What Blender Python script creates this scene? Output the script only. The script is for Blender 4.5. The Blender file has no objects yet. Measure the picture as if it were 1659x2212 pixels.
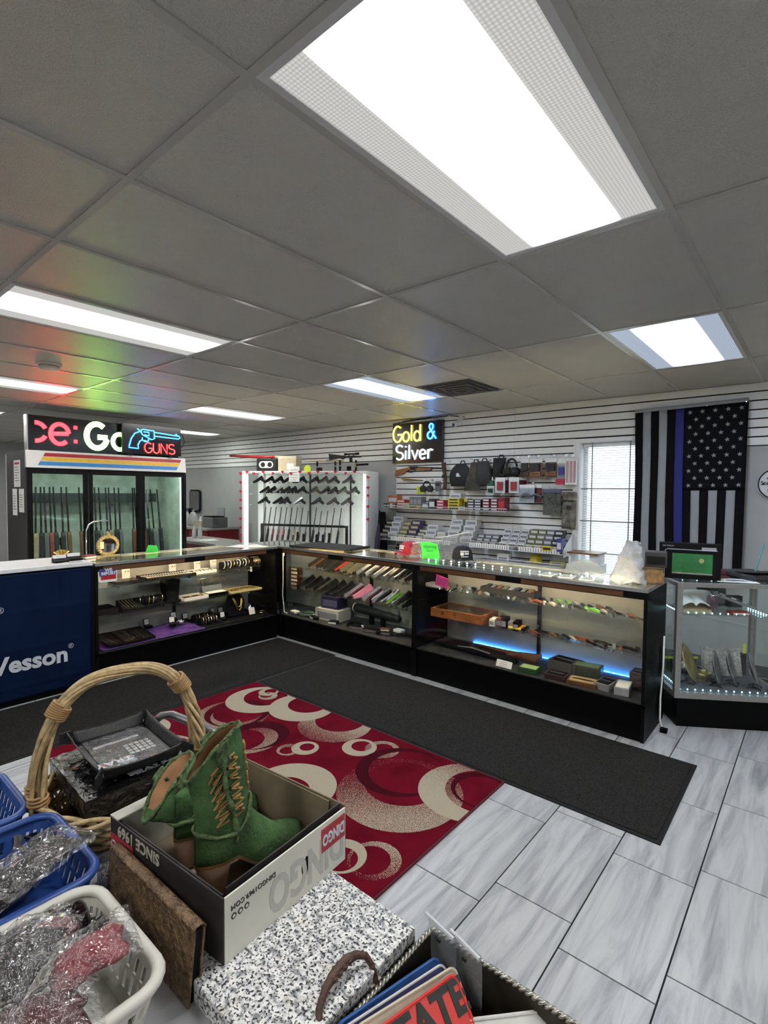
import bpy, math, random
from mathutils import Matrix, Vector, noise as mnoise
PI = math.pi
rnd = random.Random(7)
SC = bpy.context.scene
COL = SC.collection

# ---------------------------------------------------------------- camera
CAM_H = 1.56
cam_data = bpy.data.cameras.new('camera')
cam_data.sensor_fit = 'HORIZONTAL'
cam_data.sensor_width = 36.0
cam_data.lens = 36.0 * 1120.87 / 1659.0
cam_data.clip_start = 0.02
cam = bpy.data.objects.new('camera', cam_data)
COL.objects.link(cam)
def _cam_axes(yaw, pitch, roll):
    f = Vector((-math.sin(yaw) * math.cos(pitch), math.cos(yaw) * math.cos(pitch), math.sin(pitch)))
    r = Vector((math.cos(yaw), math.sin(yaw), 0)); u = r.cross(f)
    c, s = math.cos(roll), math.sin(roll)
    return c * r + s * u, -s * r + c * u, f
_r, _u, _f = _cam_axes(0.7018, -0.0406, 0.0083)
cam.matrix_world = Matrix(((_r.x, _u.x, -_f.x, 0), (_r.y, _u.y, -_f.y, 0), (_r.z, _u.z, -_f.z, CAM_H), (0, 0, 0, 1)))
SC.camera = cam

# ---------------------------------------------------------------- world, exposure
world = bpy.data.worlds.new('world'); SC.world = world
world.use_nodes = True
_bg = world.node_tree.nodes['Background']
_bg.inputs[0].default_value = (0.90, 0.95, 1.0, 1)
_bg.inputs[1].default_value = 1.7
LAMP = 14.0           # radiance of a fluorescent lens over its tubes
SC.view_settings.view_transform = 'Standard'
SC.view_settings.look = 'None'
SC.view_settings.exposure = 0.95
SC.view_settings.gamma = 1.0
SC.view_settings.use_curve_mapping = False
SC.cycles.use_light_tree = False
SC.cycles.max_bounces = 5
SC.cycles.use_adaptive_sampling = True
SC.cycles.adaptive_threshold = 0.06
SC.cycles.adaptive_min_samples = 12
SC.cycles.transparent_max_bounces = 24
SC.cycles.sample_clamp_indirect = 6.0
SC.cycles.caustics_reflective = False
SC.cycles.caustics_refractive = False

# ---------------------------------------------------------------- materials
MATS = {}
def nodes_of(m):
    m.use_nodes = True
    nt = m.node_tree
    return nt, nt.nodes, nt.links
def M(name, col=(.5, .5, .5), rough=.5, metal=0., var=.08, scale=30., bump=0., bscale=150., emit=0., ecol=None, coat=0., spec=.5, trans=0., sub=0., stretch=None):
    if name in MATS: return MATS[name]
    m = bpy.data.materials.new(name); MATS[name] = m
    nt, N, L = nodes_of(m)
    b = N['Principled BSDF']
    tc = N.new('ShaderNodeTexCoord')
    vec = tc.outputs['Object']
    if stretch:
        mp = N.new('ShaderNodeMapping'); mp.inputs['Scale'].default_value = stretch
        L.new(vec, mp.inputs[0]); vec = mp.outputs[0]
    n = N.new('ShaderNodeTexNoise'); n.inputs['Scale'].default_value = scale; n.inputs['Detail'].default_value = 4
    L.new(vec, n.inputs['Vector'])
    cr = N.new('ShaderNodeValToRGB')
    cr.color_ramp.elements[0].position = .3; cr.color_ramp.elements[1].position = .7
    cr.color_ramp.elements[0].color = tuple(max(0, c * (1 - var)) for c in col) + (1,)
    cr.color_ramp.elements[1].color = tuple(min(1, c * (1 + var)) for c in col) + (1,)
    L.new(n.outputs['Fac'], cr.inputs[0]); L.new(cr.outputs[0], b.inputs['Base Color'])
    b.inputs['Roughness'].default_value = rough; b.inputs['Metallic'].default_value = metal
    b.inputs['Specular IOR Level'].default_value = spec
    if coat: b.inputs['Coat Weight'].default_value = coat
    if trans: b.inputs['Transmission Weight'].default_value = trans
    if emit:
        b.inputs['Emission Color'].default_value = tuple(ecol or col) + (1,); b.inputs['Emission Strength'].default_value = emit
    if bump:
        n2 = N.new('ShaderNodeTexNoise'); n2.inputs['Scale'].default_value = bscale; n2.inputs['Detail'].default_value = 3
        L.new(vec, n2.inputs['Vector'])
        bp = N.new('ShaderNodeBump'); bp.inputs['Strength'].default_value = bump; bp.inputs['Distance'].default_value = .01
        L.new(n2.outputs['Fac'], bp.inputs['Height']); L.new(bp.outputs[0], b.inputs['Normal'])
    return m
def glass(name, tint=(1, 1, 1), refl=.06, rough=.02, wrinkle=0., wscale=30., body=None, amount=0.):
    """thin sheet of glass or clear film: it lets light straight through and mirrors at grazing angles"""
    if name in MATS: return MATS[name]
    m = bpy.data.materials.new(name); MATS[name] = m
    nt, N, L = nodes_of(m)
    N.remove(N['Principled BSDF'])
    out = N['Material Output']
    tr = N.new('ShaderNodeBsdfTransparent'); tr.inputs[0].default_value = tuple(tint) + (1,)
    gl = N.new('ShaderNodeBsdfGlossy'); gl.inputs['Roughness'].default_value = rough; gl.inputs[0].default_value = (1, 1, 1, 1)
    lw = N.new('ShaderNodeLayerWeight'); lw.inputs['Blend'].default_value = .5
    pw = N.new('ShaderNodeMath'); pw.operation = 'POWER'; pw.inputs[1].default_value = 5.0; L.new(lw.outputs['Facing'], pw.inputs[0])
    mx = N.new('ShaderNodeMixShader')
    mul = N.new('ShaderNodeMath'); mul.operation = 'MULTIPLY_ADD'; mul.inputs[1].default_value = 1.0 - refl * .5; mul.inputs[2].default_value = refl * .5; mul.use_clamp = True
    L.new(pw.outputs[0], mul.inputs[0]); L.new(mul.outputs[0], mx.inputs[0])
    src = tr
    if body:
        di = N.new('ShaderNodeBsdfDiffuse'); di.inputs[0].default_value = tuple(body) + (1,)
        m2 = N.new('ShaderNodeMixShader'); m2.inputs[0].default_value = amount
        L.new(tr.outputs[0], m2.inputs[1]); L.new(di.outputs[0], m2.inputs[2]); src = m2
    L.new(src.outputs[0], mx.inputs[1]); L.new(gl.outputs[0], mx.inputs[2])
    if wrinkle:
        tc = N.new('ShaderNodeTexCoord')
        n2 = N.new('ShaderNodeTexNoise'); n2.inputs['Scale'].default_value = wscale; n2.inputs['Detail'].default_value = 5; n2.inputs['Distortion'].default_value = 1.5
        L.new(tc.outputs['Object'], n2.inputs['Vector'])
        bp = N.new('ShaderNodeBump'); bp.inputs['Strength'].default_value = wrinkle; bp.inputs['Distance'].default_value = .02
        L.new(n2.outputs['Fac'], bp.inputs['Height']); L.new(bp.outputs[0], gl.inputs['Normal']); L.new(bp.outputs[0], lw.inputs['Normal'])
    L.new(mx.outputs[0], out.inputs[0])
    return m
def glow(name, col=(1, 1, 1), s=1.0, tiny=False):
    m = M(name, tuple(min(1, c * .6 + .1) for c in col), .4, emit=s, ecol=col, var=.02)
    if tiny: m.cycles.emission_sampling = 'NONE'
    return m

# ---------------------------------------------------------------- mesh helpers
class MB:
    def __init__(s): s.v = []; s.f = []; s.m = []
    def add(s, vs, fs, mi=0, X=None):
        o = len(s.v)
        s.v += [tuple(X @ Vector(p)) for p in vs] if X is not None else [tuple(p) for p in vs]
        s.f += [tuple(i + o for i in f) for f in fs]; s.m += [mi] * len(fs)
        return s
    def box(s, x0, x1, y0, y1, z0, z1, mi=0, X=None):
        v = [(x0, y0, z0), (x1, y0, z0), (x1, y1, z0), (x0, y1, z0), (x0, y0, z1), (x1, y0, z1), (x1, y1, z1), (x0, y1, z1)]
        return s.add(v, [(0, 3, 2, 1), (4, 5, 6, 7), (0, 1, 5, 4), (1, 2, 6, 5), (2, 3, 7, 6), (3, 0, 4, 7)], mi, X)
    def cbox(s, c, d, mi=0, X=None):
        return s.box(c[0] - d[0] / 2, c[0] + d[0] / 2, c[1] - d[1] / 2, c[1] + d[1] / 2, c[2] - d[2] / 2, c[2] + d[2] / 2, mi, X)
    def taper(s, x0, x1, y0, y1, z0, z1, t, mi=0, X=None):
        v = [(x0 + t, y0 + t, z0), (x1 - t, y0 + t, z0), (x1 - t, y1 - t, z0), (x0 + t, y1 - t, z0), (x0, y0, z1), (x1, y0, z1), (x1, y1, z1), (x0, y1, z1)]
        return s.add(v, [(0, 3, 2, 1), (4, 5, 6, 7), (0, 1, 5, 4), (1, 2, 6, 5), (2, 3, 7, 6), (3, 0, 4, 7)], mi, X)
    def prism(s, poly, a, b, axis='z', mi=0, X=None):
        n = len(poly)
        P = {'z': lambda p, h: (p[0], p[1], h), 'y': lambda p, h: (p[0], h, p[1]), 'x': lambda p, h: (h, p[0], p[1])}[axis]
        v = [P(p, a) for p in poly] + [P(p, b) for p in poly]
        f = [tuple(range(n))[::-1], tuple(range(n, 2 * n))] + [(i, (i + 1) % n, n + (i + 1) % n, n + i) for i in range(n)]
        return s.add(v, f, mi, X)
    def tube(s, pts, r, n=8, mi=0, closed=False, X=None, flat=1.0):
        pts = [Vector(p) for p in pts]; k = len(pts)
        rs = r if isinstance(r, (list, tuple)) else [r] * k
        v = []; up = None
        for i, p in enumerate(pts):
            a = pts[(i - 1) % k] if (closed or i > 0) else p
            b = pts[(i + 1) % k] if (closed or i < k - 1) else p
            t = (b - a)
            t = t.normalized() if t.length > 1e-9 else Vector((0, 0, 1))
            if up is None:
                up = Vector((0, 0, 1)) if abs(t.z) < .9 else Vector((1, 0, 0))
            side = t.cross(up)
            if side.length < 1e-6: side = t.orthogonal()
            side.normalize(); up = side.cross(t).normalized()
            for j in range(n):
                an = 2 * PI * j / n
                v.append(p + side * math.cos(an) * rs[i] + up * math.sin(an) * rs[i] * flat)
        f = []
        for i in range(k if closed else k - 1):
            i2 = (i + 1) % k
            for j in range(n):
                f.append((i * n + j, i * n + (j + 1) % n, i2 * n + (j + 1) % n, i2 * n + j))
        if not closed:
            f.append(tuple(range(n))[::-1]); f.append(tuple((k - 1) * n + j for j in range(n)))
        return s.add(v, f, mi, X)
    def cyl(s, a, b, r, n=16, mi=0, X=None, r2=None):
        return s.tube([a, b], [r, r if r2 is None else r2], n, mi, X=X)
    def lathe(s, prof, n=24, mi=0, X=None, sx=1., sy=1.):
        v = [(r * math.cos(2 * PI * j / n) * sx, r * math.sin(2 * PI * j / n) * sy, z) for r, z in prof for j in range(n)]
        f = []
        for i in range(len(prof) - 1):
            for j in range(n):
                f.append((i * n + j, i * n + (j + 1) % n, (i + 1) * n + (j + 1) % n, (i + 1) * n + j))
        f.append(tuple(range(n))[::-1]); f.append(tuple((len(prof) - 1) * n + j for j in range(n)))
        return s.add(v, f, mi, X)
    def grid(s, fn, nu, nv, mi=0, X=None, wrap=False):
        v = [fn(i / (nu if wrap else nu - 1), j / (nv - 1)) for j in range(nv) for i in range(nu)]
        f = []
        for j in range(nv - 1):
            for i in range(nu if wrap else nu - 1):
                i2 = (i + 1) % nu
                f.append((j * nu + i, j * nu + i2, (j + 1) * nu + i2, (j + 1) * nu + i))
        return s.add(v, f, mi, X)
    def mesh(s, name='mesh', smooth=False):
        me = bpy.data.meshes.new(name)
        me.from_pydata(s.v, [], s.f)
        if any(s.m): me.polygons.foreach_set('material_index', s.m)
        if smooth: me.polygons.foreach_set('use_smooth', [True] * len(s.f))
        me.update()
        return me
def obj(name, mb, mats, parent=None, loc=(0, 0, 0), rot=(0, 0, 0), smooth=False, bevel=0., solid=0., sub=0, kind=None, label=None):
    me = mb.mesh(name, smooth) if isinstance(mb, MB) else mb
    if not me.materials:
        for m in (mats if isinstance(mats, (list, tuple)) else [mats]): me.materials.append(m)
    o = bpy.data.objects.new(name, me); COL.objects.link(o)
    o.location = loc; o.rotation_euler = rot
    if parent is not None: o.parent = parent
    if solid:
        d = o.modifiers.new('solid', 'SOLIDIFY'); d.thickness = solid; d.offset = 0
    if sub:
        d = o.modifiers.new('sub', 'SUBSURF'); d.levels = sub; d.render_levels = sub
    if bevel:
        d = o.modifiers.new('bevel', 'BEVEL'); d.width = bevel; d.segments = 2; d.limit_method = 'ANGLE'
    if kind: o['kind'] = kind
    if label: o['label'] = label
    return o
def tag(o, label, cat, group=None):
    o['label'] = label; o['category'] = cat
    if group: o['group'] = group
    return o
def thing(name, label, cat, loc=(0, 0, 0), rz=0., group=None):
    o = bpy.data.objects.new(name, None); COL.objects.link(o)
    o.empty_display_size = .05
    o.location = loc; o.rotation_euler = (0, 0, rz)
    return tag(o, label, cat, group)
def copy_tree(o, parent=None):
    c = o.copy(); COL.objects.link(c)
    if parent is not None: c.parent = parent
    for ch in list(o.children): copy_tree(ch, c)
    return c
ORD = ['first', 'second', 'third', 'fourth', 'fifth', 'sixth', 'seventh', 'eighth', 'ninth', 'tenth', 'eleventh', 'twelfth', 'thirteenth', 'fourteenth', 'fifteenth', 'sixteenth', 'seventeenth', 'eighteenth', 'nineteenth', 'twentieth', 'twenty-first', 'twenty-second', 'twenty-third', 'twenty-fourth', 'twenty-fifth', 'twenty-sixth', 'twenty-seventh', 'twenty-eighth', 'twenty-ninth', 'thirtieth']
_tx = {}
def text_mesh(s, size, ext=.0006, bold=0., align='CENTER', spacing=1.0, shear=0.):
    key = (s, size, ext, bold, align, spacing, shear)
    if key in _tx: return _tx[key].copy()
    c = bpy.data.curves.new('lettering', 'FONT'); c.body = s; c.size = size; c.extrude = ext; c.offset = bold
    c.align_x = align; c.align_y = 'CENTER'; c.space_character = spacing; c.shear = shear; c.resolution_u = 3
    o = bpy.data.objects.new('lettering', c); COL.objects.link(o)
    dg = bpy.context.evaluated_depsgraph_get()
    me = bpy.data.meshes.new_from_object(o.evaluated_get(dg))
    bpy.data.objects.remove(o); bpy.data.curves.remove(c)
    _tx[key] = me
    return me.copy()
def text(name, s, size, mat, parent=None, loc=(0, 0, 0), rot=(0, 0, 0), **k):
    me = text_mesh(s, size, **k); me.materials.clear()
    return obj(name, me, mat, parent, loc, rot)
FACE_Y = (PI / 2, 0, 0)          # lettering read from -y
FACE_X = (PI / 2, 0, PI / 2)     # lettering read from +x
def arc(cx, cy, rx, ry, a0, a1, n=14):
    return [(cx + rx * math.cos(math.radians(a0 + (a1 - a0) * i / n)), cy + ry * math.sin(math.radians(a0 + (a1 - a0) * i / n))) for i in range(n + 1)]
def nz(p, s=1.): return mnoise.noise(Vector(p) * s)
# frequently used materials
BLACK = M('black_laminate', (.0025, .0025, .003), .45, var=.3, spec=.10)
BLACKM = M('black_metal', (.004, .004, .0045), .42, metal=.05, var=.3, spec=.18)
GUNM = M('gun_metal', (.014, .014, .015), .38, metal=.25, var=.25, scale=80, spec=.35)
ALU = M('aluminium_trim', (.55, .55, .56), .3, metal=.9, var=.06)
WHITE = M('white_paint', (.74, .74, .73), .5, var=.03)
PAPER = M('white_paper', (.82, .82, .8), .7, var=.04)
CARD = M('kraft_card', (.36, .27, .17), .8, var=.1)
VELVET = M('black_velvet', (.010, .009, .010), .9, var=.4, scale=200, spec=.15)
GOLD = M('gold', (.83, .58, .2), .25, metal=1., var=.1)
SILVER = M('silver', (.75, .75, .76), .22, metal=1., var=.06)
WOODS = M('walnut_stock', (.16, .065, .025), .4, var=.35, scale=25, stretch=(3, 30, 30))
CLEAR = glass('clear_glass', (.97, .99, .98), .05)
# ================================================================ the setting
CZ = 2.498
XL, XR, YF, YB = -13.0, 2.6, -3.6, 5.40
# --- floor with single tiles
GROUT = M('dark_grout', (.010, .011, .013), .9, var=.2)
def tile_mat():
    m = bpy.data.materials.new('grey_streaked_tile'); MATS[m.name] = m
    nt, N, L = nodes_of(m); b = N['Principled BSDF']
    tc = N.new('ShaderNodeTexCoord'); oi = N.new('ShaderNodeObjectInfo')
    mul = N.new('ShaderNodeMath'); mul.operation = 'MULTIPLY'; mul.inputs[1].default_value = 60
    L.new(oi.outputs['Random'], mul.inputs[0])
    cmb = N.new('ShaderNodeCombineXYZ'); L.new(mul.outputs[0], cmb.inputs[0]); L.new(mul.outputs[0], cmb.inputs[1])
    add = N.new('ShaderNodeVectorMath'); L.new(tc.outputs['Object'], add.inputs[0]); L.new(cmb.outputs[0], add.inputs[1])
    rot = N.new('ShaderNodeMapping'); rot.inputs['Rotation'].default_value = (0, 0, .16); rot.inputs['Scale'].default_value = (11, 1.1, 1)
    L.new(add.outputs[0], rot.inputs[0])
    n = N.new('ShaderNodeTexNoise'); n.inputs['Scale'].default_value = 1.6; n.inputs['Detail'].default_value = 7; n.inputs['Roughness'].default_value = .62; n.inputs['Distortion'].default_value = .9
    L.new(rot.outputs[0], n.inputs['Vector'])
    cr = N.new('ShaderNodeValToRGB'); e = cr.color_ramp.elements
    e[0].position = .30; e[0].color = (.24, .25, .262, 1)
    e[1].position = .72; e[1].color = (.52, .53, .54, 1)
    k = e.new(.44); k.color = (.36, .37, .385, 1)
    k = e.new(.56); k.color = (.46, .47, .48, 1)
    L.new(n.outputs['Fac'], cr.inputs[0]); L.new(cr.outputs[0], b.inputs['Base Color'])
    b.inputs['Roughness'].default_value = .36
    n2 = N.new('ShaderNodeTexNoise'); n2.inputs['Scale'].default_value = 9; n2.inputs['Detail'].default_value = 5
    L.new(rot.outputs[0], n2.inputs['Vector'])
    bp = N.new('ShaderNodeBump'); bp.inputs['Strength'].default_value = .12; bp.inputs['Distance'].default_value = .004
    L.new(n2.outputs['Fac'], bp.inputs['Height']); L.new(bp.outputs[0], b.inputs['Normal'])
    return m
TILE = tile_mat()
floor = obj('floor', MB().box(XL, XR, YF, YB, -.06, -.004), GROUT, kind='structure')
TW, TL, TX0 = .3062, .6164, -.9505
tile_me = MB().box(.0028, TW - .0028, .0028, TL - .0028, -.008, 0).mesh('tile'); tile_me.materials.append(TILE)
rest = MB()
i0, i1 = int((XL - TX0) / TW) - 1, int((XR - TX0) / TW) + 1
for i in range(i0, i1):
    x = TX0 + i * TW
    off = 1.835 if i % 2 == 0 else 1.706
    j0 = int((YF - off) / TL) - 1; j1 = int((YB - off) / TL) + 1
    for j in range(j0, j1 + 1):
        y = off + j * TL
        if x < XL or x + TW > XR or y < YF or y + TL > YB: continue
        near = (-2.2 < x < .75 and .3 < y < 4.3) or (-5.0 < x < -2.3 and -.2 < y < 1.4)
        if near: obj('tile', tile_me, TILE, floor, (x, y, 0))
        else: rest.box(x + .0028, x + TW - .0028, y + .0028, y + TL - .0028, -.008, 0)
obj('tile_field', rest, TILE, floor, kind='stuff')

# --- ceiling grid
def ceil_mat():
    m = M('vinyl_ceiling_panel', (.55, .53, .485), .30, var=.03, scale=6, bump=.75, bscale=200)
    return m
CEILP = ceil_mat()
TBAR = M('ceiling_bar', (.47, .455, .42), .22, var=.03)
ceiling = obj('ceiling', MB().box(XL, XR, YF, YB, 2.56, 2.62), M('plenum', (.08, .08, .08), .9), kind='structure')
GX = [round(.61 * i - 1.025, 4) for i in range(-20, 7)]
GY = [round(1.22 * j + .723, 4) for j in range(-4, 5)]
LIGHTS = [(0, 0), (0, 2), (-4, 0), (-4, 2), (-8, 0), (-8, 2), (-12, 0), (-12, 2), (0, -2), (-4, -2), (-8, -2), (4, 0), (4, 2), (4, -2), (-16, 0), (-16, 2)]
def gx(i): return .61 * i - 1.025
def gy(j): return 1.22 * j + .723
cells = {}
pan = MB().box(.005, .605, .005, 1.215, 0, .012).mesh('ceiling_panel'); pan.materials.append(CEILP)
VENT = (-3, 2)
for i in range(-20, 6):
    for j in range(-4, 4):
        if (i, j) in LIGHTS: continue
        x0, x1 = max(gx(i), XL), min(gx(i + 1), XR); y0, y1 = max(gy(j), YF), min(gy(j + 1), YB)
        if x1 - x0 < .05 or y1 - y0 < .05: continue
        if (i, j) == VENT:
            obj('ceiling_panel', MB().box(.005, .605, .005, .605, 0, .012), CEILP, ceiling, (gx(i), gy(j), CZ)); continue
        if x1 - x0 > .6 and y1 - y0 > 1.2: obj('ceiling_panel', pan, CEILP, ceiling, (gx(i), gy(j), CZ))
        else: obj('ceiling_panel', MB().box(.005, x1 - x0 - .005, .005, y1 - y0 - .005, 0, .012), CEILP, ceiling, (x0, y0, CZ))
for x in GX:
    if XL < x < XR: obj('grid_bar', MB().box(-.012, .012, YF, YB, CZ - .004, CZ + .03), TBAR, ceiling, (x, 0, 0))
for y in GY:
    if YF < y < YB: obj('grid_bar', MB().box(XL, XR, -.012, .012, CZ - .0035, CZ + .03), TBAR, ceiling, (0, y, 0))
# last strip of panels at the back wall
for i in range(-20, 6):
    x0, x1 = max(gx(i), XL), min(gx(i + 1), XR)
    if (i, 3) not in LIGHTS and False: pass

# --- fluorescent ceiling lights: frame + prismatic lens that glows brightest over its tubes
def lens_mat():
    m = bpy.data.materials.new('prismatic_lens'); MATS[m.name] = m
    nt, N, L = nodes_of(m); N.remove(N['Principled BSDF'])
    tc = N.new('ShaderNodeTexCoord'); sx = N.new('ShaderNodeSeparateXYZ'); L.new(tc.outputs['Object'], sx.inputs[0])
    def math_(op, a, b=None, clamp=False):
        n = N.new('ShaderNodeMath'); n.operation = op; n.use_clamp = clamp
        for k, v in enumerate((a, b)):
            if v is None: continue
            if isinstance(v, (int, float)): n.inputs[k].default_value = v
            else: L.new(v, n.inputs[k])
        return n.outputs[0]
    ax = math_('ABSOLUTE', sx.outputs[0]); ay = math_('ABSOLUTE', sx.outputs[1])
    d1 = math_('SUBTRACT', 1.0, math_('DIVIDE', ax, .165))
    core = math_('SMOOTH_MIN', 1.0, math_('MULTIPLY', math_('MAXIMUM', d1, 0.0), 2.0))
    endf = math_('MULTIPLY', math_('SUBTRACT', .60, ay), 9.0, True)
    core = math_('MULTIPLY', core, endf)
    vo = N.new('ShaderNodeTexVoronoi'); vo.inputs['Scale'].default_value = 95; vo.inputs['Randomness'].default_value = 0
    L.new(tc.outputs['Object'], vo.inputs['Vector'])
    dots = math_('SUBTRACT', 1.15, math_('MULTIPLY', vo.outputs['Distance'], .75))
    edge = math_('MULTIPLY', dots, .33)
    tot = math_('ADD', math_('MULTIPLY', core, LAMP), edge)
    em = N.new('ShaderNodeEmission'); oi = N.new('ShaderNodeObjectInfo')
    L.new(oi.outputs['Color'], em.inputs[0]); L.new(tot, em.inputs[1])
    gl = N.new('ShaderNodeBsdfGlossy'); gl.inputs['Roughness'].default_value = .3; gl.inputs[0].default_value = (.05, .05, .05, 1)
    ad = N.new('ShaderNodeAddShader'); L.new(em.outputs[0], ad.inputs[0]); L.new(gl.outputs[0], ad.inputs[1])
    L.new(ad.outputs[0], N['Material Output'].inputs[0])
    return m
LENS = lens_mat()
lens_me = MB().box(-.272, .272, -.577, .577, 0, .006).mesh('lens'); lens_me.materials.append(LENS)
fr = MB()
fr.box(-.300, -.272, -.605, .605, -.003, .03); fr.box(.272, .300, -.605, .605, -.003, .03)
fr.box(-.272, .272, -.605, -.577, -.003, .03); fr.box(-.272, .272, .577, .605, -.003, .03)
fr_me = fr.mesh('frame'); fr_me.materials.append(M('troffer_white', (.6, .6, .6), .35, var=.03))
housing_me = MB().box(-.295, .295, -.6, .6, .03, .06).mesh('housing'); housing_me.materials.append(WHITE)
LL = {(0, 0): 'large glowing ceiling light panel nearest the camera', (0, 2): 'bluish white ceiling light panel above the flag', (-4, 0): 'long ceiling light panel at the left edge above the blue banner', (-4, 2): 'bluish ceiling light panel above the gold and silver sign', (-8, 0): 'ceiling light panel above the red scrolling sign', (-8, 2): 'ceiling light panel above the white gun display case', (-12, 0): 'tiny corner of a far ceiling light at the left edge', (-12, 2): 'dim far ceiling light panel right behind the revolver sign'}
for li, (i, j) in enumerate(LIGHTS):
    far = (i, j) == (-12, 2)
    t = thing('ceiling_light', LL.get((i, j), 'ceiling light panel outside the picture, %s row, %s column from the left' % (ORD[j + 2], ORD[(i + 16) // 4])), 'ceiling light', (gx(i) + .305, gy(j) + .61 + (.62 if far else 0), CZ), 0, 'fluorescent ceiling lights')
    obj('frame', fr_me, WHITE, t)
    obj('housing', housing_me, WHITE, t)
    o = obj('lens', lens_me, LENS, t)
    o.color = (.70, .82, 1.0, 1) if (i, j) in ((0, 2), (-4, 2)) else ((.9, 1, .93, 1) if (i, j) == (-12, 2) else (1, .985, .95, 1))
# --- ceiling vent and smoke alarm
t = thing('ceiling_vent', 'dark square ceiling vent beside the bluish light', 'vent', (gx(-3) + .305, gy(2) + .915, CZ))
VM = M('vent_grey', (.12, .12, .125), .6)
obj('frame', MB().box(-.295, .295, -.295, .295, .0, .01), VM, t)
for k in range(4):
    a = .25 - k * .06
    q = MB().box(-a, a, -a, -a + .02, -.012, 0).box(-a, a, a - .02, a, -.012, 0).box(-a, -a + .02, -a + .02, a - .02, -.012, 0).box(a - .02, a, -a + .02, a - .02, -.012, 0)
    obj('louvre', q, VM, t, (0, 0, -.002 - .004 * k))
t = thing('smoke_alarm', 'round smoke alarm on the ceiling near the left edge', 'smoke alarm', (-4.48, 1.38, CZ))
obj('base', MB().lathe([(.085, 0), (.085, -.012), (.08, -.018)], 28), M('alarm_plastic', (.62, .55, .5), .5), t, smooth=False)
obj('cover', MB().lathe([(.07, -.018), (.068, -.04), (.045, -.05), (.001, -.052)], 28), M('alarm_plastic'), t, smooth=True)

# --- walls
GREYW = M('grey_wall_paint', (.40, .405, .40), .75, var=.04, scale=8, bump=.08, bscale=120)
def wall(name, P0, ex, L_, H, holes, depth, mat, ndir):
    """a wall with rectangular openings: front grid, back grid and the reveals, one connected mesh"""
    us = sorted({0, L_} | {h[0] for h in holes} | {h[1] for h in holes}); zs = sorted({0, H} | {h[2] for h in holes} | {h[3] for h in holes})
    ex = Vector(ex); P0 = Vector(P0); nv = Vector(ndir) * depth
    mb = MB(); idx = {}
    def vid(a, b, s):
        k = (a, b, s)
        if k not in idx:
            idx[k] = len(mb.v); mb.v.append(tuple(P0 + ex * us[a] + Vector((0, 0, zs[b])) + nv * s))
        return idx[k]
    def hole(a, b):
        if not (0 <= a < len(us) - 1 and 0 <= b < len(zs) - 1): return True
        cu, cz = (us[a] + us[a + 1]) / 2, (zs[b] + zs[b + 1]) / 2
        return any(h[0] < cu < h[1] and h[2] < cz < h[3] for h in holes)
    for a in range(len(us) - 1):
        for b in range(len(zs) - 1):
            if hole(a, b): continue
            for s in (0, 1): mb.f.append((vid(a, b, s), vid(a + 1, b, s), vid(a + 1, b + 1, s), vid(a, b + 1, s))); mb.m.append(0)
            for (da, db, e0, e1) in ((-1, 0, (0, 0), (0, 1)), (1, 0, (1, 0), (1, 1)), (0, -1, (0, 0), (1, 0)), (0, 1, (0, 1), (1, 1))):
                if hole(a + da, b + db):
                    mb.f.append((vid(a + e0[0], b + e0[1], 0), vid(a + e1[0], b + e1[1], 0), vid(a + e1[0], b + e1[1], 1), vid(a + e0[0], b + e0[1], 1))); mb.m.append(0)
    return obj(name, mb, mat, kind='structure')
WX0, WX1, WZ0, WZ1 = -1.92, -1.33, .62, 2.07
wall_back = wall('wall_back', (XL, YB, 0), (1, 0, 0), XR - XL, 2.56, [(WX0 - XL, WX1 - XL, WZ0, WZ1)], .16, GREYW, (0, 1, 0))
wall('wall_left', (XL, YF, 0), (0, 1, 0), YB - YF, 2.56, [], .12, GREYW, (-1, 0, 0))
wall('wall_right', (XR, YF, 0), (0, 1, 0), YB - YF, 2.56, [], .12, GREYW, (1, 0, 0))
# wall behind the camera
wall('wall_front', (XL, YF, 0), (1, 0, 0), XR - XL, 2.56, [], .12, GREYW, (0, -1, 0))
# --- slatwall
SLAT = M('slatwall_face', (.80, .795, .775), .5, var=.03, scale=10)
obj('slat_backing', MB().box(XL, XR, YB - .003, YB, 2.11, CZ), M('groove_dark', (.015, .015, .015), .9), wall_back)
obj('slat_backing', MB().box(XL, -1.975, YB - .003, YB, 1.965, 2.11), M('groove_dark'), wall_back)
obj('slat_backing', MB().box(-1.29, XR, YB - .003, YB, 1.965, 2.11), M('groove_dark'), wall_back)
obj('slat_backing', MB().box(-4.34, -1.985, YB - .003, YB, .45, 1.965), M('groove_dark'), wall_back)
SEAMS = [XL, -12.41, -9.97, -7.53, -5.09, -2.65, -.21, 2.23, XR]
PITCH = .0762
def slat(x0, x1, z0, z1): obj('slat', MB().box(x0 + .0012, x1 - .0012, YB - .019, YB - .003, z0, z1), SLAT, wall_back)
for k in range(7):
    z1 = CZ - .004 - PITCH * k; z0 = z1 - PITCH + .0125
    for a, b in zip(SEAMS[:-1], SEAMS[1:]):
        if z0 < 2.11 and a < -1.975 and b > -1.29:
            slat(a, -1.975, z0, z1); slat(-1.29, b, z0, z1)
        else: slat(a, b, z0, z1)
for k in range(7, 27):
    z1 = CZ - .004 - PITCH * k; z0 = z1 - PITCH + .0125
    slat(-4.34, -2.65, z0, z1); slat(-2.65, -1.985, z0, z1)
obj('edge_trim', MB().box(-1.985, -1.965, YB - .022, YB, .45, 2.11), SLAT, wall_back)
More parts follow.
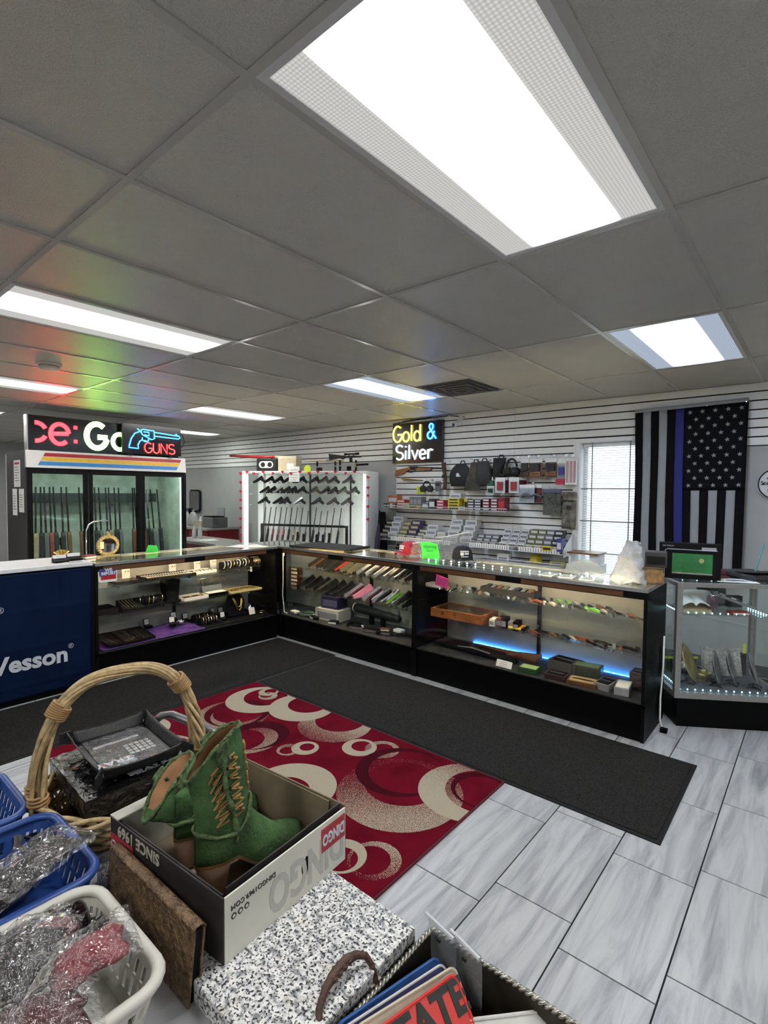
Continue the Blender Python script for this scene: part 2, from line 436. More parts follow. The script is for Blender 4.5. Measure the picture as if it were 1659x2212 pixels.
# --- window
win = thing('window_1', '', ''); del win['label'], win['category']; win['kind'] = 'structure'
WF = M('window_white', (.80, .81, .82), .45, var=.02)
f_ = MB(); a, b, c, d = WX0, WX1, WZ0, WZ1
for (x0, x1, z0, z1) in ((a - .045, a, c, d + .04), (b, b + .04, c, d + .04), (a, b, d, d + .04)): f_.box(x0, x1, YB - .02, YB + .002, z0, z1)
obj('casing', f_, WF, win)
obj('window_sill', MB().box(a - .05, b + .05, YB - .06, YB + .15, c - .03, c), WF, win, bevel=.006)
f_ = MB(); y0, y1 = YB + .10, YB + .14
for (x0, x1, z0, z1) in ((a, a + .04, c, d), (b - .04, b, c, d), (a + .04, b - .04, c, c + .04), (a + .04, b - .04, d - .04, d)): f_.box(x0, x1, y0, y1, z0, z1)
obj('sash_frame', f_, WF, win); obj('pane', MB().box(a + .04, b - .04, YB + .118, YB + .122, c + .04, d - .04), CLEAR, win)
for x0 in (a, b - .004): obj('jamb', MB().box(x0, x0 + .004, YB, YB + .10, c, d), WF, win)
obj('jamb', MB().box(a + .004, b - .004, YB, YB + .10, d - .004, d), WF, win)
BAR = M('grey_security_bar', (.22, .22, .23), .5)
for x in (a + .115, a + .475): obj('security_bar', MB().cyl((x, YB + .012, c), (x, YB + .012, d), .006, 8), BAR, win)
for z in (.945, 1.27, 1.60): obj('security_bar', MB().cyl((a, YB + .02, z), (b, YB + .02, z), .006, 8), BAR, win)
bl = thing('window_blind', 'white slatted blind in the bright window', 'blind', (0, YB + .065, 0))
BLM = bpy.data.materials.new('blind_slat'); nt, N, L = nodes_of(BLM); _b = N['Principled BSDF']; _b.inputs['Base Color'].default_value = (.85, .86, .87, 1)
_t = N.new('ShaderNodeBsdfTranslucent'); _t.inputs[0].default_value = (.9, .92, .94, 1); _m = N.new('ShaderNodeMixShader'); _m.inputs[0].default_value = .5
_n = N.new('ShaderNodeTexNoise'); _n.inputs['Scale'].default_value = 4; _bp = N.new('ShaderNodeBump'); _bp.inputs['Strength'].default_value = .05; L.new(_n.outputs[0], _bp.inputs['Height']); L.new(_bp.outputs[0], _b.inputs['Normal'])
L.new(_b.outputs[0], _m.inputs[1]); L.new(_t.outputs[0], _m.inputs[2]); L.new(_m.outputs[0], N['Material Output'].inputs[0])
obj('headrail', MB().box(a + .012, b - .012, -.018, .018, d - .045, d - .012), WF, bl)
sl = MB().grid(lambda u, v: (a + .016 + (b - a - .032) * u, -.0115 + .023 * v, .003 * math.sin(PI * v) + (v - .5) * .012), 2, 4).mesh('slat'); sl.materials.append(BLM)
z = d - .058
while z > c + .03:
    obj('slat', sl, BLM, bl, (0, 0, z)); z -= .0255
obj('bottom_rail', MB().box(a + .014, b - .014, -.012, .012, c + .006, c + .022), WF, bl)
for x in (a + .12, b - .1): obj('cord', MB().cyl((x, -.014, c + .01), (x, -.014, d - .03), .0012, 5), WF, bl)
# street outside the window
obj('ground_outside', MB().box(-20, 10, 5.7, 30, -.1, -.02), M('bright_pavement', (.5, .5, .5), .9), kind='structure')
# wooden base boards
obj('baseboard_back', MB().box(XL, XR, YB - .012, YB, 0, .10), M('grey_base', (.1, .1, .1), .6), kind='structure')
# ================================================================ neon strokes
def glyph(ch):
    """single-stroke letters in a unit box, for bent glass tubes"""
    A = arc
    return {
        'G': (.85, [A(.42, .5, .40, .5, 50, 360, 22)[:-1] + [(.82, .46), (.45, .46)]]),
        'o': (.68, [A(.32, .30, .28, .30, 0, 360, 20)]),
        'l': (.28, [[(.12, 1.0), (.12, .04)]]),
        'd': (.70, [A(.30, .30, .27, .30, 0, 360, 20), [(.58, 1.0), (.58, 0)]]),
        '&': (.95, [[(.9, .0), (.28, .68)] + A(.42, .80, .18, .19, 210, -35, 12) + [(.52, .62), (.2, .42)] + A(.32, .24, .26, .24, 130, 340, 14) + [(.72, .5)]]),
        'S': (.78, [A(.38, .75, .32, .25, 35, 270, 14) + A(.38, .25, .34, .25, 90, -145, 14)]),
        'i': (.30, [[(.14, .62), (.14, 0)], [(.14, .84), (.14, .92)]]),
        'v': (.66, [[(.04, .62), (.32, 0), (.6, .62)]]),
        'e': (.68, [[(.06, .30), (.58, .34)] + A(.32, .31, .27, .31, 8, 315, 20)]),
        'r': (.50, [[(.08, .62), (.08, 0)], A(.32, .36, .24, .25, 180, 55, 8)]),
        'U': (.80, [[(.06, 1), (.06, .34)] + A(.38, .34, .32, .34, 180, 360, 12) + [(.70, 1)]]),
        'N': (.84, [[(.06, 0), (.06, 1), (.72, 0), (.72, 1)]]),
        'c': (.62, [A(.32, .31, .27, .31, 45, 315, 16)]),
        ':': (.3, [[(.12, .1), (.12, .16)], [(.12, .52), (.12, .58)]]),
    }[ch]
def neon_word(parent, word, y, z, h, mat, r, xf, sx=1., gap=.05, name='neon_letter', flat=1.):
    """letters laid along the sign face; xf(u,v) gives the point on the sign, u along, v up"""
    u = y
    for ch in word:
        if ch == ' ': u += .35 * h * sx; continue
        w, strokes = glyph(ch)
        mb = MB()
        for st in strokes:
            mb.tube([xf(u + p[0] * h * sx, z + p[1] * h) for p in st], r, 7, flat=flat)
        obj(name, mb, mat, parent, smooth=True)
        u += (w + gap) * h * sx
    return u
N_YEL = glow('neon_yellow', (1.0, .78, .08), 3.2, True); N_BLU = glow('neon_blue', (.02, .28, 1.0), 9.0); N_WHI = glow('neon_white', (.80, .93, 1.0), 3.5, True)
N_RED = glow('neon_red', (1.0, .02, .02), 7.0, True); L_RED = glow('led_red', (1.0, .008, .012), 10.0); L_GRN = glow('led_green_white', (.33, 1.0, .14), 9.0)
SIGNB = M('sign_black_acrylic', (.008, .008, .010), .2, var=.3)
# --- gold and silver sign on the slatwall
t = thing('neon_sign', 'black illuminated sign reading Gold and Silver in yellow and white', 'neon sign', (-4.38, 5.345, 1.925))
obj('panel', MB().box(0, .80, 0, .028, 0, .515), SIGNB, t, bevel=.004)
xf = lambda u, v: (u, -.014, v)
neon_word(t, 'Gold', .02, .275, .205, N_YEL, .0105, xf, .88, .02)
neon_word(t, '&', .565, .29, .19, N_BLU, .0085, xf, .80)
neon_word(t, 'Silver', .065, .045, .185, N_WHI, .0095, xf, .93, .05)
obj('hanging_wire', MB().tube([(.05, .02, .51), (.2, .025, .555), (.6, .025, .56), (.76, .02, .51)], .003, 6), BLACKM, t)
# --- reach-in cooler used as a gun cabinet
ck = thing('display_cooler', 'three-door black glass cooler with a striped header holding rifles', 'cooler', (-6.6, 1.795, 0))
CB = M('cooler_case', (.055, .050, .048), .5); CIN = M('cooler_liner', (.62, .68, .62), .55, var=.22, scale=7)
obj('back_panel', MB().box(-.74, -.715, 0, 1.84, .0, 1.95), CIN, ck)
obj('side_panel', MB().box(-.715, -.03, 0, .03, 0, 1.97), CB, ck); obj('side_panel', MB().box(-.715, -.03, 1.81, 1.84, 0, 1.97), CB, ck)
obj('liner_side', MB().box(-.71, -.05, .031, .036, .2, 1.78), CIN, ck); obj('liner_side', MB().box(-.71, -.05, 1.804, 1.809, .2, 1.78), CIN, ck)
obj('roof', MB().box(-.715, -.03, .03, 1.81, 1.80, 1.955), CB, ck)
obj('deck', MB().box(-.715, -.03, .03, 1.81, .14, .20), CIN, ck)
obj('kick_plate', MB().box(-.70, -.01, .03, 1.81, .0, .14), BLACKM, ck)
hd = obj('header', MB().prism([(-.03, 1.785), (.02, 1.785), (.0, 1.975), (-.03, 1.975)], 0, 1.84, 'y'), M('header_white', (.70, .70, .70), .4, var=.03), ck)
def stripe(z0, z1, mat):
    fx = lambda z: .0215 - .02 * (z - 1.785) / .19
    sl_ = .55
    mb = MB().add([(fx(z0), .10 + (z0 - 1.80) * sl_, z0), (fx(z0), 1.70 + (z0 - 1.80) * sl_, z0), (fx(z1), 1.70 + (z1 - 1.80) * sl_, z1), (fx(z1), .10 + (z1 - 1.80) * sl_, z1)], [(0, 1, 2, 3)])
    obj('stripe', mb, mat, hd, solid=.001)
stripe(1.812, 1.856, M('stripe_blue', (.04, .22, .55), .5)); stripe(1.862, 1.906, M('stripe_yellow', (.72, .45, .04), .5)); stripe(1.912, 1.952, M('stripe_red', (.38, .02, .03), .5))
obj('door_frame', MB().box(-.03, .0, 0, 1.84, 1.765, 1.785), BLACKM, ck)
obj('door_sill', MB().box(-.03, 0, 0, 1.84, .14, .16), BLACKM, ck)
DG = glass('cooler_glass', (.90, .95, .92), .075)
for k in range(3):
    y0, y1 = .004 + .612 * k, .608 + .612 * k
    dr = obj('door', MB().box(0, .035, y0, y0 + .045, .16, 1.765).box(0, .035, y1 - .045, y1, .16, 1.765).box(0, .035, y0 + .045, y1 - .045, 1.72, 1.765).box(0, .035, y0 + .045, y1 - .045, .16, .21), BLACKM, ck)
    obj('pane', MB().box(.012, .018, y0 + .045, y1 - .045, .21, 1.72), DG, dr)
    hy = y1 - .022 if k != 1 else y0 + .022
    obj('handle', MB().tube([(.035, hy, 1.0), (.06, hy, 1.02), (.06, hy, 1.28), (.035, hy, 1.3)], .008, 8), BLACKM, dr)
CT = glow('cooler_tube_and_fill', (.78, 1, .86), 2.2)
for y in (.040, .606, 1.218, 1.793): obj('light_strip', MB().box(-.060, -.045, y, y + .008, .3, 1.74), CT, ck)  # last strip is the cooler's own; the other three are added to brighten inside
obj('light_strip', MB().box(-.10, -.05, .08, 1.76, 1.775, 1.795), glow('cooler_top_fill', (.80, 1, .87), 8.0), ck)  # added fill strip hidden behind the header, brightens the cooler interior
obj('rack_bar', MB().box(-.60, -.54, .05, 1.70, 1.38, 1.50), M('rack_grey', (.06, .07, .075), .7), ck)
# notices on the side of the cooler
for k, (x, z, w, h, lab) in enumerate(((-.30, 1.72, .22, .30, 'printed white notice with a red heading on the cooler side'), (-.40, 1.40, .15, .30, 'plain white folder hung lower left on the cooler side'), (-.16, 1.42, .16, .26, 'grey lined notice hung lower right on the cooler side'))):
    n = thing('paper_notice', lab, 'notice', (-6.6 + x, 1.793, z), 0, 'papers on the cooler side')
    obj('sheet', MB().box(-w / 2, w / 2, -.004, 0, -h / 2, h / 2), PAPER, n)
    if k == 0: obj('heading', MB().box(-w * .4, w * .4, -.005, -.004, h * .34, h * .42), M('print_red', (.4, .05, .06), .7), n)
    for q in range(6): obj('print_line', MB().box(-w * .38, w * (.2 + .18 * ((q * 7) % 3) / 2), -.005, -.004, h * .22 - q * h * .1, h * .25 - q * h * .1), M('print_grey', (.25, .25, .27), .7), n)
# --- scrolling LED sign on the cooler
t = thing('led_sign', 'long black scrolling sign with red and greenish white letters on the cooler', 'sign', (-6.64, 1.83, 1.977))
obj('case', MB().box(-.09, 0, 0, 1.73, 0, .385), SIGNB, t, bevel=.004)
obj('end_cap', MB().box(-.092, .003, -.012, 0, .0, .388), ALU, t)
xf = lambda u, v: (.004, u, v)
lh = .30
for a0, a1 in ((95, 25), (-95, -25)):
    obj('led_letter', MB().tube([xf(.075 + .10 * math.cos(math.radians(a)), .205 + .10 * math.sin(math.radians(a))) for a in [a0 + (a1 - a0) * i / 8 for i in range(9)]], .007, 8, flat=3.2), L_RED, t, smooth=True)
neon_word(t, 'e', .20, .085, .36, L_RED, .007, xf, .95, name='led_letter', flat=3.4)
for z in (.125, .285): obj('led_letter', MB().tube([xf(.455, z), xf(.49, z)], .007, 8, flat=2.8), L_RED, t)
neon_word(t, 'G', .585, .065, .285, L_GRN, .008, xf, 1.0, name='led_letter', flat=4.0)
neon_word(t, 'o', .875, .065, .31, L_GRN, .026, xf, .95, name='led_letter', flat=.25)
# --- revolver neon sign
t = thing('neon_sign', 'small neon sign with a blue revolver outline above red GUNS', 'neon sign', (-6.568, 2.795, 1.995))
obj('panel', MB().box(-.02, 0, 0, .765, 0, .375), SIGNB, t, bevel=.003)
obj('stand_foot', MB().box(-.03, .0, .08, .14, -.02, 0).box(-.03, 0, .6, .66, -.02, 0), BLACKM, t)
gp = lambda pts: [(.012, p[0] * .765 / 500, .375 - (p[1]) * .375 / 268) for p in pts]
# revolver traced in panel units 500 x 268, y down
lines = [
    [(265, 62), (480, 78), (488, 92), (470, 104), (265, 96)],
    [(150, 52), (165, 44), (258, 50), (262, 118), (238, 130), (160, 92), (150, 70), (150, 52)],
    [(172, 66), (215, 66), (215, 98), (180, 92)],
    [(120, 42), (140, 62)], [(442, 74), (452, 60), (462, 78)],
    [(140, 66), (100, 84), (72, 130), (54, 196), (50, 214), (128, 218), (124, 186), (140, 150), (158, 140), (160, 118)],
    [(160, 140), (182, 152), (208, 146), (212, 128)], [(180, 140), (192, 150)],
]
for ln in lines: obj('neon_tube', MB().tube(gp(ln), .0058, 6), N_BLU, t, smooth=True)
neon_word(t, 'GUNS', .27, .025, .125, N_RED, .0060, lambda u, v: (.012, u, v), .98, .02)
obj('power_cord', MB().tube([(-.02, .74, .33), (-.03, .80, .30), (-.03, .83, .20), (-.03, .79, .12)], .004, 6), BLACKM, t)

# ================================================================ firearms as display props
def rifle_parts(kind):
    st = MB().prism([(-.075, 0), (.045, .012), (.018, .20), (.04, .27), (.03, .30), (.016, .33), (.018, .60), (.010, .63), (-.012, .63), (-.014, .36), (-.03, .30), (-.034, .24)], -.016, .016, 'y')
    re = MB().box(-.020, .012, -.014, .014, .34, .52).tube([(.016, 0, .35), (.036, 0, .36), (.036, 0, .40), (.016, 0, .41)], .003, 6)
    ba = MB().cyl((-.004, 0, .5), (-.004, 0, 1.05), .0095, 8, r2=.0075).box(-.016, -.010, -.002, .002, 1.02, 1.045)
    sc = MB().tube([(-.05, 0, .30), (-.05, 0, .35), (-.05, 0, .36), (-.05, 0, .50), (-.05, 0, .52), (-.05, 0, .58)], [.019, .019, .013, .013, .021, .021], 10).box(-.045, -.018, -.006, .006, .385, .40).box(-.045, -.018, -.006, .006, .47, .485)
    mg = MB().box(.012, .10, -.012, .012, .40, .45)
    return st, re, ba, sc, mg
TANS = M('tan_stock', (.28, .22, .13), .6, var=.3, scale=60); GREYS = M('grey_stock', (.13, .135, .14), .5); SYN = M('synthetic_stock', (.014, .014, .015), .55); REDW = M('red_stock', (.30, .05, .06), .4, var=.3)
_rp = {}
def rifle_meshes(kind):
    if kind in _rp: return _rp[kind]
    st, re, ba, sc, mg = rifle_parts(kind)
    sm = {'wood': WOODS, 'black': SYN, 'tan': TANS, 'grey': GREYS, 'carbine': SYN, 'red': REDW, 'pale': M('pale_wood', (.45, .32, .2), .5, var=.3, scale=20)}[kind]
    out = []
    for n, b, m in (('stock', st, sm), ('receiver', re, GUNM), ('barrel', ba, GUNM)):
        me = b.mesh(n); me.materials.append(m); out.append((n, me))
    if kind in ('tan', 'grey', 'carbine'):
        me = sc.mesh('scope'); me.materials.append(BLACKM); out.append(('scope', me))
    if kind == 'carbine':
        me = mg.mesh('magazine'); me.materials.append(GUNM); out.append(('magazine', me))
    _rp[kind] = out
    return out
def rifle(kind, label, loc, rot, group, scale=1.0):
    t = thing('rifle', label, 'rifle', loc, 0, group); t.rotation_euler = rot; t.scale = (scale,) * 3
    for n, me in rifle_meshes(kind): obj(n, me, None, t)
    return t
KC = ['wood', 'black', 'grey', 'tan', 'carbine', 'red']
KCN = {'wood': 'brown wood-stocked', 'black': 'black', 'grey': 'grey scoped', 'tan': 'tan scoped', 'carbine': 'black scoped', 'red': 'red-stocked', 'pale': 'pale wood-stocked'}
dn = ['left', 'middle', 'right']
CR = [('pale', .15, .10), ('black', .22, .07), ('grey', .29, .02), ('red', .34, .03), ('black', .40, 0), ('carbine', .47, .02), ('wood', .54, 0),
      ('wood', .68, 0), ('black', .73, .02), ('wood', .77, 0), ('black', .84, .03), ('grey', .91, 0), ('black', .98, .02), ('tan', 1.03, 0), ('black', 1.08, .03), ('grey', 1.14, .02),
      ('wood', 1.30, .05), ('grey', 1.36, 0), ('wood', 1.43, .06), ('black', 1.49, -.03), ('black', 1.55, -.05), ('grey', 1.62, -.07), ('black', 1.70, -.05)]
seen = {}
for k, y, lean in CR:
    d_ = 0 if y < .61 else (1 if y < 1.22 else 2)
    i = seen.get(d_, 0); seen[d_] = i + 1
    rifle(k, '%s rifle, %s from the left behind the %s cooler door' % (KCN[k], ORD[i], dn[d_]), (-6.6 - .30, 1.795 + y, .218), (0, -.13, PI / 2 * 0), 'rifles in the cooler', 1.3 if y < 1.55 else 1.28).rotation_euler = (lean * -.5, -.11, 0)
# pistol meshes: slide, frame with grip, trigger guard; tilted on the shelf with the muzzle low
def pistol_meshes(key, sm, fm):
    R_ = Matrix.Rotation(-math.radians(33), 4, 'Y') @ Matrix.Translation((0, 0, .0))
    lift = Matrix.Translation((0, 0, .0365))
    X = lift @ R_
    sl_ = MB().prism([(-.102, .030), (-.098, .052), (.082, .056), (.088, .040), (.085, .026), (-.102, .024)], -.012, .012, 'y', X=X)
    sl_.box(-.09, -.084, -.002, .002, .052, .057, X=X).box(.068, .076, -.006, .006, .055, .060, X=X)
    frm = MB().prism([(-.075, .024), (.082, .027), (.090, .018), (.076, .0), (.098, -.070), (.058, -.078), (.036, -.012), (.02, .004), (-.02, .006), (-.075, .012)], -.0135, .0135, 'y', X=X)
    frm.tube([X @ Vector(p) for p in ((.036, 0, -.010), (.018, 0, -.022), (-.012, 0, -.018), (-.02, 0, .006))], .0035, 6)
    a = sl_.mesh('slide'); a.materials.append(sm); b = frm.mesh('grip'); b.materials.append(fm)
    return [('slide', a), ('grip', b)]
PM = {
    'black': pistol_meshes('black', GUNM, SYN), 'silver': pistol_meshes('silver', SILVER, SYN), 'wood': pistol_meshes('wood', GUNM, WOODS), 'pink': pistol_meshes('pink', M('pink_slide', (.72, .25, .42), .4), M('pink_grip', (.75, .28, .45), .5)),
    'green': pistol_meshes('green', SILVER, M('lime_grip', (.22, .62, .05), .5)), 'purple': pistol_meshes('purple', SILVER, M('maroon_grip', (.12, .03, .05), .5)), 'tan': pistol_meshes('tan', GUNM, M('earth_grip', (.17, .14, .09), .6)), 'camo': pistol_meshes('camo', M('olive_slide', (.09, .09, .06), .6), M('olive_grip', (.10, .10, .06), .7)), 'red': pistol_meshes('red', GUNM, M('red_grip', (.5, .04, .03), .5))}
stand_me = MB().prism([(-.03, 0), (.05, 0), (.03, .018), (.0, .03)], -.018, .018, 'y').mesh('rest')
tag_me = MB().box(-.009, .011, -.0005, .0005, 0, .011).mesh('price_tag')
def pistol(kind, label, loc, rz, group, tagm=None, s=1.0):
    t = thing('pistol', label, 'pistol', loc, rz, group); t.scale = (s,) * 3
    for n, me in PM[kind]: obj(n, me, None, t)
    if tagm is not None: obj('price_tag', tag_me.copy() if not tag_me.materials else tag_me.copy(), tagm, t, (-.005, -.022, .001), (-.5, 0, 0))
    return t
TAGS = [PAPER, M('tag_orange', (.75, .25, .04), .6), M('tag_red', (.65, .05, .04), .6), M('tag_yellow', (.8, .62, .08), .6)]

# ================================================================ white lit gun case in the corner
GC = Matrix.Translation((-5.2, 4.5, 0)) @ Matrix.Rotation(math.radians(25), 4, 'Z')
gca = math.radians(25)
gc = thing('gun_display_case', 'white-framed glass gun case lit by two upright tubes in the corner', 'display case', (-5.2, 4.5, 0), gca)
GW = M('case_white', (.82, .82, .81), .45, var=.03)
obj('base', MB().box(-.88, .88, .02, .49, 0, .55), GW, gc)
obj('back_panel', MB().box(-.79, .86, .485, .497, .55, 1.79), GW, gc)
for x in (-.89, .86): obj('front_post', MB().box(x, x + .03, 0, .03, .55, 1.80), GW, gc)
for x in (-.89, .80): obj('rear_post', MB().box(x, x + .09, .43, .5, .55, 1.80), GW, gc)
obj('right_panel', MB().box(.872, .888, .03, .47, .55, 1.79), GW, gc)
obj('left_pane', MB().box(-.884, -.880, .03, .43, .55, 1.79), CLEAR, gc)
for x0, x1 in ((-.86, -.002), (.002, .86)): obj('front_pane', MB().box(x0, x1, .012, .016, .56, 1.785), CLEAR, gc)
obj('top_rail', MB().box(-.89, .89, 0, .03, 1.785, 1.812).box(-.89, .89, .47, .5, 1.785, 1.812).box(-.89, -.86, .03, .47, 1.785, 1.812).box(.86, .89, .03, .47, 1.785, 1.812), GW, gc)
obj('top_pane', MB().box(-.86, .86, .03, .47, 1.80, 1.806), CLEAR, gc)
for z in (1.648, 1.508, 1.362): obj('shelf', MB().box(-.85, .85, .10, .42, z - .008, z), glass('shelf_glass', (.93, .97, .95), .08), gc)
for x in (-.10, .5): obj('bracket_strip', MB().box(x - .008, x + .008, .47, .486, .6, 1.78), GUNM, gc)
TUBE = glow('case_tube', (1, .98, .95), 8.0)
for x in (-.845, .83): obj('light_tube', MB().cyl((x, .05, .62), (x, .05, 1.77), .016, 12), TUBE, gc)
obj('rifle_rack', MB().box(-.80, .50, .345, .385, 1.055, 1.085).box(-.80, -.77, .345, .385, .55, 1.055).box(.47, .5, .345, .385, .55, 1.055), BLACKM, gc)
def gcp(x, y, z): return tuple(GC @ Vector((x, y, z)))
rows = [(1.649, 'top', [-.76, -.60, -.46, -.32, -.13, .07, .20, .335, .55]), (1.509, 'middle', [-.66, -.56, -.46, -.34, -.25, -.13, .06, .23, .34, .47, .62]), (1.363, 'lowest', [-.69, -.46, -.37, -.16, .11, .33, .53])]
pk = ['black', 'black', 'black', 'wood', 'black', 'black', 'tan', 'black', 'black', 'wood', 'black', 'silver']
n = 0
for z, nm, xs in rows:
    for i, x in enumerate(xs):
        k = pk[n % len(pk)] if nm != 'lowest' else ('silver' if i == 3 else 'black')
        pistol(k, '%s pistol, %s from the left on the %s shelf of the white gun case' % ({'black': 'black', 'wood': 'wood-gripped', 'tan': 'earth-toned', 'silver': 'silver'}[k], ORD[i], nm), gcp(x, .24, z + .001), gca + .85 + rnd.uniform(-.06, .06), 'pistols in the white gun case', TAGS[(n * 5) % 4] if n % 3 else PAPER, .84)
        n += 1
GR = [('black', -.71, .06), ('black', -.63, .12), ('red', -.55, .12), ('red', -.47, .12), ('red', -.39, .1), ('black', -.31, .05), ('pale', -.23, 0), ('tan', -.15, 0), ('grey', -.06, .02), ('black', .05, .03), ('carbine', .13, .02), ('grey', .22, .05), ('tan', .31, .08), ('black', .41, .1)]
for i, (k, x, ln) in enumerate(GR):
    t = rifle(k, '%s rifle, %s from the left in the white gun case rack' % (KCN[k], ORD[i]), gcp(x - .05, .205, .575), (0, 0, 0), 'rifles in the white gun case', .72 if k not in ('grey', 'carbine') else .68)
    t.rotation_euler = (Matrix.Rotation(gca, 4, 'Z') @ Matrix.Rotation(-.115, 4, 'X') @ Matrix.Rotation(.10, 4, 'Y') @ Matrix.Rotation(1.25, 4, 'Z')).to_euler()
# garland of red hearts on the case
ga = thing('heart_garland', 'garland of small red hearts strung around the white gun case', 'garland', (-5.2, 4.5, 0), gca)
HEART = M('red_foil', (.45, .015, .03), .35)
heart_me = MB().prism([(0, -.022), (.02, .0), (.018, .014), (.008, .016), (0, .008), (-.008, .016), (-.018, .014), (-.02, 0)], -.004, .004, 'y').mesh('heart'); heart_me.materials.append(HEART)
pts = [(-.90, -.020, z) for z in (.78, .87, .95, 1.05, 1.17, 1.31, 1.42, 1.54, 1.66, 1.78)] + [(x, -.020, 1.80 - .02 * (i % 2)) for i, x in enumerate((-.80, -.70, -.56, -.42, -.28, -.16, -.03, .10, .22, .34, .46, .60, .72))] + [(.90, -.020, z) for z in (1.73, 1.60, 1.50, 1.36, 1.20)]
for i, p in enumerate(pts): obj('heart', heart_me, HEART, ga, p, (0, rnd.uniform(-.4, .4), rnd.uniform(-.5, .5)))
obj('string', MB().tube([(p[0], -.014, p[2]) for p in pts], .0015, 4), HEART, ga)
# things on top of the gun case (z 1.81)
def on_gc(name, label, cat, x, y, z=1.813, rz=0., group=None): return thing(name, label, cat, gcp(x, y, z), gca + rz, group)
t = on_gc('sword', 'red-sheathed curved sword lying on stands above the gun case', 'sword', -.80, .30, 1.835, .02)
obj('sheath', MB().tube([(-.42, 0, .205), (-.2, 0, .195), (.05, 0, .185), (.25, 0, .183)], [.018, .019, .02, .02], 8), M('red_lacquer', (.42, .03, .03), .3), t, smooth=True)
obj('handle', MB().cyl((.25, 0, .183), (.55, 0, .18), .018, 8), M('cream_wrap', (.5, .42, .28), .6), t)
obj('end_cap', MB().cyl((-.45, 0, .206), (-.42, 0, .205), .02, 8), SILVER, t)
for x in (0, .2): obj('stand', MB().box(-.02, .02, -.03, .03, -.022, -.01).box(-.006, .006, -.02, .02, -.01, .165), BLACKM, t, (x, 0, 0))
t = on_gc('lock_box', 'black safe box with a pale round emblem on the gun case', 'box', -.53, .12)
obj('body', MB().box(-.15, .15, -.1, .1, 0, .165), M('safe_black', (.01, .01, .011), .4), t, bevel=.005)
obj('emblem', MB().prism(arc(-.07, .085, .045, .045, 90, 270, 8) + arc(.05, .085, .045, .045, -90, 90, 8), -.102, -.1, 'y'), PAPER, t)
for x in (-.055, .045): obj('dial', MB().prism(arc(x, .085, .033, .033, 0, 345, 14), -.104, -.102, 'y'), M('safe_black'), t)
t = on_gc('carton', 'tan cardboard carton beside the safe box on the gun case', 'box', -.24, .12)
obj('body', MB().box(-.13, .13, -.09, .09, 0, .19), M('pale_carton', (.55, .47, .32), .8), t, bevel=.003); obj('lid', MB().box(-.132, .132, -.092, .092, .16, .195), M('pale_carton2', (.62, .55, .42), .8), t)
obj('label_patch', MB().box(.0, .10, -.0935, -.092, .02, .10), PAPER, t)
t = on_gc('sword', 'pale cane sword lying on black stands above the gun case', 'sword', .16, .30)
obj('shaft', MB().tube([(-.24, 0, .15), (.3, 0, .145)], .013, 8), M('cream_wood', (.5, .42, .28), .5), t); obj('collar', MB().cyl((.05, 0, .147), (.09, 0, .147), .017, 8), SILVER, t)
for x in (-.08, .18): obj('stand', MB().box(-.02, .02, -.03, .03, 0, .012).box(-.006, .006, -.02, .02, .012, .135), BLACKM, t, (x, 0, 0))
t = rifle('carbine', 'black scoped rifle lying flat along the top of the gun case', gcp(.30, .165, 1.99), (0, 0, 0), None, .72); t.rotation_euler = (PI / 2, 0, PI / 2 + gca)
t.rotation_euler = (Matrix.Rotation(gca, 4, 'Z') @ Matrix.Rotation(math.radians(88), 4, 'Y')).to_euler()
t2 = on_gc('display_stand', 'pair of black uprights carrying the rifle on the gun case', 'stand', .55, .165); obj('upright', MB().box(-.1, -.085, -.02, .02, 0, .145), BLACKM, t2); obj('upright', MB().box(.12, .135, -.02, .02, 0, .145), BLACKM, t2); obj('foot', MB().box(-.12, .155, -.03, .03, 0, .01), BLACKM, t2)
t = on_gc('sword', 'steel blade resting low on stands at the gun case right end', 'sword', .35, .08)
obj('blade', MB().prism([(-.25, .045), (.36, .07), (.36, .085), (-.25, .055)], -.003, .003, 'y'), SILVER, t); obj('hilt', MB().cyl((.36, 0, .078), (.52, 0, .085), .013, 8), BLACKM, t); obj('guard', MB().box(.355, .365, -.03, .03, .05, .105), GOLD, t)
for x, h in ((-.14, .045), (.26, .06)): obj('stand', MB().box(-.02, .02, -.03, .03, 0, h), BLACKM, t, (x, 0, 0))
t = on_gc('star_tag', 'fluorescent yellow starburst price tag on the gun case rail', 'price tag', .07, -.008, 1.84)
obj('starburst', MB().prism([((.055 if i % 2 else .043) * math.cos(PI * i / 10), (.055 if i % 2 else .043) * math.sin(PI * i / 10)) for i in range(20)], -.002, 0, 'y'), M('fluo_yellow', (.72, .85, .05), .6), t); obj('pin', MB().cyl((0, 0, -.03), (0, .003, -.06), .002, 5), SILVER, t)
t = on_gc('paper_sheet', 'white printed sheet hanging over the top edge of the gun case', 'paper', -.115, -.012, 1.64); obj('sheet', MB().box(-.075, .075, -.002, 0, 0, .20), PAPER, t, (0, 0, .03))
for q in range(5): obj('print_line', MB().box(-.055, .03 + .01 * (q % 3), -.003, -.002, .05 + q * .033, .056 + q * .033), M('print_grey', (.25, .25, .27), .7), t)
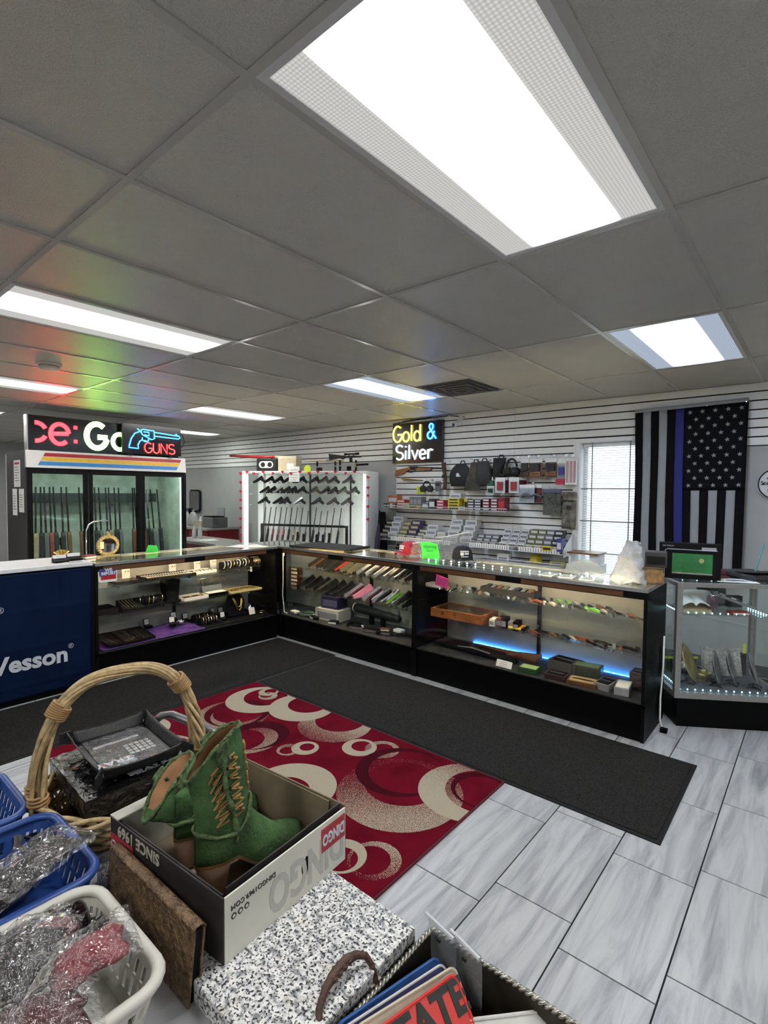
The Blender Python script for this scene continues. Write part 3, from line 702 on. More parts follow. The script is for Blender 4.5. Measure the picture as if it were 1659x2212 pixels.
# --- umbrella and gun bag beside the case
t = thing('umbrella', 'dark purple folded umbrella leaning on the right side of the gun case', 'umbrella', (-4.32, 4.90, 0)); t.rotation_euler = (0, .08, 0)
UM = M('umbrella_cloth', (.03, .02, .05), .7)
obj('canopy', MB().tube([(0, 0, .35), (0, 0, .5), (0, 0, .95), (0, 0, 1.15)], [.012, .03, .035, .015], 8), UM, t); obj('handle', MB().cyl((0, 0, 1.15), (0, 0, 1.32), .01, 8), BLACKM, t); obj('tip', MB().cyl((0, 0, 0), (0, 0, .35), .006, 6), BLACKM, t)
t = thing('gun_bag', 'tall soft black gun bag standing against the wall by the gun case', 'gun bag', (-4.50, 5.30, 0)); t.rotation_euler = (0, 0, 0)
obj('body', MB().grid(lambda u, v: ((.02 + .066 * math.sin(PI * min(1, v * .9 + .05)) ** .6) * math.cos(2 * PI * u), .05 * math.sin(PI * min(1, v * .95 + .03)) ** .5 * math.sin(2 * PI * u), 1.28 * v), 16, 18, wrap=True), VELVET, t, smooth=True); obj('zip_piping', MB().tube([(.021 + .068 * math.sin(PI * min(1, v * .9 + .05)) ** .6, 0, 1.28 * v) for v in [i / 14 for i in range(15)]], .004, 6), GREYS, t)

# ================================================================ red cabinets and clutter at the back
RC = M('red_cabinet', (.22, .012, .02), .4, var=.08); CTOP = M('grey_worktop', (.34, .33, .31), .45, var=.15, scale=60)
for i, x in enumerate((-9.9, -9.25, -8.6)):
    t = thing('base_cabinet', ['red base cabinet farthest left beside the cooler', 'red base cabinet in the middle of the back row', 'red base cabinet nearest the white gun case'][i], 'cabinet', (x, 4.78, 0), 0, 'red base cabinets')
    obj('body', MB().box(0, .645, .02, .6, .08, .86), RC, t); obj('kick', MB().box(.02, .62, .06, .6, 0, .08), BLACK, t)
    for k in (0, 1):
        d = obj('door', MB().box(.01 + .318 * k, .315 + .318 * k, 0, .02, .10, .66), RC, t); obj('pull', MB().box(.12 + .318 * k, .19 + .318 * k, -.02, -.002, .60, .612), SILVER, d)
        d = obj('drawer', MB().box(.01 + .318 * k, .315 + .318 * k, 0, .02, .68, .85), RC, t); obj('pull', MB().box(.12 + .318 * k, .19 + .318 * k, -.02, -.002, .76, .772), SILVER, d)
t = obj('worktop', MB().box(-9.93, -7.93, 4.74, 5.38, .86, .90), CTOP, bevel=.005); tag(t, 'grey worktop running over the red cabinets', 'worktop')
t = thing('service_counter', 'low red service counter with a grey top in front of the cabinets', 'counter', (-7.9, 4.1, 0)); obj('body', MB().box(0, 1.3, 0, .55, .05, .74), RC, t); obj('top', MB().box(-.03, 1.33, -.03, .58, .74, .78), CTOP, t); obj('kick', MB().box(.03, 1.27, .03, .52, 0, .05), BLACK, t)
for k in (0, 1): obj('handle', MB().box(.42 + k * .1, .48 + k * .1, -.02, 0, .62, .632), SILVER, t)
t = thing('oval_mirror', 'narrow black rounded mirror on the grey wall by the cooler', 'mirror', (-9.38, 5.385, 1.34))
def rrect(w, h, r, n=6):
    o = []
    for cx, cy, a in ((w - r, h - r, 0), (-w + r, h - r, 90), (-w + r, -h + r, 180), (w - r, -h + r, 270)): o += arc(cx, cy, r, r, a, a + 90, n)
    return o
obj('frame', MB().prism(rrect(.19, .215, .07), -.03, 0, 'y'), M('mirror_black', (.01, .01, .01), .3), t); obj('mirror_glass', MB().prism(rrect(.16, .185, .055), -.033, -.03, 'y'), M('mirror_face', (.5, .5, .52), .03, metal=1., var=.01), t)
clut = [('plastic_bag', 'clear crumpled plastic bag on the far worktop', -8.75), ('spray_bottle', 'white spray bottle on the far worktop', -8.95), ('coffee_maker', 'black coffee maker on the far worktop', -9.25), ('potted_plant', 'small dark plant in a glass jar by the cooler', -9.8), ('tissue_box', 'pale patterned tissue box on the far worktop', -8.35), ('printer', 'grey desktop printer on the far worktop', -8.1)]
BOTM = M('milky_plastic', (.55, .58, .58), .4)
def bottle(name, lab, loc, r, h, m, capm, group=None):
    t = thing(name, lab, 'bottle', loc, 0, group)
    obj('body', MB().lathe([(r * .95, 0), (r, .01), (r, h * .62), (r * .45, h * .8), (r * .4, h * .86)], 14), m, t, smooth=True); obj('cap', MB().lathe([(r * .5, h * .86), (r * .5, h), (r * .2, h * 1.01)], 12), capm, t)
    return t
bottle('spray_bottle', clut[1][1], (-8.93, 4.95, .9), .045, .30, BOTM, M('cap_blue', (.05, .12, .3), .5))
t = thing('plastic_bag', clut[0][1], 'bag', (-8.72, 4.95, .925)); obj('film', MB().grid(lambda u, v: ((.13 + .03 * nz((3 * u, 4 * v, 1), 3)) * math.cos(2 * PI * u) * (1 - .6 * v * v), .09 * math.sin(2 * PI * u) * (1 - .6 * v * v) + .02 * nz((u, v, 5), 6), .22 * v + .015 * nz((u * 2, v, 2), 6)), 18, 9, wrap=True), glass('bag_film', (.9, .9, .92), .18, .12, .6, 18, (.7, .7, .72), .35), t, smooth=True); obj('knot', MB().lathe([(.03, .21), (.012, .23), (.035, .26)], 10), BOTM, t)
t = thing('coffee_maker', clut[2][1], 'coffee maker', (-9.22, 4.98, .9)); obj('body', MB().box(-.09, .09, 0, .2, 0, .30), BLACK, t, bevel=.01); obj('head', MB().box(-.09, .09, -.1, 0, .2, .30), BLACK, t, bevel=.01); obj('carafe', MB().lathe([(.05, .01), (.065, .03), (.06, .12), (.05, .15)], 14), CLEAR, t, (0, -.05, 0), smooth=True)
t = thing('potted_plant', clut[3][1], 'plant', (-9.72, 4.98, .9)); obj('jar', MB().lathe([(.05, 0), (.06, .02), (.06, .12), (.045, .14)], 14), glass('green_jar', (.6, .7, .62), .1), t, smooth=True)
for k in range(9):
    a = k * 2.4; obj('leaf', MB().grid(lambda u, v: (math.cos(a) * .12 * v + (u - .5) * .03 * math.sin(PI * v) * math.sin(a), math.sin(a) * .12 * v - (u - .5) * .03 * math.sin(PI * v) * math.cos(a), .13 + .16 * v - .08 * v * v), 3, 6), M('dark_leaf', (.03, .06, .025), .6), t)
t = thing('tissue_box', clut[4][1], 'box', (-8.42, 4.92, .901)); obj('carton', MB().box(-.13, .13, -.06, .06, 0, .10), M('floral_card', (.42, .38, .25), .7, var=.4, scale=30), t, bevel=.003); obj('tissue', MB().grid(lambda u, v: ((u - .5) * .1 * (1 - v * .5), .03 * math.sin(6 * u) * v, .10 + .07 * v + .01 * math.sin(9 * u)), 8, 5), PAPER, t)
t = thing('printer', clut[5][1], 'printer', (-8.08, 5.0, .9)); obj('body', MB().box(-.16, .16, -.15, .15, 0, .18), GREYS, t, bevel=.012); obj('paper_feed', MB().box(-.11, .11, .1, .12, .18, .34), M('feed_grey', (.3, .31, .34), .5), t); obj('lid', MB().box(-.15, .15, -.14, .08, .181, .2), BLACK, t)
for i, x in enumerate((-7.72, -7.55)):
    bottle('glue_bottle', ['white pointed squeeze bottle on the red service counter, left one', 'white pointed squeeze bottle on the red service counter, right one'][i], (x, 4.4, .78), .035, .2, BOTM, BOTM, 'squeeze bottles')
t = thing('paper_stack', 'white papers lying on the red service counter', 'paper', (-7.2, 4.3, .78)); obj('sheet', MB().box(-.15, .15, -.1, .1, 0, .004), PAPER, t, (0, 0, 0), (0, 0, .2)); obj('sheet', MB().box(-.15, .15, -.1, .1, .004, .008), PAPER, t, (.05, .03, 0), (0, 0, -.3))
# clutter behind the cooler at the left edge
t = thing('office_chair', 'black chair back showing left of the cooler', 'chair', (-8.15, 1.63, 0)); obj('backrest', MB().box(-.05, .03, -.23, .23, .65, 1.22), BLACK, t, bevel=.03); obj('seat', MB().box(.03, .45, -.23, .23, .45, .53), BLACK, t, bevel=.02); obj('column', MB().cyl((.25, 0, .1), (.25, 0, .45), .03, 10), BLACKM, t)
for k in range(5):
    a = 2 * PI * k / 5; obj('leg', MB().tube([(.25, 0, .1), (.25 + .27 * math.cos(a), .27 * math.sin(a), .03)], .018, 8), BLACKM, t)
t = thing('storage_shelf', 'cluttered white shelf unit at the far left edge', 'shelf', (-9.4, 1.35, 0)); obj('back_panel', MB().box(-.36, -.34, -.7, .5, 0, 1.05), WHITE, t)
for z in (.3, .65, 1.02): obj('shelf', MB().box(-.34, 0, -.7, .5, z, z + .025), WHITE, t)
for y in (-.7, .48): obj('side_panel', MB().box(-.34, 0, y, y + .02, 0, 1.05), WHITE, t)
for i, (y, z, c, nm) in enumerate(((.1, 1.045, (.012, .012, .014), 'black helmet bag on top of the far white shelf'), (.15, .675, (.2, .02, .03), 'dark red toolbox on the far white shelf'), (-.25, .675, (.4, .4, .42), 'grey carton on the far white shelf'), (.2, .325, (.2, .02, .03), 'red crate on the low far white shelf'))):
    t = thing('storage_box', nm, 'box', (-9.55, 1.35 + y, z + .003), 0); obj('body', MB().box(-.12, .12, -.16, .16, 0, .2), M('stor%d' % i, c, .5), t, bevel=.02); obj('handle', MB().tube([(.125, -.06, .14), (.14, -.04, .15), (.14, .04, .15), (.125, .06, .14)], .006, 6), BLACKM, t)
# ================================================================ glass showcases
BACKP = M('case_back_cream', (.40, .385, .34), .55, var=.12, scale=3)
VAL = M('brown_valance', (.11, .045, .018), .35, var=.5, scale=3)
LEDW = glow('warm_led', (1.0, .70, .34), 40.0)
SHG = glass('case_shelf_glass', (.92, .97, .95), .06)
FRG = glass('case_front_glass', (.97, .98, .98), .045)
TOPG = glass('case_top_glass', (.93, .97, .95), .05)
def showcase(label, loc, rz, L_, D=.5, front0=0., led=LEDW, shelves=(.51, .745)):
    t = thing('glass_showcase', label, 'showcase', loc, rz, 'black glass showcases')
    obj('base', MB().box(.0, L_, .012, D, .0, .235), BLACK, t)
    obj('kick_line', MB().box(.0, L_, .0, .012, .222, .236), BLACK, t)
    obj('deck', MB().box(.02, L_ - .02, .012, D - .02, .236, .242), M('deck_charcoal', (.03, .03, .032), .8, var=.2), t)
    for x in (0, L_ - .02): obj('end_panel', MB().box(x, x + .02, .012, D, .236, .945), BLACK, t)
    for x in (front0, L_ - .022): obj('corner_post', MB().box(x, x + .022, 0, .012, .0, .945), BLACKM, t)
    for k in (0, 1):
        w = (L_ - .04) / 2
        obj('sliding_back', MB().box(.02 + w * k, .02 + w * (k + 1), D - .02 + .006 * k, D - .014 + .006 * k, .242, .93), BACKP, t)
    obj('divider', MB().box(L_ / 2 + front0 / 2 - .012, L_ / 2 + front0 / 2 + .012, D - .045, D - .021, .242, .93), GUNM, t)
    obj('front_pane', MB().box(front0 + .022, L_ - .022, .004, .009, .236, .905), FRG, t)
    obj('front_rail', MB().box(front0, L_, -.004, .02, .90, .945), BLACKM, t)
    w = (L_ - front0)
    for k in (0, 1): obj('valance', MB().box(front0 + .06 + w * .5 * k, front0 + w * .5 * k + w * .42, -.006, -.004, .905, .938), VAL, t)
    obj('led_bar', MB().box(front0 + .05, L_ - .05, .022, .036, .915, .925), led, t)
    obj('top_frame', MB().box(0, L_, -.008, .022, .945, .967).box(0, L_, D - .022, D, .945, .967).box(0, .022, .022, D - .022, .945, .967).box(L_ - .022, L_, .022, D - .022, .945, .967), ALU, t)
    obj('top_pane', MB().box(.022, L_ - .022, .022, D - .022, .957, .965), TOPG, t)
    for z in shelves:
        s = obj('shelf', MB().box(max(front0 - .3, .025), L_ - .03, .12, D - .05, z - .008, z), SHG, t)
        for x in (front0 + .25, L_ / 2 + front0 / 2, L_ - .25): obj('bracket', MB().box(x - .006, x + .006, .14, D - .03, z - .022, z - .009), ALU, s)
    return t
LC = (-4.37, 1.64)
showcase('jewelry showcase with lit shelves running towards the cooler', (LC[0], LC[1], 0), PI / 2, 1.79)
MC = (-4.88, 3.47)
showcase('pistol showcase in the inner corner of the counters', (MC[0], MC[1], 0), 0, 2.285, front0=.50)
RCX = (-2.592, 3.47)
showcase('knife showcase with blue light strip and pink note', (RCX[0], RCX[1], 0), 0, 1.79, led=glow('warm_led_b', (1.0, .76, .42), 34.0))
# blue light strip low inside the knife showcase
t = thing('light_strip', 'blue light strip glowing low inside the knife showcase', 'light strip', (RCX[0], RCX[1], .245)); BLUL = glow('blue_led', (.15, .60, 1.0), 5.0, True)
obj('glow_bar', MB().box(.30, 1.68, .464, .470, 0, .005), glow('blue_bar', (.02, .25, 1.0), 16.0), t)
for k in range(26): obj('diode', MB().box(.32 + k * .052, .332 + k * .052, .460, .464, .0, .006), BLUL, t)
# counter wrapped in the blue banner
t = thing('wrapped_counter', 'counter with a white top hidden behind the navy banner', 'counter', (-4.37, -.6, 0)); obj('body', MB().box(-.5, -.01, 0, 2.22, 0, .955), BLACK, t); obj('top', MB().box(-.51, .005, 0, 2.225, .955, .985), M('counter_white', (.70, .72, .74), .35, var=.06), t, bevel=.004); obj('end_post', MB().box(-.5, .0, 2.205, 2.235, 0, .95), BLACKM, t)
NAVY = M('navy_vinyl', (.0035, .0115, .040), .6, spec=.08, var=.15, scale=6, bump=.1, bscale=40)
def bz(y, z): return .010 + .004 * math.sin(y * 9) * math.sin(z * 11) + .005 * nz((y, z, 0), 4) + .004 * math.exp(-((((z + .05) % .30) - .15) / .012) ** 2) + .003 * math.exp(-((((y + .02) % .26) - .13) / .012) ** 2)
ban = thing('banner', 'navy blue banner with large white lettering hung on the counter', 'banner', (-4.365, 0, 0))
obj('cloth', MB().grid(lambda u, v: (bz(-.5 + 2.1 * u, v), -.5 + 2.1 * u + .02 * (v - .5) * (u > .98), .045 + .90 * v), 90, 60), NAVY, ban, smooth=True, solid=.002)
PRW = M('print_white', (.60, .63, .70), .6)
def wrap_text(s, size, y, z, mat, parent, bold, slope=0.0):
    me = text_mesh(s, size, 0, bold, 'RIGHT')
    import bmesh
    bm = bmesh.new(); bm.from_mesh(me)
    bmesh.ops.subdivide_edges(bm, edges=[e for e in bm.edges if e.calc_length() > .05], cuts=1)
    bm.to_mesh(me); bm.free()
    for v in me.vertices:
        yy = y + v.co.x; zz = z + v.co.y + v.co.x * slope; v.co = (bz(yy, (zz - .045) / .9) + .0035, yy, zz)
    me.materials.clear()
    return obj('lettering', me, mat, parent)
wrap_text('Wesson', .165, 1.435, .300, PRW, ban, .0055)
wrap_text('®', .05, 1.475, .355, PRW, ban, .0)
wrap_text('®', .06, 1.035, .70, PRW, ban, .0)
# things on the white counter end and jewelry case top
def desk(label, loc, rz=0.): 
    t = thing('card_holder', label, 'card holder', loc, rz, 'card holders'); obj('holder', MB().prism([(-.035, 0), (.035, 0), (.03, .035), (-.01, .02), (-.035, .012)], -.05, .05, 'x', X=Matrix.Identity(4)), BLACK, t); obj('cards', MB().box(-.045, .045, -.006, .006, .02, .055), PAPER, t, (0, .012, 0), (-.25, 0, 0)); return t
desk('black card holder with white cards on the white counter, left one', (-4.50, 1.44, .987), PI / 2); desk('black card holder with white cards on the white counter, right one', (-4.56, 1.56, .987), PI / 2)
t = thing('flyer', 'white flyer lying on the counter in front of the card holders', 'paper', (-4.43, 1.52, .987)); obj('sheet', MB().box(-.04, .04, -.07, .07, 0, .001), PAPER, t); obj('print_block', MB().box(-.03, .03, -.05, .05, .001, .0015), M('print_grey', (.25, .25, .27), .7), t)
t = thing('gold_fan', 'small gold shell dish standing behind the card holders', 'ornament', (-4.72, 1.52, .987)); obj('shell', MB().grid(lambda u, v: (.008 * math.sin(12 * u), (u - .5) * .12 * v, .07 * v * math.sin(PI * (.25 + .5 * u)) + .005), 14, 5), GOLD, t, solid=.003); obj('foot', MB().lathe([(.025, 0), (.02, .008), (.008, .015)], 12), GOLD, t)
t = thing('card_stack', 'short stack of cards with a red band beside the mirror', 'cards', (-4.58, 1.67, .969))
for k in range(4): obj('card', MB().box(-.035, .035, -.045, .045, .012 * k, .012 * k + .011), [PAPER, M('print_grey'), PAPER, M('maroon_card', (.2, .03, .04), .6)][k], t, (0, 0, 0), (0, 0, .1 * k))
t = thing('desk_lamp', 'thin chrome hooked lamp arm on the jewelry case', 'lamp', (-4.70, 1.70, .966)); obj('arm', MB().tube([(0, 0, .012), (0, 0, .24), (0, .02, .29), (0, .06, .315), (0, .16, .325)], .006, 8), SILVER, t, smooth=True); obj('foot', MB().lathe([(.05, 0), (.05, .008), (.01, .014)], 16), SILVER, t); obj('head', MB().box(-.012, .012, .10, .17, .314, .322), SILVER, t)
t = thing('vanity_mirror', 'ornate gold framed oval mirror on the jewelry case', 'mirror', (-4.62, 1.84, .966), PI / 2 + .25)
ORN = M('antique_gold', (.42, .33, .16), .45, metal=.6, var=.4, scale=60, bump=.5, bscale=120)
fr_ = MB(); 
for k in range(26):
    a = 2 * PI * k / 26; fr_.lathe([(.001, -.014), (.012, -.008), (.016, 0), (.012, .008), (.001, .014)], 7, X=Matrix.Translation((.092 * math.cos(a), 0, .115 + .078 * math.sin(a))))
fr_.tube([(.088 * math.cos(2 * PI * k / 32), 0, .115 + .072 * math.sin(2 * PI * k / 32)) for k in range(32)], .014, 8, closed=True)
obj('frame', fr_, ORN, t, smooth=True)
obj('crest', MB().lathe([(.002, .19), (.022, .2), (.016, .215), (.02, .222), (.002, .235)], 10), ORN, t, smooth=True)
obj('foot', MB().tube([(-.11, 0, .008), (-.05, -.004, .022), (0, -.006, .03), (.05, -.004, .022), (.11, 0, .008)], [.009, .014, .018, .014, .009], 8), ORN, t, smooth=True)
obj('mirror_glass', MB().prism(arc(0, .115, .082, .066, 0, 354, 36), -.003, .003, 'y'), M('mirror_face', (.5, .5, .52), .03, metal=1., var=.01), t)
obj('price_tag', MB().box(-.085, -.05, -.018, -.016, .09, .15), M('tag_cream', (.7, .62, .42), .7), t)
t = thing('green_note', 'fluorescent green note standing on the jewelry case back edge', 'note', (-4.80, 2.30, .966)); obj('sheet', MB().prism([(-.06, 0), (.07, .005), (.05, .06), (-.03, .07)], -.001, .001, 'x'), M('fluo_green', (.06, .80, .10), .6), t); obj('fold', MB().box(-.012, 0, -.06, .07, 0, .002), M('fluo_green'), t)
t = thing('rubber_mat', 'thick black rubber counter mat on the corner showcase', 'mat', (-3.88, 3.72, .968), .12); obj('pad', MB().box(-.36, .36, -.22, .22, .004, .022), M('black_rubber', (.012, .012, .013), .75, bump=.3, bscale=300), t, bevel=.004); obj('underside', MB().box(-.35, .35, -.21, .21, 0, .004), CARD, t)
t = thing('paper_sheet', 'white printed papers lying at the corner of the jewelry case', 'paper', (-4.64, 3.20, .966)); obj('sheet', MB().box(-.14, .14, -.11, .11, 0, .001), PAPER, t, (0, 0, 0), (0, 0, .3)); obj('sheet', MB().box(-.14, .14, -.11, .11, .001, .002), PAPER, t, (.04, .08, 0), (0, 0, -.2))

# ---------------------------------------------------------------- jewelry case contents; J(u, d, z): u along the case, d depth
def J(y, d, z): return (LC[0] - d, y, z)
JZ1, JZ2, JZ0 = .746, .511, .243
def tray(name, label, loc, rz, w, d, h, m, fill=None, group=None, cat='tray'):
    t = thing(name, label, cat, loc, rz, group)
    obj('tray', MB().box(-w / 2, w / 2, -d / 2, d / 2, 0, .004).box(-w / 2, w / 2, -d / 2, -d / 2 + .004, .004, h).box(-w / 2, w / 2, d / 2 - .004, d / 2, .004, h).box(-w / 2, -w / 2 + .004, -d / 2 + .004, d / 2 - .004, .004, h).box(w / 2 - .004, w / 2, -d / 2 + .004, d / 2 - .004, .004, h), m, t)
    return t
def rings_fill(t, w, d, z, n1, n2, r, mats):
    for q, m in enumerate(mats):
        mb = MB()
        for a in range(n1):
            for b in range(n2):
                if (a * 3 + b * 5) % len(mats) != q: continue
                x = -w / 2 + w * (a + .5) / n1; y = -d / 2 + d * (b + .5) / n2
                mb.tube([(x + r * math.cos(2 * PI * k / 8), y, z + r * math.sin(2 * PI * k / 8)) for k in range(8)], r * .28, 5, closed=True)
        obj('ring_rows', mb, m, t, kind='stuff')
t = tray('ring_tray', 'long black tray of rings on the top jewelry shelf', J(2.36, .26, JZ1), PI / 2, .46, .24, .026, VELVET); rings_fill(t, .44, .22, .016, 18, 6, .009, [GOLD, SILVER, M('pearl', (.8, .76, .7), .3)])
t = tray('ring_tray', 'small black tray of rings behind the we report card', J(1.98, .26, JZ1), PI / 2, .22, .16, .018, VELVET); rings_fill(t, .2, .14, .012, 8, 4, .008, [GOLD, SILVER])
t = tray('watch_tray', 'white tray of brown leather pieces on the top jewelry shelf', J(2.70, .26, JZ1), PI / 2, .26, .16, .026, PAPER)
for k in range(6): obj('strap', MB().tube([(-.10 + .04 * k, -.06, .012), (-.09 + .04 * k, 0, .03), (-.10 + .04 * k, .06, .012)], .007, 6, flat=.5), [WOODS, GOLD, WOODS][k % 3], t)
def roll(name, label, loc, w, n, mats, r=.035, group='bracelet displays'):
    t = thing(name, label, 'jewelry stand', loc, PI / 2, group)
    obj('roll', MB().cyl((-w / 2, 0, r + .011), (w / 2, 0, r + .011), r, 16), VELVET, t, smooth=False); obj('foot', MB().box(-w / 2, w / 2, -r, r, 0, .012), VELVET, t)
    for k in range(n):
        x = -w / 2 + w * (k + .7) / (n + .4)
        obj('bracelet', MB().tube([(x + .006 * math.sin(a), (r + .005) * math.cos(a), r + .011 + (r + .005) * math.sin(a)) for a in [2 * PI * q / 16 for q in range(16)]], .0035 + .0015 * (k % 2), 6, closed=True), mats[k % len(mats)], t, smooth=True)
    return t
t = roll('bracelet_roll', 'black roll of white and gold bracelets at the far end of the top jewelry shelf', J(3.10, .27, JZ1), .34, 9, [PAPER, SILVER, PAPER, GOLD, SILVER]); obj('price_tag', MB().box(.15, .175, -.05, -.049, -.05, .0), PAPER, t)
t = roll('bracelet_roll', 'short roll of hanging gold bracelets beside the end panel', J(3.32, .24, JZ1), .10, 5, [GOLD, GOLD, SILVER], .042)
roll('bracelet_roll', 'long black roll of watches on the middle jewelry shelf', J(2.20, .27, JZ2), .26, 6, [SILVER, BLACKM, GOLD])
for i, y in enumerate((1.86, 2.06, 2.50, 2.76, 2.94)):
    t = thing('earring_card', 'white earring card, %s from the left behind the top jewelry shelf' % ORD[i], 'card', J(y, .42, JZ1), PI / 2, 'earring cards'); obj('card', MB().box(-.035, .035, -.002, 0, 0, .11), PAPER, t, (0, 0, 0), (-.1, 0, 0)); obj('stud', MB().lathe([(.001, 0), (.008, .003), (.001, .006)], 8), GOLD, t, (-.012, -.012, .07), (PI / 2, 0, 0)); obj('stud', MB().lathe([(.001, 0), (.008, .003), (.001, .006)], 8), GOLD, t, (.012, -.012, .07), (PI / 2, 0, 0))
t = tray('display_box', 'open black box at the left end of the middle jewelry shelf', J(1.78, .26, JZ2), PI / 2, .2, .2, .045, VELVET, cat='box'); obj('brooch', MB().lathe([(.02, .004), (.014, .012), (.002, .016)], 10), GOLD, t)
t = thing('necklace_ramp', 'sloped black ramp of gold necklaces on the middle jewelry shelf', 'jewelry stand', J(2.02, .25, JZ2), PI / 2); obj('ramp', MB().prism([(-.08, 0), (.08, 0), (.08, .07), (-.08, .012)], -.09, .09, 'x'), VELVET, t)
for k in range(6): obj('necklace', MB().tube([(-.07 + .026 * k, .07, .068), (-.066 + .026 * k, 0, .044), (-.06 + .026 * k, -.075, .018)], .0028, 5), GOLD if k % 2 else SILVER, t)
for k in range(5): obj('pendant', MB().lathe([(.001, 0), (.009, .003), (.001, .006)], 8), SILVER, t, (-.06 + .026 * k, -.06, .022))
t = thing('pedestal', 'square black pedestal between the two jewelry shelves', 'stand', J(2.40, .28, JZ2), PI / 2); obj('column', MB().taper(-.07, .07, -.06, .06, .012, .205, .012), VELVET, t, bevel=.003); obj('foot', MB().box(-.075, .075, -.065, .065, 0, .012), VELVET, t)
t = tray('watch_tray', 'white tray of brown bracelets on the middle jewelry shelf', J(2.60, .24, JZ2), PI / 2, .25, .17, .03, PAPER)
for k in range(7): obj('bracelet', MB().tube([(-.1 + .033 * k + .018 * math.cos(a), .04 * math.sin(a), .016) for a in [2 * PI * q / 12 for q in range(12)]], .005, 6, closed=True), WOODS if k % 3 else GOLD, t)
t = thing('pen_box', 'silver-framed flat box on the middle jewelry shelf', 'box', J(2.85, .24, JZ2), PI / 2); obj('body', MB().box(-.11, .11, -.06, .06, 0, .028), BLACK, t); obj('lid', MB().box(-.11, .11, -.003, .003, 0, .06), SILVER, t, (0, .05, .028), (-.35, 0, 0)); obj('insert', MB().box(-.10, .10, -.05, .05, .028, .03), PAPER, t)
t = tray('chain_tray', 'pale gold tray of chains at the right of the middle jewelry shelf', J(3.16, .25, JZ2), PI / 2, .38, .2, .014, M('yellow_felt', (.62, .5, .26), .8)); 
for k in range(12): obj('chain', MB().tube([(-.17 + .03 * k, -.08, .008), (-.165 + .03 * k, .0, .008), (-.17 + .03 * k, .08, .008)], .003, 5), GOLD, t)
for i, y in enumerate((2.80, 2.98)):
    t = thing('earring_stand', ['brass T-shaped earring stand behind the silver box', 'brass T-shaped earring stand behind the chain tray'][i], 'jewelry stand', J(y, .38, JZ2), PI / 2, 'earring stands'); obj('stem', MB().cyl((0, 0, .006), (0, 0, .15), .003, 6), GOLD, t); obj('crossbar', MB().cyl((-.07, 0, .15), (.07, 0, .15), .003, 6), GOLD, t); obj('foot', MB().lathe([(.03, 0), (.025, .006)], 12), GOLD, t)
    for x in (-.06, -.02, .025, .06): obj('hoop', MB().tube([(x, .0 + .002, .135 + .0), (x + .016, 0, .12), (x, 0, .105), (x - .016, 0, .12)], .0025, 5, closed=True), GOLD, t)
# lower deck of the jewelry case
t = thing('purple_cloth', 'rumpled purple velvet cloth on the jewelry case floor', 'cloth', J(2.16, .02, JZ0))
PUR = M('purple_velvet', (.085, .028, .22), .6, var=.3, scale=30)
obj('cloth', MB().grid(lambda u, v: (-.01 - .40 * v, -.46 + .92 * u, .006 + .055 * max(0, math.sin(PI * u)) ** .6 * math.sin(PI * min(1, v * 1.0)) * max(0, u - .25) * 1.6 + .014 * abs(nz((u * 2.5, v * 2.5, 3), 3.3)) * (.3 + (u > .35))), 46, 26), PUR, t, smooth=True, solid=.003)
for i, y in enumerate((1.80, 1.93, 2.06)):
    t = tray('necklace_tray', '%s tray of thin necklaces on the case floor' % ['leftmost black', 'middle black', 'third black'][i], (LC[0] - .19, y + .02, JZ0 + .034), PI / 2, .125, .30, .02, VELVET, group='necklace trays')
    for k in range(5): obj('necklace', MB().tube([(-.045 + .022 * k, .13, .01), (-.04 + .022 * k, 0, .014), (-.045 + .022 * k, -.12, .01)], .0022, 5), [GOLD, SILVER, GOLD][k % 3], t)
    for k in range(4): obj('pendant', MB().lathe([(.001, 0), (.009, .003), (.001, .006)], 8), SILVER, t, (-.04 + .025 * k, -.11 + .03 * (k % 2), .012))
    t.rotation_euler = (.12, 0, PI / 2)
def ringbox(label, loc, rz, m=BLACK):
    t = thing('ring_box', label, 'ring box', loc, rz, 'ring boxes'); obj('base', MB().box(-.028, .028, -.03, .03, 0, .024), m, t, bevel=.003); obj('lid', MB().box(-.028, .028, -.004, .004, 0, .06), m, t, (0, .028, .024), (-.2, 0, 0)); obj('lining', MB().box(-.022, .022, -.006, -.004, .006, .054), PAPER, t, (0, .028, .024), (-.2, 0, 0)); obj('ring', MB().tube([(.009 * math.cos(2 * PI * k / 10), -.004, .03 + .009 * math.sin(2 * PI * k / 10)) for k in range(10)], .0025, 5, closed=True), GOLD, t)
    return t
RB = [(2.23, .36, 'open ring box left of the purple cloth', .03), (2.36, .16, 'open ring box on the front of the purple cloth', .06), (2.45, .30, 'open ring box on top of the purple cloth', .062), (2.64, .42, 'open ring box standing against the back, left one', .0), (2.95, .42, 'open ring box standing against the back, middle one', .0), (3.02, .40, 'open ring box standing against the back, right one', .0), (2.92, .20, 'open ring box lit white beside the bracelets', .0)]
for y, d, l, dz in RB: ringbox(l, J(y, d, JZ0 + dz), PI / 2 + rnd.uniform(-.3, .3))
t = thing('bangle', 'wide silver bangle on the purple cloth', 'bangle', J(2.46, .2, JZ0 + .062)); obj('band', MB().lathe([(.034, 0), (.037, .004), (.037, .02), (.034, .024), (.032, .012), (.034, 0)], 24), SILVER, t, smooth=True); obj('stone', MB().lathe([(.001, 0), (.009, .004), (.001, .008)], 8), GOLD, t, (.037, 0, .01))
roll('bracelet_roll', 'low roll of silver bracelets beside the purple cloth', J(2.72, .16, JZ0), .18, 6, [SILVER, WOODS, SILVER]); roll('bracelet_roll', 'low roll of brown bracelets behind the silver ones', J(2.76, .32, JZ0), .22, 7, [WOODS, GOLD, BLACKM])
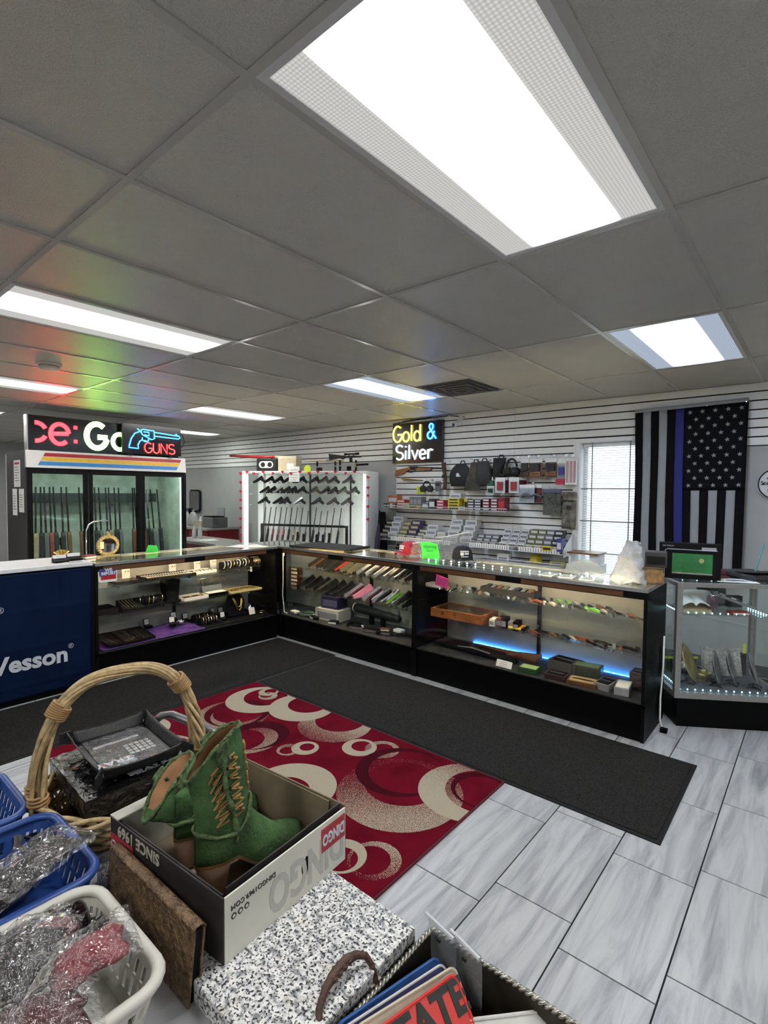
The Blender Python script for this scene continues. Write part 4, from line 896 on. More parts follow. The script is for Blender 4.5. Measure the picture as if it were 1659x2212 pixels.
t = thing('black_drape', 'black velvet drape on the jewelry case floor', 'cloth', J(3.05, .02, JZ0)); obj('cloth', MB().grid(lambda u, v: (-.01 - .43 * v, -.45 + .80 * u, .004 + .02 * abs(nz((u * 4, v * 3, 7), 2.5))), 34, 18), VELVET, t, smooth=True, solid=.002)
t = thing('necklace_bust', 'black velvet neck bust with gold chains', 'jewelry bust', J(3.08, .22, JZ0 + .026), PI / 2)
obj('bust', MB().grid(lambda u, v: ((.10 - .055 * v ** 1.5 + (.035 * math.exp(-((v - .55) / .25) ** 2))) * math.cos(2 * PI * u), .035 * (1.1 - .3 * v) * math.sin(2 * PI * u) + .05 * v, .25 * v), 24, 16, wrap=True), VELVET, t, smooth=True)
for k, w in enumerate((.045, .06)): obj('chain', MB().tube([(-w, .005, .21), (-w * .8, -.03, .15), (-w * .4, -.045, .10 - k * .03), (0, -.047, .085 - k * .035), (w * .4, -.045, .10 - k * .03), (w * .8, -.03, .15), (w, .005, .21)], .0045, 6), GOLD, t, smooth=True)
t = thing('alarm_clock', 'small silver domed clock at the end of the jewelry case', 'clock', J(3.30, .30, JZ0 + .01), PI / 2); obj('dome', MB().lathe([(.04, .0), (.045, .02), (.04, .05), (.02, .07), (.012, .085), (.001, .09)], 18), SILVER, t, smooth=True); obj('foot', MB().lathe([(.05, -.002), (.05, .006), (.04, .01)], 18), GOLD, t)
t = thing('price_card', 'small white card leaning at the end of the jewelry case', 'card', J(3.22, .14, JZ0 + .02), PI / 2); obj('card', MB().box(-.035, .035, -.001, .001, 0, .07), PAPER, t, (0, 0, 0), (-.3, 0, 0)); obj('stone', MB().lathe([(.001, 0), (.006, .003), (.001, .006)], 8), SILVER, t, (0, -.005, .03))
t = thing('bangle', 'open gold bangle at the end of the jewelry case floor', 'bangle', J(3.34, .14, JZ0 + .02)); obj('band', MB().tube([(.045 * math.cos(a), .045 * math.sin(a), .006) for a in [.4 + 5.5 * k / 18 for k in range(19)]], .004, 6), GOLD, t, smooth=True); obj('clasp', MB().box(.036, .046, .012, .022, .001, .012), SILVER, t)
# we report card on the glass
t = thing('notice_card', 'red and blue we report card stuck on the jewelry case glass', 'notice', (LC[0] + .001, 1.74, .81)); WR = M('card_red', (.45, .02, .03), .5); WB = M('card_blue', (.04, .05, .30), .5)
obj('card', MB().box(0, .002, -.065, .065, 0, .145), PAPER, t); obj('red_field', MB().box(.002, .003, -.058, .058, .02, .14), WR, t); obj('blue_band', MB().box(.003, .004, -.064, .064, .055, .112), WB, t, (0, 0, 0), (.08, 0, 0))
text('lettering', 'WE', .036, PRW, t, (.0048, 0, .096), FACE_X, bold=.002); text('lettering', 'REPORT', .031, PRW, t, (.0048, 0, .069), FACE_X, bold=.002)

# ---------------------------------------------------------------- corner showcase: pistols
MZ1, MZ2, MZ0 = .746, .511, .243
row1 = ['wood', 'black', 'black', 'red', 'camo', 'camo', 'silver', 'silver', 'silver', 'silver', 'silver', 'black']
row2 = ['black', 'black', 'tan', 'black', 'black', 'black', 'purple', 'pink', 'purple', 'silver', 'green', 'silver', 'black']
pn = {'wood': 'wood-gripped', 'black': 'black', 'red': 'red-gripped', 'camo': 'olive', 'silver': 'silver', 'tan': 'earth-toned', 'purple': 'maroon and silver', 'pink': 'bright pink', 'green': 'lime green'}
for i, k in enumerate(row1): pistol(k, '%s pistol, %s from the left on the upper shelf of the corner showcase' % (pn[k], ORD[i]), (-4.06 + i * .117, 3.74 + rnd.uniform(-.01, .01), MZ1), .95 + rnd.uniform(-.06, .06), 'pistols in the corner showcase', TAGS[(i * 7) % 4], 1.08)
for i, k in enumerate(row2): pistol(k, '%s pistol, %s from the left on the lower shelf of the corner showcase' % (pn[k], ORD[i]), (-4.20 + i * .119, 3.72 + rnd.uniform(-.01, .01), MZ2), .95 + rnd.uniform(-.06, .06), 'pistols in the corner showcase', TAGS[(i * 5 + 1) % 4], 1.12)
for i, x in enumerate((-3.78, -3.60, -3.42)):
    t = thing('price_card', 'cream price card, %s from the left behind the upper pistol row' % ORD[i], 'card', (x, 3.88, MZ1), 0, 'cream price cards'); obj('card', MB().box(-.05, .05, -.001, .001, 0, .09), M('tag_cream', (.7, .62, .42), .7), t, (0, 0, 0), (-.15, 0, 0)); obj('easel', MB().box(-.01, .01, .0, .03, 0, .004), CARD, t)
def carton(name, label, loc, rz, d, m, face=None, cat='box', group=None, bev=.002):
    t = thing(name, label, cat, loc, rz, group); w, dd, h = d
    obj('body', MB().box(-w / 2, w / 2, -dd / 2, dd / 2, 0, h), m, t, bevel=bev)
    if face is not None: obj('label_face', MB().box(-w * .42, w * .42, -dd / 2 - .0008, -dd / 2, h * .18, h * .72), face, t)
    return t
for k in range(5): carton('ammo_box', '%s red ammunition box from the bottom in the dark corner stack' % ORD[k], (-4.42, 3.74, MZ2 + .001 + .041 * k), .1 * (k % 2), (.11, .08, .04), M('brown_red_card', (.16, .05, .03), .6), [M('tag_cream'), PAPER][k % 2], group='red ammunition boxes')
t = carton('accessory_box', 'dark purple box stacked on a white box on the case floor', (-3.80, 3.72, MZ0 + .118), .12, (.22, .16, .12), M('indigo_card', (.035, .03, .085), .45), M('indigo_print', (.12, .11, .2), .5))
t = carton('accessory_box', 'white printed box under the dark purple box', (-3.80, 3.70, MZ0), .08, (.31, .2, .116), M('white_card', (.52, .52, .5), .6), M('print_grey', (.25, .25, .27), .7))
t = thing('rifle_scope', 'long black tube on two small feet on the case floor', 'scope', (-3.30, 3.80, MZ0), -.02); obj('tube', MB().tube([(-.30, 0, .135), (-.2, 0, .135), (.1, 0, .12), (.26, 0, .112), (.30, 0, .11)], [.046, .046, .04, .034, .03], 14), SYN, t, smooth=True)
for x in (-.06, .09): obj('foot', MB().box(x - .018, x + .018, -.02, .02, 0, .1), BLACKM, t)
obj('label_band', MB().cyl((-.285, 0, .135), (-.275, 0, .135), .0475, 14), PAPER, t)
for i, (x, y, r, l) in enumerate(((-4.10, 3.62, .09, 'coiled green cord in the left of the pistol case'), (-3.42, 3.63, .085, 'black leather belt coil at the front of the pistol case'))):
    t = thing('coiled_cord', l, 'cord', (x, y, MZ0)); obj('coil', MB().tube([((r + .01 * math.sin(2.3 * a)) * math.cos(a), (r * .8) * math.sin(a), .008 + .0012 * a) for a in [2 * PI * 3 * k / 50 for k in range(51)]], .006, 6), [M('green_cord', (.12, .2, .15), .5), VELVET][i], t, smooth=True); obj('tie', MB().box(r - .012, r + .016, -.01, .01, 0, .03), PAPER, t)
def knife(label, loc, rz, hm, group, s=1.0, open_=False, name='knife'):
    t = thing(name, label, 'knife', loc, rz, group); t.scale = (s,) * 3
    for n, me in knife_meshes(hm): obj(n, me, None, t)
    return t
_km = {}
def knife_meshes(hm):
    if hm.name in _km: return _km[hm.name]
    h = MB().prism([(-.055, .002), (-.05, .016), (0, .02), (.05, .017), (.058, .008), (.05, .0), (0, .003)], -.011, .011, 'y')
    X = Matrix.Translation((0, 0, .0))
    b = MB().prism([(-.05, .016), (-.13, .022), (-.145, .014), (-.12, .004), (-.055, .006)], -.0015, .0015, 'y')
    a = h.mesh('handle'); a.materials.append(hm); c = b.mesh('blade'); c.materials.append(SILVER)
    _km[hm.name] = [('handle', a), ('blade', c)]
    return _km[hm.name]
for i, (x, y, r, l) in enumerate(((-3.20, 3.62, .5, 'small knife with a steel blade front right in the pistol case'), (-3.02, 3.60, .3, 'steel bar tool front right in the pistol case'), (-2.85, 3.68, .6, 'long thin knife by the right post of the pistol case'))): knife(l, (x, y, MZ0), r, GUNM, 'loose knives', 1.6)
for i, (x, y, c, l) in enumerate(((-4.28, 3.60, PAPER, 'white tag box in the front left of the pistol case'), (-3.95, 3.58, GUNM, 'dark leather pouch in the front of the pistol case'), (-3.66, 3.57, VELVET, 'black holster lying in front of the white box'), (-3.10, 3.70, M('brown_patch', (.22, .08, .05), .6), 'brown and white pouch near the knives'), (-2.98, 3.76, PAPER, 'crumpled white card near the right post'))):
    t = carton('pouch', l, (x, y, MZ0), rnd.uniform(-.5, .5), (.10, .07, .03), c, PAPER if i != 0 else M('print_grey'), 'pouch', bev=.01)
t = thing('white_cable', 'white cable hanging in the left corner of the pistol case', 'cable', (-4.36, 3.50, MZ0)); obj('cord', MB().tube([(0, 0, .66), (.004, 0, .4), (-.005, .0, .2), (.01, .01, .02), (.04, .03, .006)], .006, 6), PAPER, t, smooth=True); obj('plug', MB().box(-.014, .014, -.01, .01, .62, .67), PAPER, t)

# ---------------------------------------------------------------- knife showcase
KZ1, KZ2, KZ0 = .746, .511, .243
KM = [GUNM, SILVER, WOODS, M('handle_olive', (.10, .12, .06), .5), M('handle_grey', (.25, .25, .26), .4), SYN, M('handle_bone', (.5, .45, .36), .5), M('handle_green', (.15, .4, .06), .5), M('handle_rust', (.3, .08, .03), .5)]
kn = ['dark steel', 'silver', 'walnut-handled', 'olive-handled', 'grey-handled', 'black', 'bone-handled', 'green-handled', 'rust-handled']
seq = [5, 2, 0, 3, 1, 0, 2, 4, 0, 5, 1, 3, 0, 2, 8, 6, 6, 1, 0, 5, 7, 7, 4, 0, 1, 2]
for r_, (y, row) in enumerate(((3.64, 'front'), (3.76, 'back'))):
    for i in range(26 if r_ == 0 else 22):
        k = seq[(i + 5 * r_) % len(seq)]; x = (-2.42 if r_ == 0 else -2.36) + i * .0595
        if -2.12 < x < -1.62 and r_ == 1: continue
        knife('%s knife, %s from the left in the %s row on the top knife shelf' % (kn[k], ORD[i], row), (x, y + rnd.uniform(-.012, .012), KZ1), 2.2 + rnd.uniform(-.35, .35), KM[k], 'knives on the top knife shelf', .80 + .15 * rnd.random())
t = tray('knife_tray', 'black open tray of small tools on the top knife shelf', (-1.88, 3.78, KZ1), 0, .46, .12, .045, SYN)
for k in range(8): obj('tool', MB().box(-.2 + .052 * k, -.165 + .052 * k, -.04, .04, .03, .055), KM[k % 5], t, (0, 0, 0), (.2, 0, 0))
t = thing('steel_box', 'small silver box at the left end of the top knife shelf', 'box', (-2.50, 3.66, KZ1), .1); obj('body', MB().box(-.08, .08, -.05, .05, 0, .026), M('brushed_box', (.45, .46, .45), .35, metal=.6), t, bevel=.004); obj('lid', MB().box(-.082, .082, -.052, .052, .026, .032), M('brushed_box'), t)
t = thing('pink_note', 'fluorescent pink note stuck inside the knife showcase glass', 'note', (-2.33, 3.485, .80), 0); obj('sheet', MB().prism([(-.065, .0), (.055, -.02), (.065, .06), (-.05, .085)], -.001, .001, 'y'), M('fluo_pink', (.85, .07, .33), .6), t)
for q in range(3): obj('writing', MB().tube([(-.045 + .02 * k, -.002, .055 - .018 * q - .003 * k + .004 * math.sin(k * 2.3 + q)) for k in range(5)], .0015, 4), M('ink_dark', (.15, .02, .08), .6), t)
t = thing('wooden_case', 'flat orange-brown wooden case with a glass lid on the middle knife shelf', 'box', (-2.26, 3.72, KZ2), .02); OW = M('honey_wood', (.30, .10, .025), .35, var=.25, scale=8, stretch=(2, 20, 20))
obj('tray', MB().box(-.24, .24, -.14, .14, 0, .012), OW, t); obj('side', MB().box(-.24, .24, -.14, -.12, .012, .07), OW, t); obj('side', MB().box(-.24, .24, .12, .14, .012, .07), OW, t); obj('side', MB().box(-.24, -.22, -.12, .12, .012, .07), OW, t); obj('side', MB().box(.22, .24, -.12, .12, .012, .07), OW, t)
obj('lid_glass', MB().box(-.22, .22, -.12, .12, .062, .066), CLEAR, t); obj('lining', MB().box(-.22, .22, -.12, .12, .012, .016), M('olive_felt', (.12, .13, .08), .9), t)
for k in range(5): obj('token', MB().lathe([(.022, .016), (.022, .022), (.018, .024)], 12), SILVER, t, (-.16 + .08 * k, .02 * (-1) ** k, 0))
for x in (-.12, .12): obj('clasp', MB().box(x - .012, x + .012, -.146, -.14, .03, .06), GOLD, t)
for i in range(5):
    x = -1.95 + .05 * i; carton('knife_box', 'small upright box, %s from the wooden case' % ORD[i], (x, 3.66 + .02 * (i % 2), KZ2), .15, (.042, .10, .055 + .012 * (i % 3)), [PAPER, M('brown_red_card'), GUNM, M('handle_grey'), BLACK][i], M('print_grey'), group='small upright boxes')
seq2 = [0, 5, 8, 0, 0, 2, 5, 0, 6, 8, 2, 0, 5, 0, 4, 2, 0, 5]
for i in range(18):
    k = seq2[i]; x = -1.72 + .048 * i
    knife('%s knife, %s from the left along the middle knife shelf' % (kn[k], ORD[i]), (x, 3.66 + rnd.uniform(-.03, .05), KZ2), 2.4 + rnd.uniform(-.6, .6), KM[k], 'knives on the middle knife shelf', .95)
for i in range(4): 
    t = thing('flashlight', ['yellow', 'orange', 'red', 'yellow ended'][i] + ' small flashlight, %s of the bright bundle' % ORD[i], 'flashlight', (-1.74 + .0, 3.62 + .026 * i, KZ2 + .017), .1, 'bright flashlights'); m = [M('torch_yellow', (.75, .55, .03), .4), M('torch_orange', (.75, .25, .03), .4), M('torch_red', (.6, .05, .04), .4), M('torch_yellow')][i]
    obj('barrel', MB().cyl((-.06, 0, 0), (.04, 0, 0), .011, 10), m, t); obj('head', MB().cyl((.04, 0, 0), (.06, 0, 0), .012, 10, r2=.015), BLACKM, t)
# knife showcase floor
t = rifle('wood', 'long brown wood-stocked rifle lying on the knife case floor', (-1.60, 3.76, KZ0 + .03), (0, 0, 0), None, .85); t.rotation_euler = (PI / 2, 0, PI / 2 - .06); t.rotation_euler = (Matrix.Rotation(PI - .05, 4, 'Z') @ Matrix.Rotation(PI / 2, 4, 'Y') @ Matrix.Rotation(1.2, 4, 'Z')).to_euler(); t.location.x = -1.62
t = thing('gun_case', 'black soft case lying at the left of the knife case floor', 'gun bag', (-2.10, 3.66, KZ0), -.02); obj('body', MB().tube([(-.40, 0, .03), (-.3, 0, .035), (0, 0, .04), (.25, 0, .03), (.36, 0, .02)], [.02, .045, .06, .05, .02], 12, flat=.55), VELVET, t, smooth=True); obj('strap', MB().tube([(-.15, -.05, .05), (0, -.07, .07), (.15, -.05, .05)], .006, 6), GREYS, t)
t = thing('price_card', 'white hand-written tag on the front edge of the knife case floor', 'price tag', (-1.79, 3.52, KZ0), -.05); obj('card', MB().box(-.065, .065, -.001, .001, 0, .052), PAPER, t, (0, 0, 0), (-.4, 0, 0)); obj('eyelet', MB().lathe([(.006, 0), (.006, .002), (.003, .002)], 10), M('print_grey'), t, (-.052, -.014, .03), (PI / 2 - .4, 0, 0))
for q in range(3): obj('writing', MB().tube([(-.03 + .016 * k, -.0, .0) for k in range(5)], .0012, 4), M('ink_dark'), t, (0, .004 + .006 * q - .018, .016 + .013 * q))
KB = [(-1.60, 3.56, .14, .10, .04, M('dark_green_card', (.03, .08, .03), .5), 'dark green knife box with a pale green window', M('pale_green', (.35, .5, .2), .5)), (-1.40, 3.58, .15, .12, .035, M('maroon_box', (.05, .02, .02), .4), 'dark maroon flat box on the knife case floor', None), (-1.42, 3.80, .22, .16, .07, M('olive_tin', (.10, .10, .09), .5), 'olive grey tin standing behind the maroon box', None), (-1.26, 3.78, .20, .12, .075, M('dark_olive_box', (.06, .07, .05), .5), 'dark box with a green picture lid', M('camo_print', (.2, .25, .12), .6)), (-1.22, 3.58, .20, .12, .03, WOODS, 'open wooden knife box with a tan insert', None), (-1.08, 3.62, .10, .16, .045, M('handle_grey'), 'narrow grey box with a dark blade', None), (-.97, 3.62, .09, .18, .05, M('grey_box', (.4, .4, .4), .5), 'narrow grey and white box near the end panel', PAPER), (-.90, 3.78, .12, .12, .11, M('maroon_box'), 'tall dark red box at the end of the knife case', None)]
for (x, y, w, d, h, m, l, fm) in KB:
    t = carton('knife_box', l, (x, y, KZ0), rnd.uniform(-.15, .15), (w, d, h), m, None, group=None)
    if fm: obj('lid_print', MB().box(-w * .42, w * .42, -d * .4, d * .4, h, h + .001), fm, t)
    else: obj('insert', MB().box(-w * .42, w * .42, -d * .42, d * .42, h, h + .001), M('tan_suede', (.42, .28, .14), .8) if m is WOODS else VELVET, t); obj('blade', MB().prism([(-w * .35, -.006), (w * .2, -.012), (w * .38, 0), (w * .2, .008), (-w * .35, .006)], h + .001, h + .004, 'z'), GUNM if m is WOODS else SILVER, t)

# ---------------------------------------------------------------- on top of the pistol and knife cases
def cap(label, loc, rz, m, pm):
    t = thing('baseball_cap', label, 'cap', loc, rz, 'baseball caps')
    obj('crown', MB().grid(lambda u, v: (.088 * math.cos(2 * PI * u) * math.cos(v * PI / 2) ** .55, .10 * math.sin(2 * PI * u) * math.cos(v * PI / 2) ** .55, .115 * math.sin(v * PI / 2) ** .9 + .001), 28, 9, wrap=True), m, t, smooth=True)
    obj('brim', MB().grid(lambda u, v: ((.075 + .012 * v) * math.sin((u - .5) * 2.5), -.075 - (.075 * math.cos((u - .5) * 2.3)) * v, .012 - .03 * ((u - .5) * 2) ** 2 * (.3 + v) + .008), 14, 6), m, t, smooth=True, solid=.003)
    obj('button', MB().lathe([(.007, .113), (.006, .118), (.001, .12)], 10), m, t)
    for (x0, x1, z0, z1) in ((-.035, .035, .072, .082), (-.035, -.008, .045, .068), (.0, .035, .052, .066), (-.03, .03, .030, .038)):
        obj('front_print', MB().grid(lambda u, v: (x0 + (x1 - x0) * u, -.1015 * math.cos(math.asin(min(1, (z0 + (z1 - z0) * v) / .122))) ** .55 * math.sqrt(max(0, 1 - ((x0 + (x1 - x0) * u) / .1) ** 2)) - .002, z0 + (z1 - z0) * v), 5, 3), pm, t)
    obj('brim_stitch', MB().tube([(.06 * math.sin(a), -.085 - .04 * math.cos(a), .018 - .006 * a * a) for a in [-.9 + .2 * k for k in range(10)]], .003, 5), pm, t)
    return t
cap('red baseball cap with white front print on the pistol case', (-2.88, 3.78, .985), -.35, M('cap_red', (.42, .015, .03), .75, bump=.2), PRW); cap('black baseball cap with white front print on the knife case', (-2.32, 3.78, .985), .75, M('cap_black', (.008, .008, .009), .8, bump=.2), PRW)
t = thing('green_sign', 'fluorescent green hand-written sign between the two caps', 'sign', (-2.57, 3.66, .968), .1); obj('sheet', MB().grid(lambda u, v: (-.085 + .17 * u + .008 * math.sin(5 * v), .012 * math.sin(3 * u) - .01 * v, .002 + .145 * v + .008 * math.sin(4 * u)), 8, 6), M('fluo_green'), t, solid=.001)
for q, (w_, z) in enumerate((('Ordering', .112), ('Gun!', .08))): text('writing', w_, .034, M('ink_green', (.02, .28, .05), .6), t, (0, -.006, z), FACE_Y)
obj('writing', MB().tube([(-.04, -.004, .04), (.04, -.002, .044)], .001, 4), M('ink_green'), t)
BAGF = glass('zip_bag_film', (.90, .91, .93), .10, .1, .5, 25, (.6, .6, .66), .14)
for i, (x, y, w, h, rz, l) in enumerate(((-2.66, 3.74, .30, .16, .1, 'clear zip bag lying behind the green sign'), (-2.44, 3.84, .26, .24, .5, 'clear zip bag standing up behind the green sign'))):
    t = thing('zip_bag', l, 'bag', (x, y, .968), rz, 'zip bags'); obj('film', MB().grid(lambda u, v: (w * (u - .5) + .01 * nz((u, v, i), 5), .05 * (1 - v) + .03 * nz((u * 2, v * 2, 4 + i), 2.5), .002 + h * v * (.75 + .25 * u) + .004 * nz((u, v, 8), 8)), 14, 12), BAGF, t, smooth=True); obj('back_film', MB().grid(lambda u, v: (w * (u - .5), -.06 * (1 - v) + .03 * nz((u * 2, v * 2, 9 + i), 2.5), .002 + h * v * (.75 + .25 * u)), 14, 12), BAGF, t, smooth=True); obj('zip_strip', MB().tube([(w * (u - .5), 0, .004 + h * (.75 + .25 * u)) for u in (0, .33, .66, 1)], .004, 6), PAPER, t)
# string lights along the case top
t = thing('string_light', 'row of tiny cyan lights along the knife case top', 'string light', (RCX[0], RCX[1], .967)); CYL = glow('cyan_led', (.45, .95, 1.0), 4.0, True)
obj('wire', MB().tube([(-.1 + .06, .20, .003), (.5, .19, .003), (1.0, .18, .003), (1.55, .17, .003)], .0018, 5), CLEAR, t)
led_me = MB().lathe([(.001, 0), (.006, .003), (.007, .007), (.001, .012)], 8).mesh('bulb'); led_me.materials.append(CYL)
for k in range(20): obj('bulb', led_me, CYL, t, (.0 + .078 * k, .20 - .0015 * k, .002))
t = thing('glass_dish', 'clear ribbed half-round dish near the right end of the knife case', 'dish', (-1.30, 3.78, .968), .2); obj('fan', MB().grid(lambda u, v: ((.04 + .10 * v) * math.cos(PI * u), .012 * (u - .5), (.02 + .085 * v) * math.sin(PI * u) + .002), 22, 5), glass('dish_glass', (.9, .92, .9), .2, .1, .3, 60, (.75, .76, .74), .35), t, solid=.004)
for k in range(1, 12): obj('rib', MB().cyl((.04 * math.cos(PI * k / 12), 0, .02 * math.sin(PI * k / 12)), (.138 * math.cos(PI * k / 12), 0, .104 * math.sin(PI * k / 12)), .0022, 5), BOTM, t)
for i, x in enumerate((-1.50, -1.36, -1.22)): 
    t = thing('photo_print', 'glossy white print, %s from the left lying on the knife case' % ORD[i], 'photo', (x, 3.62, .967), .1 * i, 'glossy prints'); obj('sheet', MB().box(-.05, .05, -.07, .07, 0, .002), PAPER, t); obj('border', MB().box(-.04, .04, -.055, .055, .002, .0025), M('cream_print', (.6, .52, .36), .4), t)
t = thing('plastic_bag', 'full translucent white plastic bag at the end of the knife case', 'bag', (-.98, 3.68, .968), .2); obj('film', MB().grid(lambda u, v: ((.115 * (1 - v * .62) + .012 * nz((u * 3, v * 3, 1), 3)) * math.cos(2 * PI * u) + .03 * v, (.075 * (1 - v * .75)) * math.sin(2 * PI * u) + .02 * nz((u * 3, v * 3, 5), 3), .002 + .27 * v + .018 * nz((u * 4, v, 2), 2)), 26, 18, wrap=True), M('white_film', (.46, .48, .52), .3, var=.15, scale=25, bump=.9, bscale=35), t, smooth=True); obj('contents', MB().lathe([(.07, .004), (.085, .05), (.06, .12), (.02, .16)], 14, sx=1.0, sy=.6), M('bag_content', (.35, .35, .38), .6), t)
t = thing('wood_block', 'rough brown wooden block behind the white plastic bag', 'wood block', (-.86, 3.80, .968), .3); obj('block', MB().taper(-.06, .06, -.09, .09, 0, .10, -.012), M('rough_wood', (.28, .17, .08), .75, var=.4, scale=40, bump=.4), t, bevel=.012); obj('bark_edge', MB().tube([(-.06, -.1, .1), (.0, -.1, .104), (.06, -.1, .1)], .008, 6), M('bark', (.1, .06, .03), .9), t)
t = carton('speaker_box', 'dark grey box on top of the wooden block', (-.845, 3.83, 1.070), .25, (.13, .13, .10), M('charcoal_plastic', (.05, .05, .053), .5), GUNM)
t = thing('wood_shelf_board', 'brown wooden shelf board standing by the window', 'board', (-1.76, 5.18, .862), 0); obj('top', MB().box(-.15, .15, -.12, .12, .10, .115), WOODS, t); obj('upright', MB().box(.06, .14, -.1, .1, 0, .10), WHITE, t); obj('upright', MB().box(-.14, -.12, -.1, .1, 0, .10), WHITE, t)
t = thing('storage_stand', 'low white stand below the window carrying the wooden board', 'stand', (-1.76, 5.18, 0)); obj('body', MB().box(-.15, .15, -.13, .13, .06, .862), WHITE, t); 
for x in (-.14, .11): obj('foot', MB().box(x, x + .03, -.12, .12, 0, .06), BLACK, t)

# ================================================================ angled case with string lights at the right
oa = math.radians(33)
OC = (-.712, 3.85)
oc = thing('corner_showcase', 'aluminium-framed glass case with icy string lights at the right edge', 'showcase', (OC[0], OC[1], 0), oa)
OW_, OD = .72, .46
obj('base', MB().box(.03, OW_ - .03, .03, OD, 0, .20), BLACK, oc); AL2 = M('brushed_frame', (.30, .30, .29), .4, metal=.3, var=.08)
obj('deck', MB().box(0, OW_, 0, OD, .20, .24), AL2, oc); obj('deck_pad', MB().box(.03, OW_ - .03, .03, OD - .03, .24, .243), M('grey_felt', (.12, .13, .16), .9), oc)
for x, y in ((0, 0), (OW_ - .035, 0), (0, OD - .035), (OW_ - .035, OD - .035)): obj('post', MB().box(x, x + .035, y, y + .035, .24, .945), AL2, oc)
obj('top_frame', MB().box(0, OW_, 0, .03, .945, .97).box(0, OW_, OD - .03, OD, .945, .97).box(0, .03, .03, OD - .03, .945, .97).box(OW_ - .03, OW_, .03, OD - .03, .945, .97), AL2, oc)
obj('top_pane', MB().box(.03, OW_ - .03, .03, OD - .03, .958, .966), TOPG, oc)
obj('front_pane', MB().box(.035, OW_ - .035, .010, .014, .24, .945), CLEAR, oc); obj('side_pane', MB().box(.010, .014, .035, OD - .035, .24, .945), CLEAR, oc); obj('side_pane', MB().box(OW_ - .014, OW_ - .010, .035, OD - .035, .24, .945), CLEAR, oc)
obj('back_pane', MB().box(.035, OW_ - .035, OD - .014, OD - .010, .24, .945), CLEAR, oc)
osh = obj('shelf', MB().box(.06, OW_ - .12, .08, OD - .06, .742, .75), SHG, oc)
OX = Matrix.Translation((OC[0], OC[1], 0)) @ Matrix.Rotation(oa, 4, 'Z')
def op(x, y, z): return tuple(OX @ Vector((x, y, z)))
def on_oc(name, label, cat, x, y, z, rz=0., group=None): return thing(name, label, cat, op(x, y, z), oa + rz, group)
ICE = glow('ice_led', (.40, .85, 1.0), 5.0, True)
ice_me = MB().lathe([(.001, -.005), (.005, 0), (.001, .005)], 6).mesh('bulb'); ice_me.materials.append(ICE)
t = thing('string_light', 'icy blue string lights lining the right-hand glass case', 'string light', (OC[0], OC[1], 0), oa)
path = [(.045 + .66 * k / 13 * .95, .03, .252) for k in range(14)] + [(.045, .04, .28 + .06 * k) for k in range(11)] + [(.045, .08 + .03 * k, .255) for k in range(11)] + [(.06 + .05 * k, .09, .756) for k in range(9)] + [(.05, OD - .05, .3 + .09 * k) for k in range(7)] + [(.10 + .1 * k, OD - .05, .925) for k in range(6)] + [(.058, .09 + .03 * k, .756) for k in range(9)] + [(.60, .10 + .03 * k, .756) for k in range(8)]
for p in path: obj('bulb', ice_me, ICE, t, p)
obj('wire', MB().tube([(.045, .035, .95), (.045, .035, .252), (.68, .03, .252)], .0015, 4), CLEAR, t); obj('wire', MB().tube([(.058, .33, .754), (.058, .085, .754), (.60, .085, .754)], .0015, 4), CLEAR, t)
def shelf_item(f): return f
t = on_oc('open_book', 'open book on a wooden rest inside the right-hand case', 'book', .17, .17, .751); obj('rest', MB().prism([(-.07, 0), (.07, 0), (.07, .05), (-.07, .02)], -.09, .09, 'x'), CARD, t)
for s in (-1, 1): obj('page_block', MB().grid(lambda u, v: (s * .085 * u, -.055 + .11 * v, .048 + .03 * v + .022 * math.sin(PI * u ** .7)), 9, 3), PAPER, t, solid=.004)
t = on_oc('drink_can', 'maroon and silver can on the shelf of the right-hand case', 'can', .285, .15, .751); obj('can', MB().lathe([(.026, 0), (.033, .008), (.033, .105), (.027, .118)], 20), M('can_maroon', (.18, .10, .13), .3, metal=.4, var=.5, scale=20), t, smooth=True); obj('lid', MB().lathe([(.027, .118), (.026, .121), (.02, .119)], 20), SILVER, t)
t = on_oc('console_keyboard', 'grey keyed console leaning on the shelf of the right-hand case', 'keyboard', .46, .25, .80, -.1); obj('body', MB().box(-.12, .12, -.07, .07, 0, .02), M('console_grey', (.3, .31, .33), .5), t, (0, 0, .012), (0, .35, 0))
for a in range(5):
    for b in range(3): obj('key', MB().box(-.1 + .035 * a, -.072 + .035 * a, -.055 + .035 * b, -.028 + .035 * b, .02, .027), [PAPER, BLACK][(a + b) % 2], t, (0, 0, .012), (0, .35, 0))
t = on_oc('visor_headset', 'white headset standing at the back of the glass shelf', 'headset', .25, .33, .751); obj('shell', MB().grid(lambda u, v: (.11 * math.cos(PI * u), -.05 * math.sin(PI * u), .02 + .09 * v + .02 * math.sin(PI * u)), 16, 5), PAPER, t, smooth=True, solid=.008); obj('visor', MB().box(-.09, .09, -.04, -.02, .03, .09), SYN, t, bevel=.01)
t = carton('game_case', 'red game case lying at the front of the glass shelf', op(.44, .125, .751), oa + .05, (.12, .07, .018), M('game_red', (.35, .03, .03), .4), PAPER); 
t = carton('camera_body', 'black camera body at the back right of the glass shelf', op(.53, .37, .751), oa, (.10, .05, .08), SYN, GUNM, cat='camera')
for i, x in enumerate((.33, .43)): carton('game_case', ['black game case standing behind the can', 'grey game case standing behind the can'][i], op(x, .37, .751), oa, (.09, .02, .13), [SYN, GREYS][i], M('print_grey'))
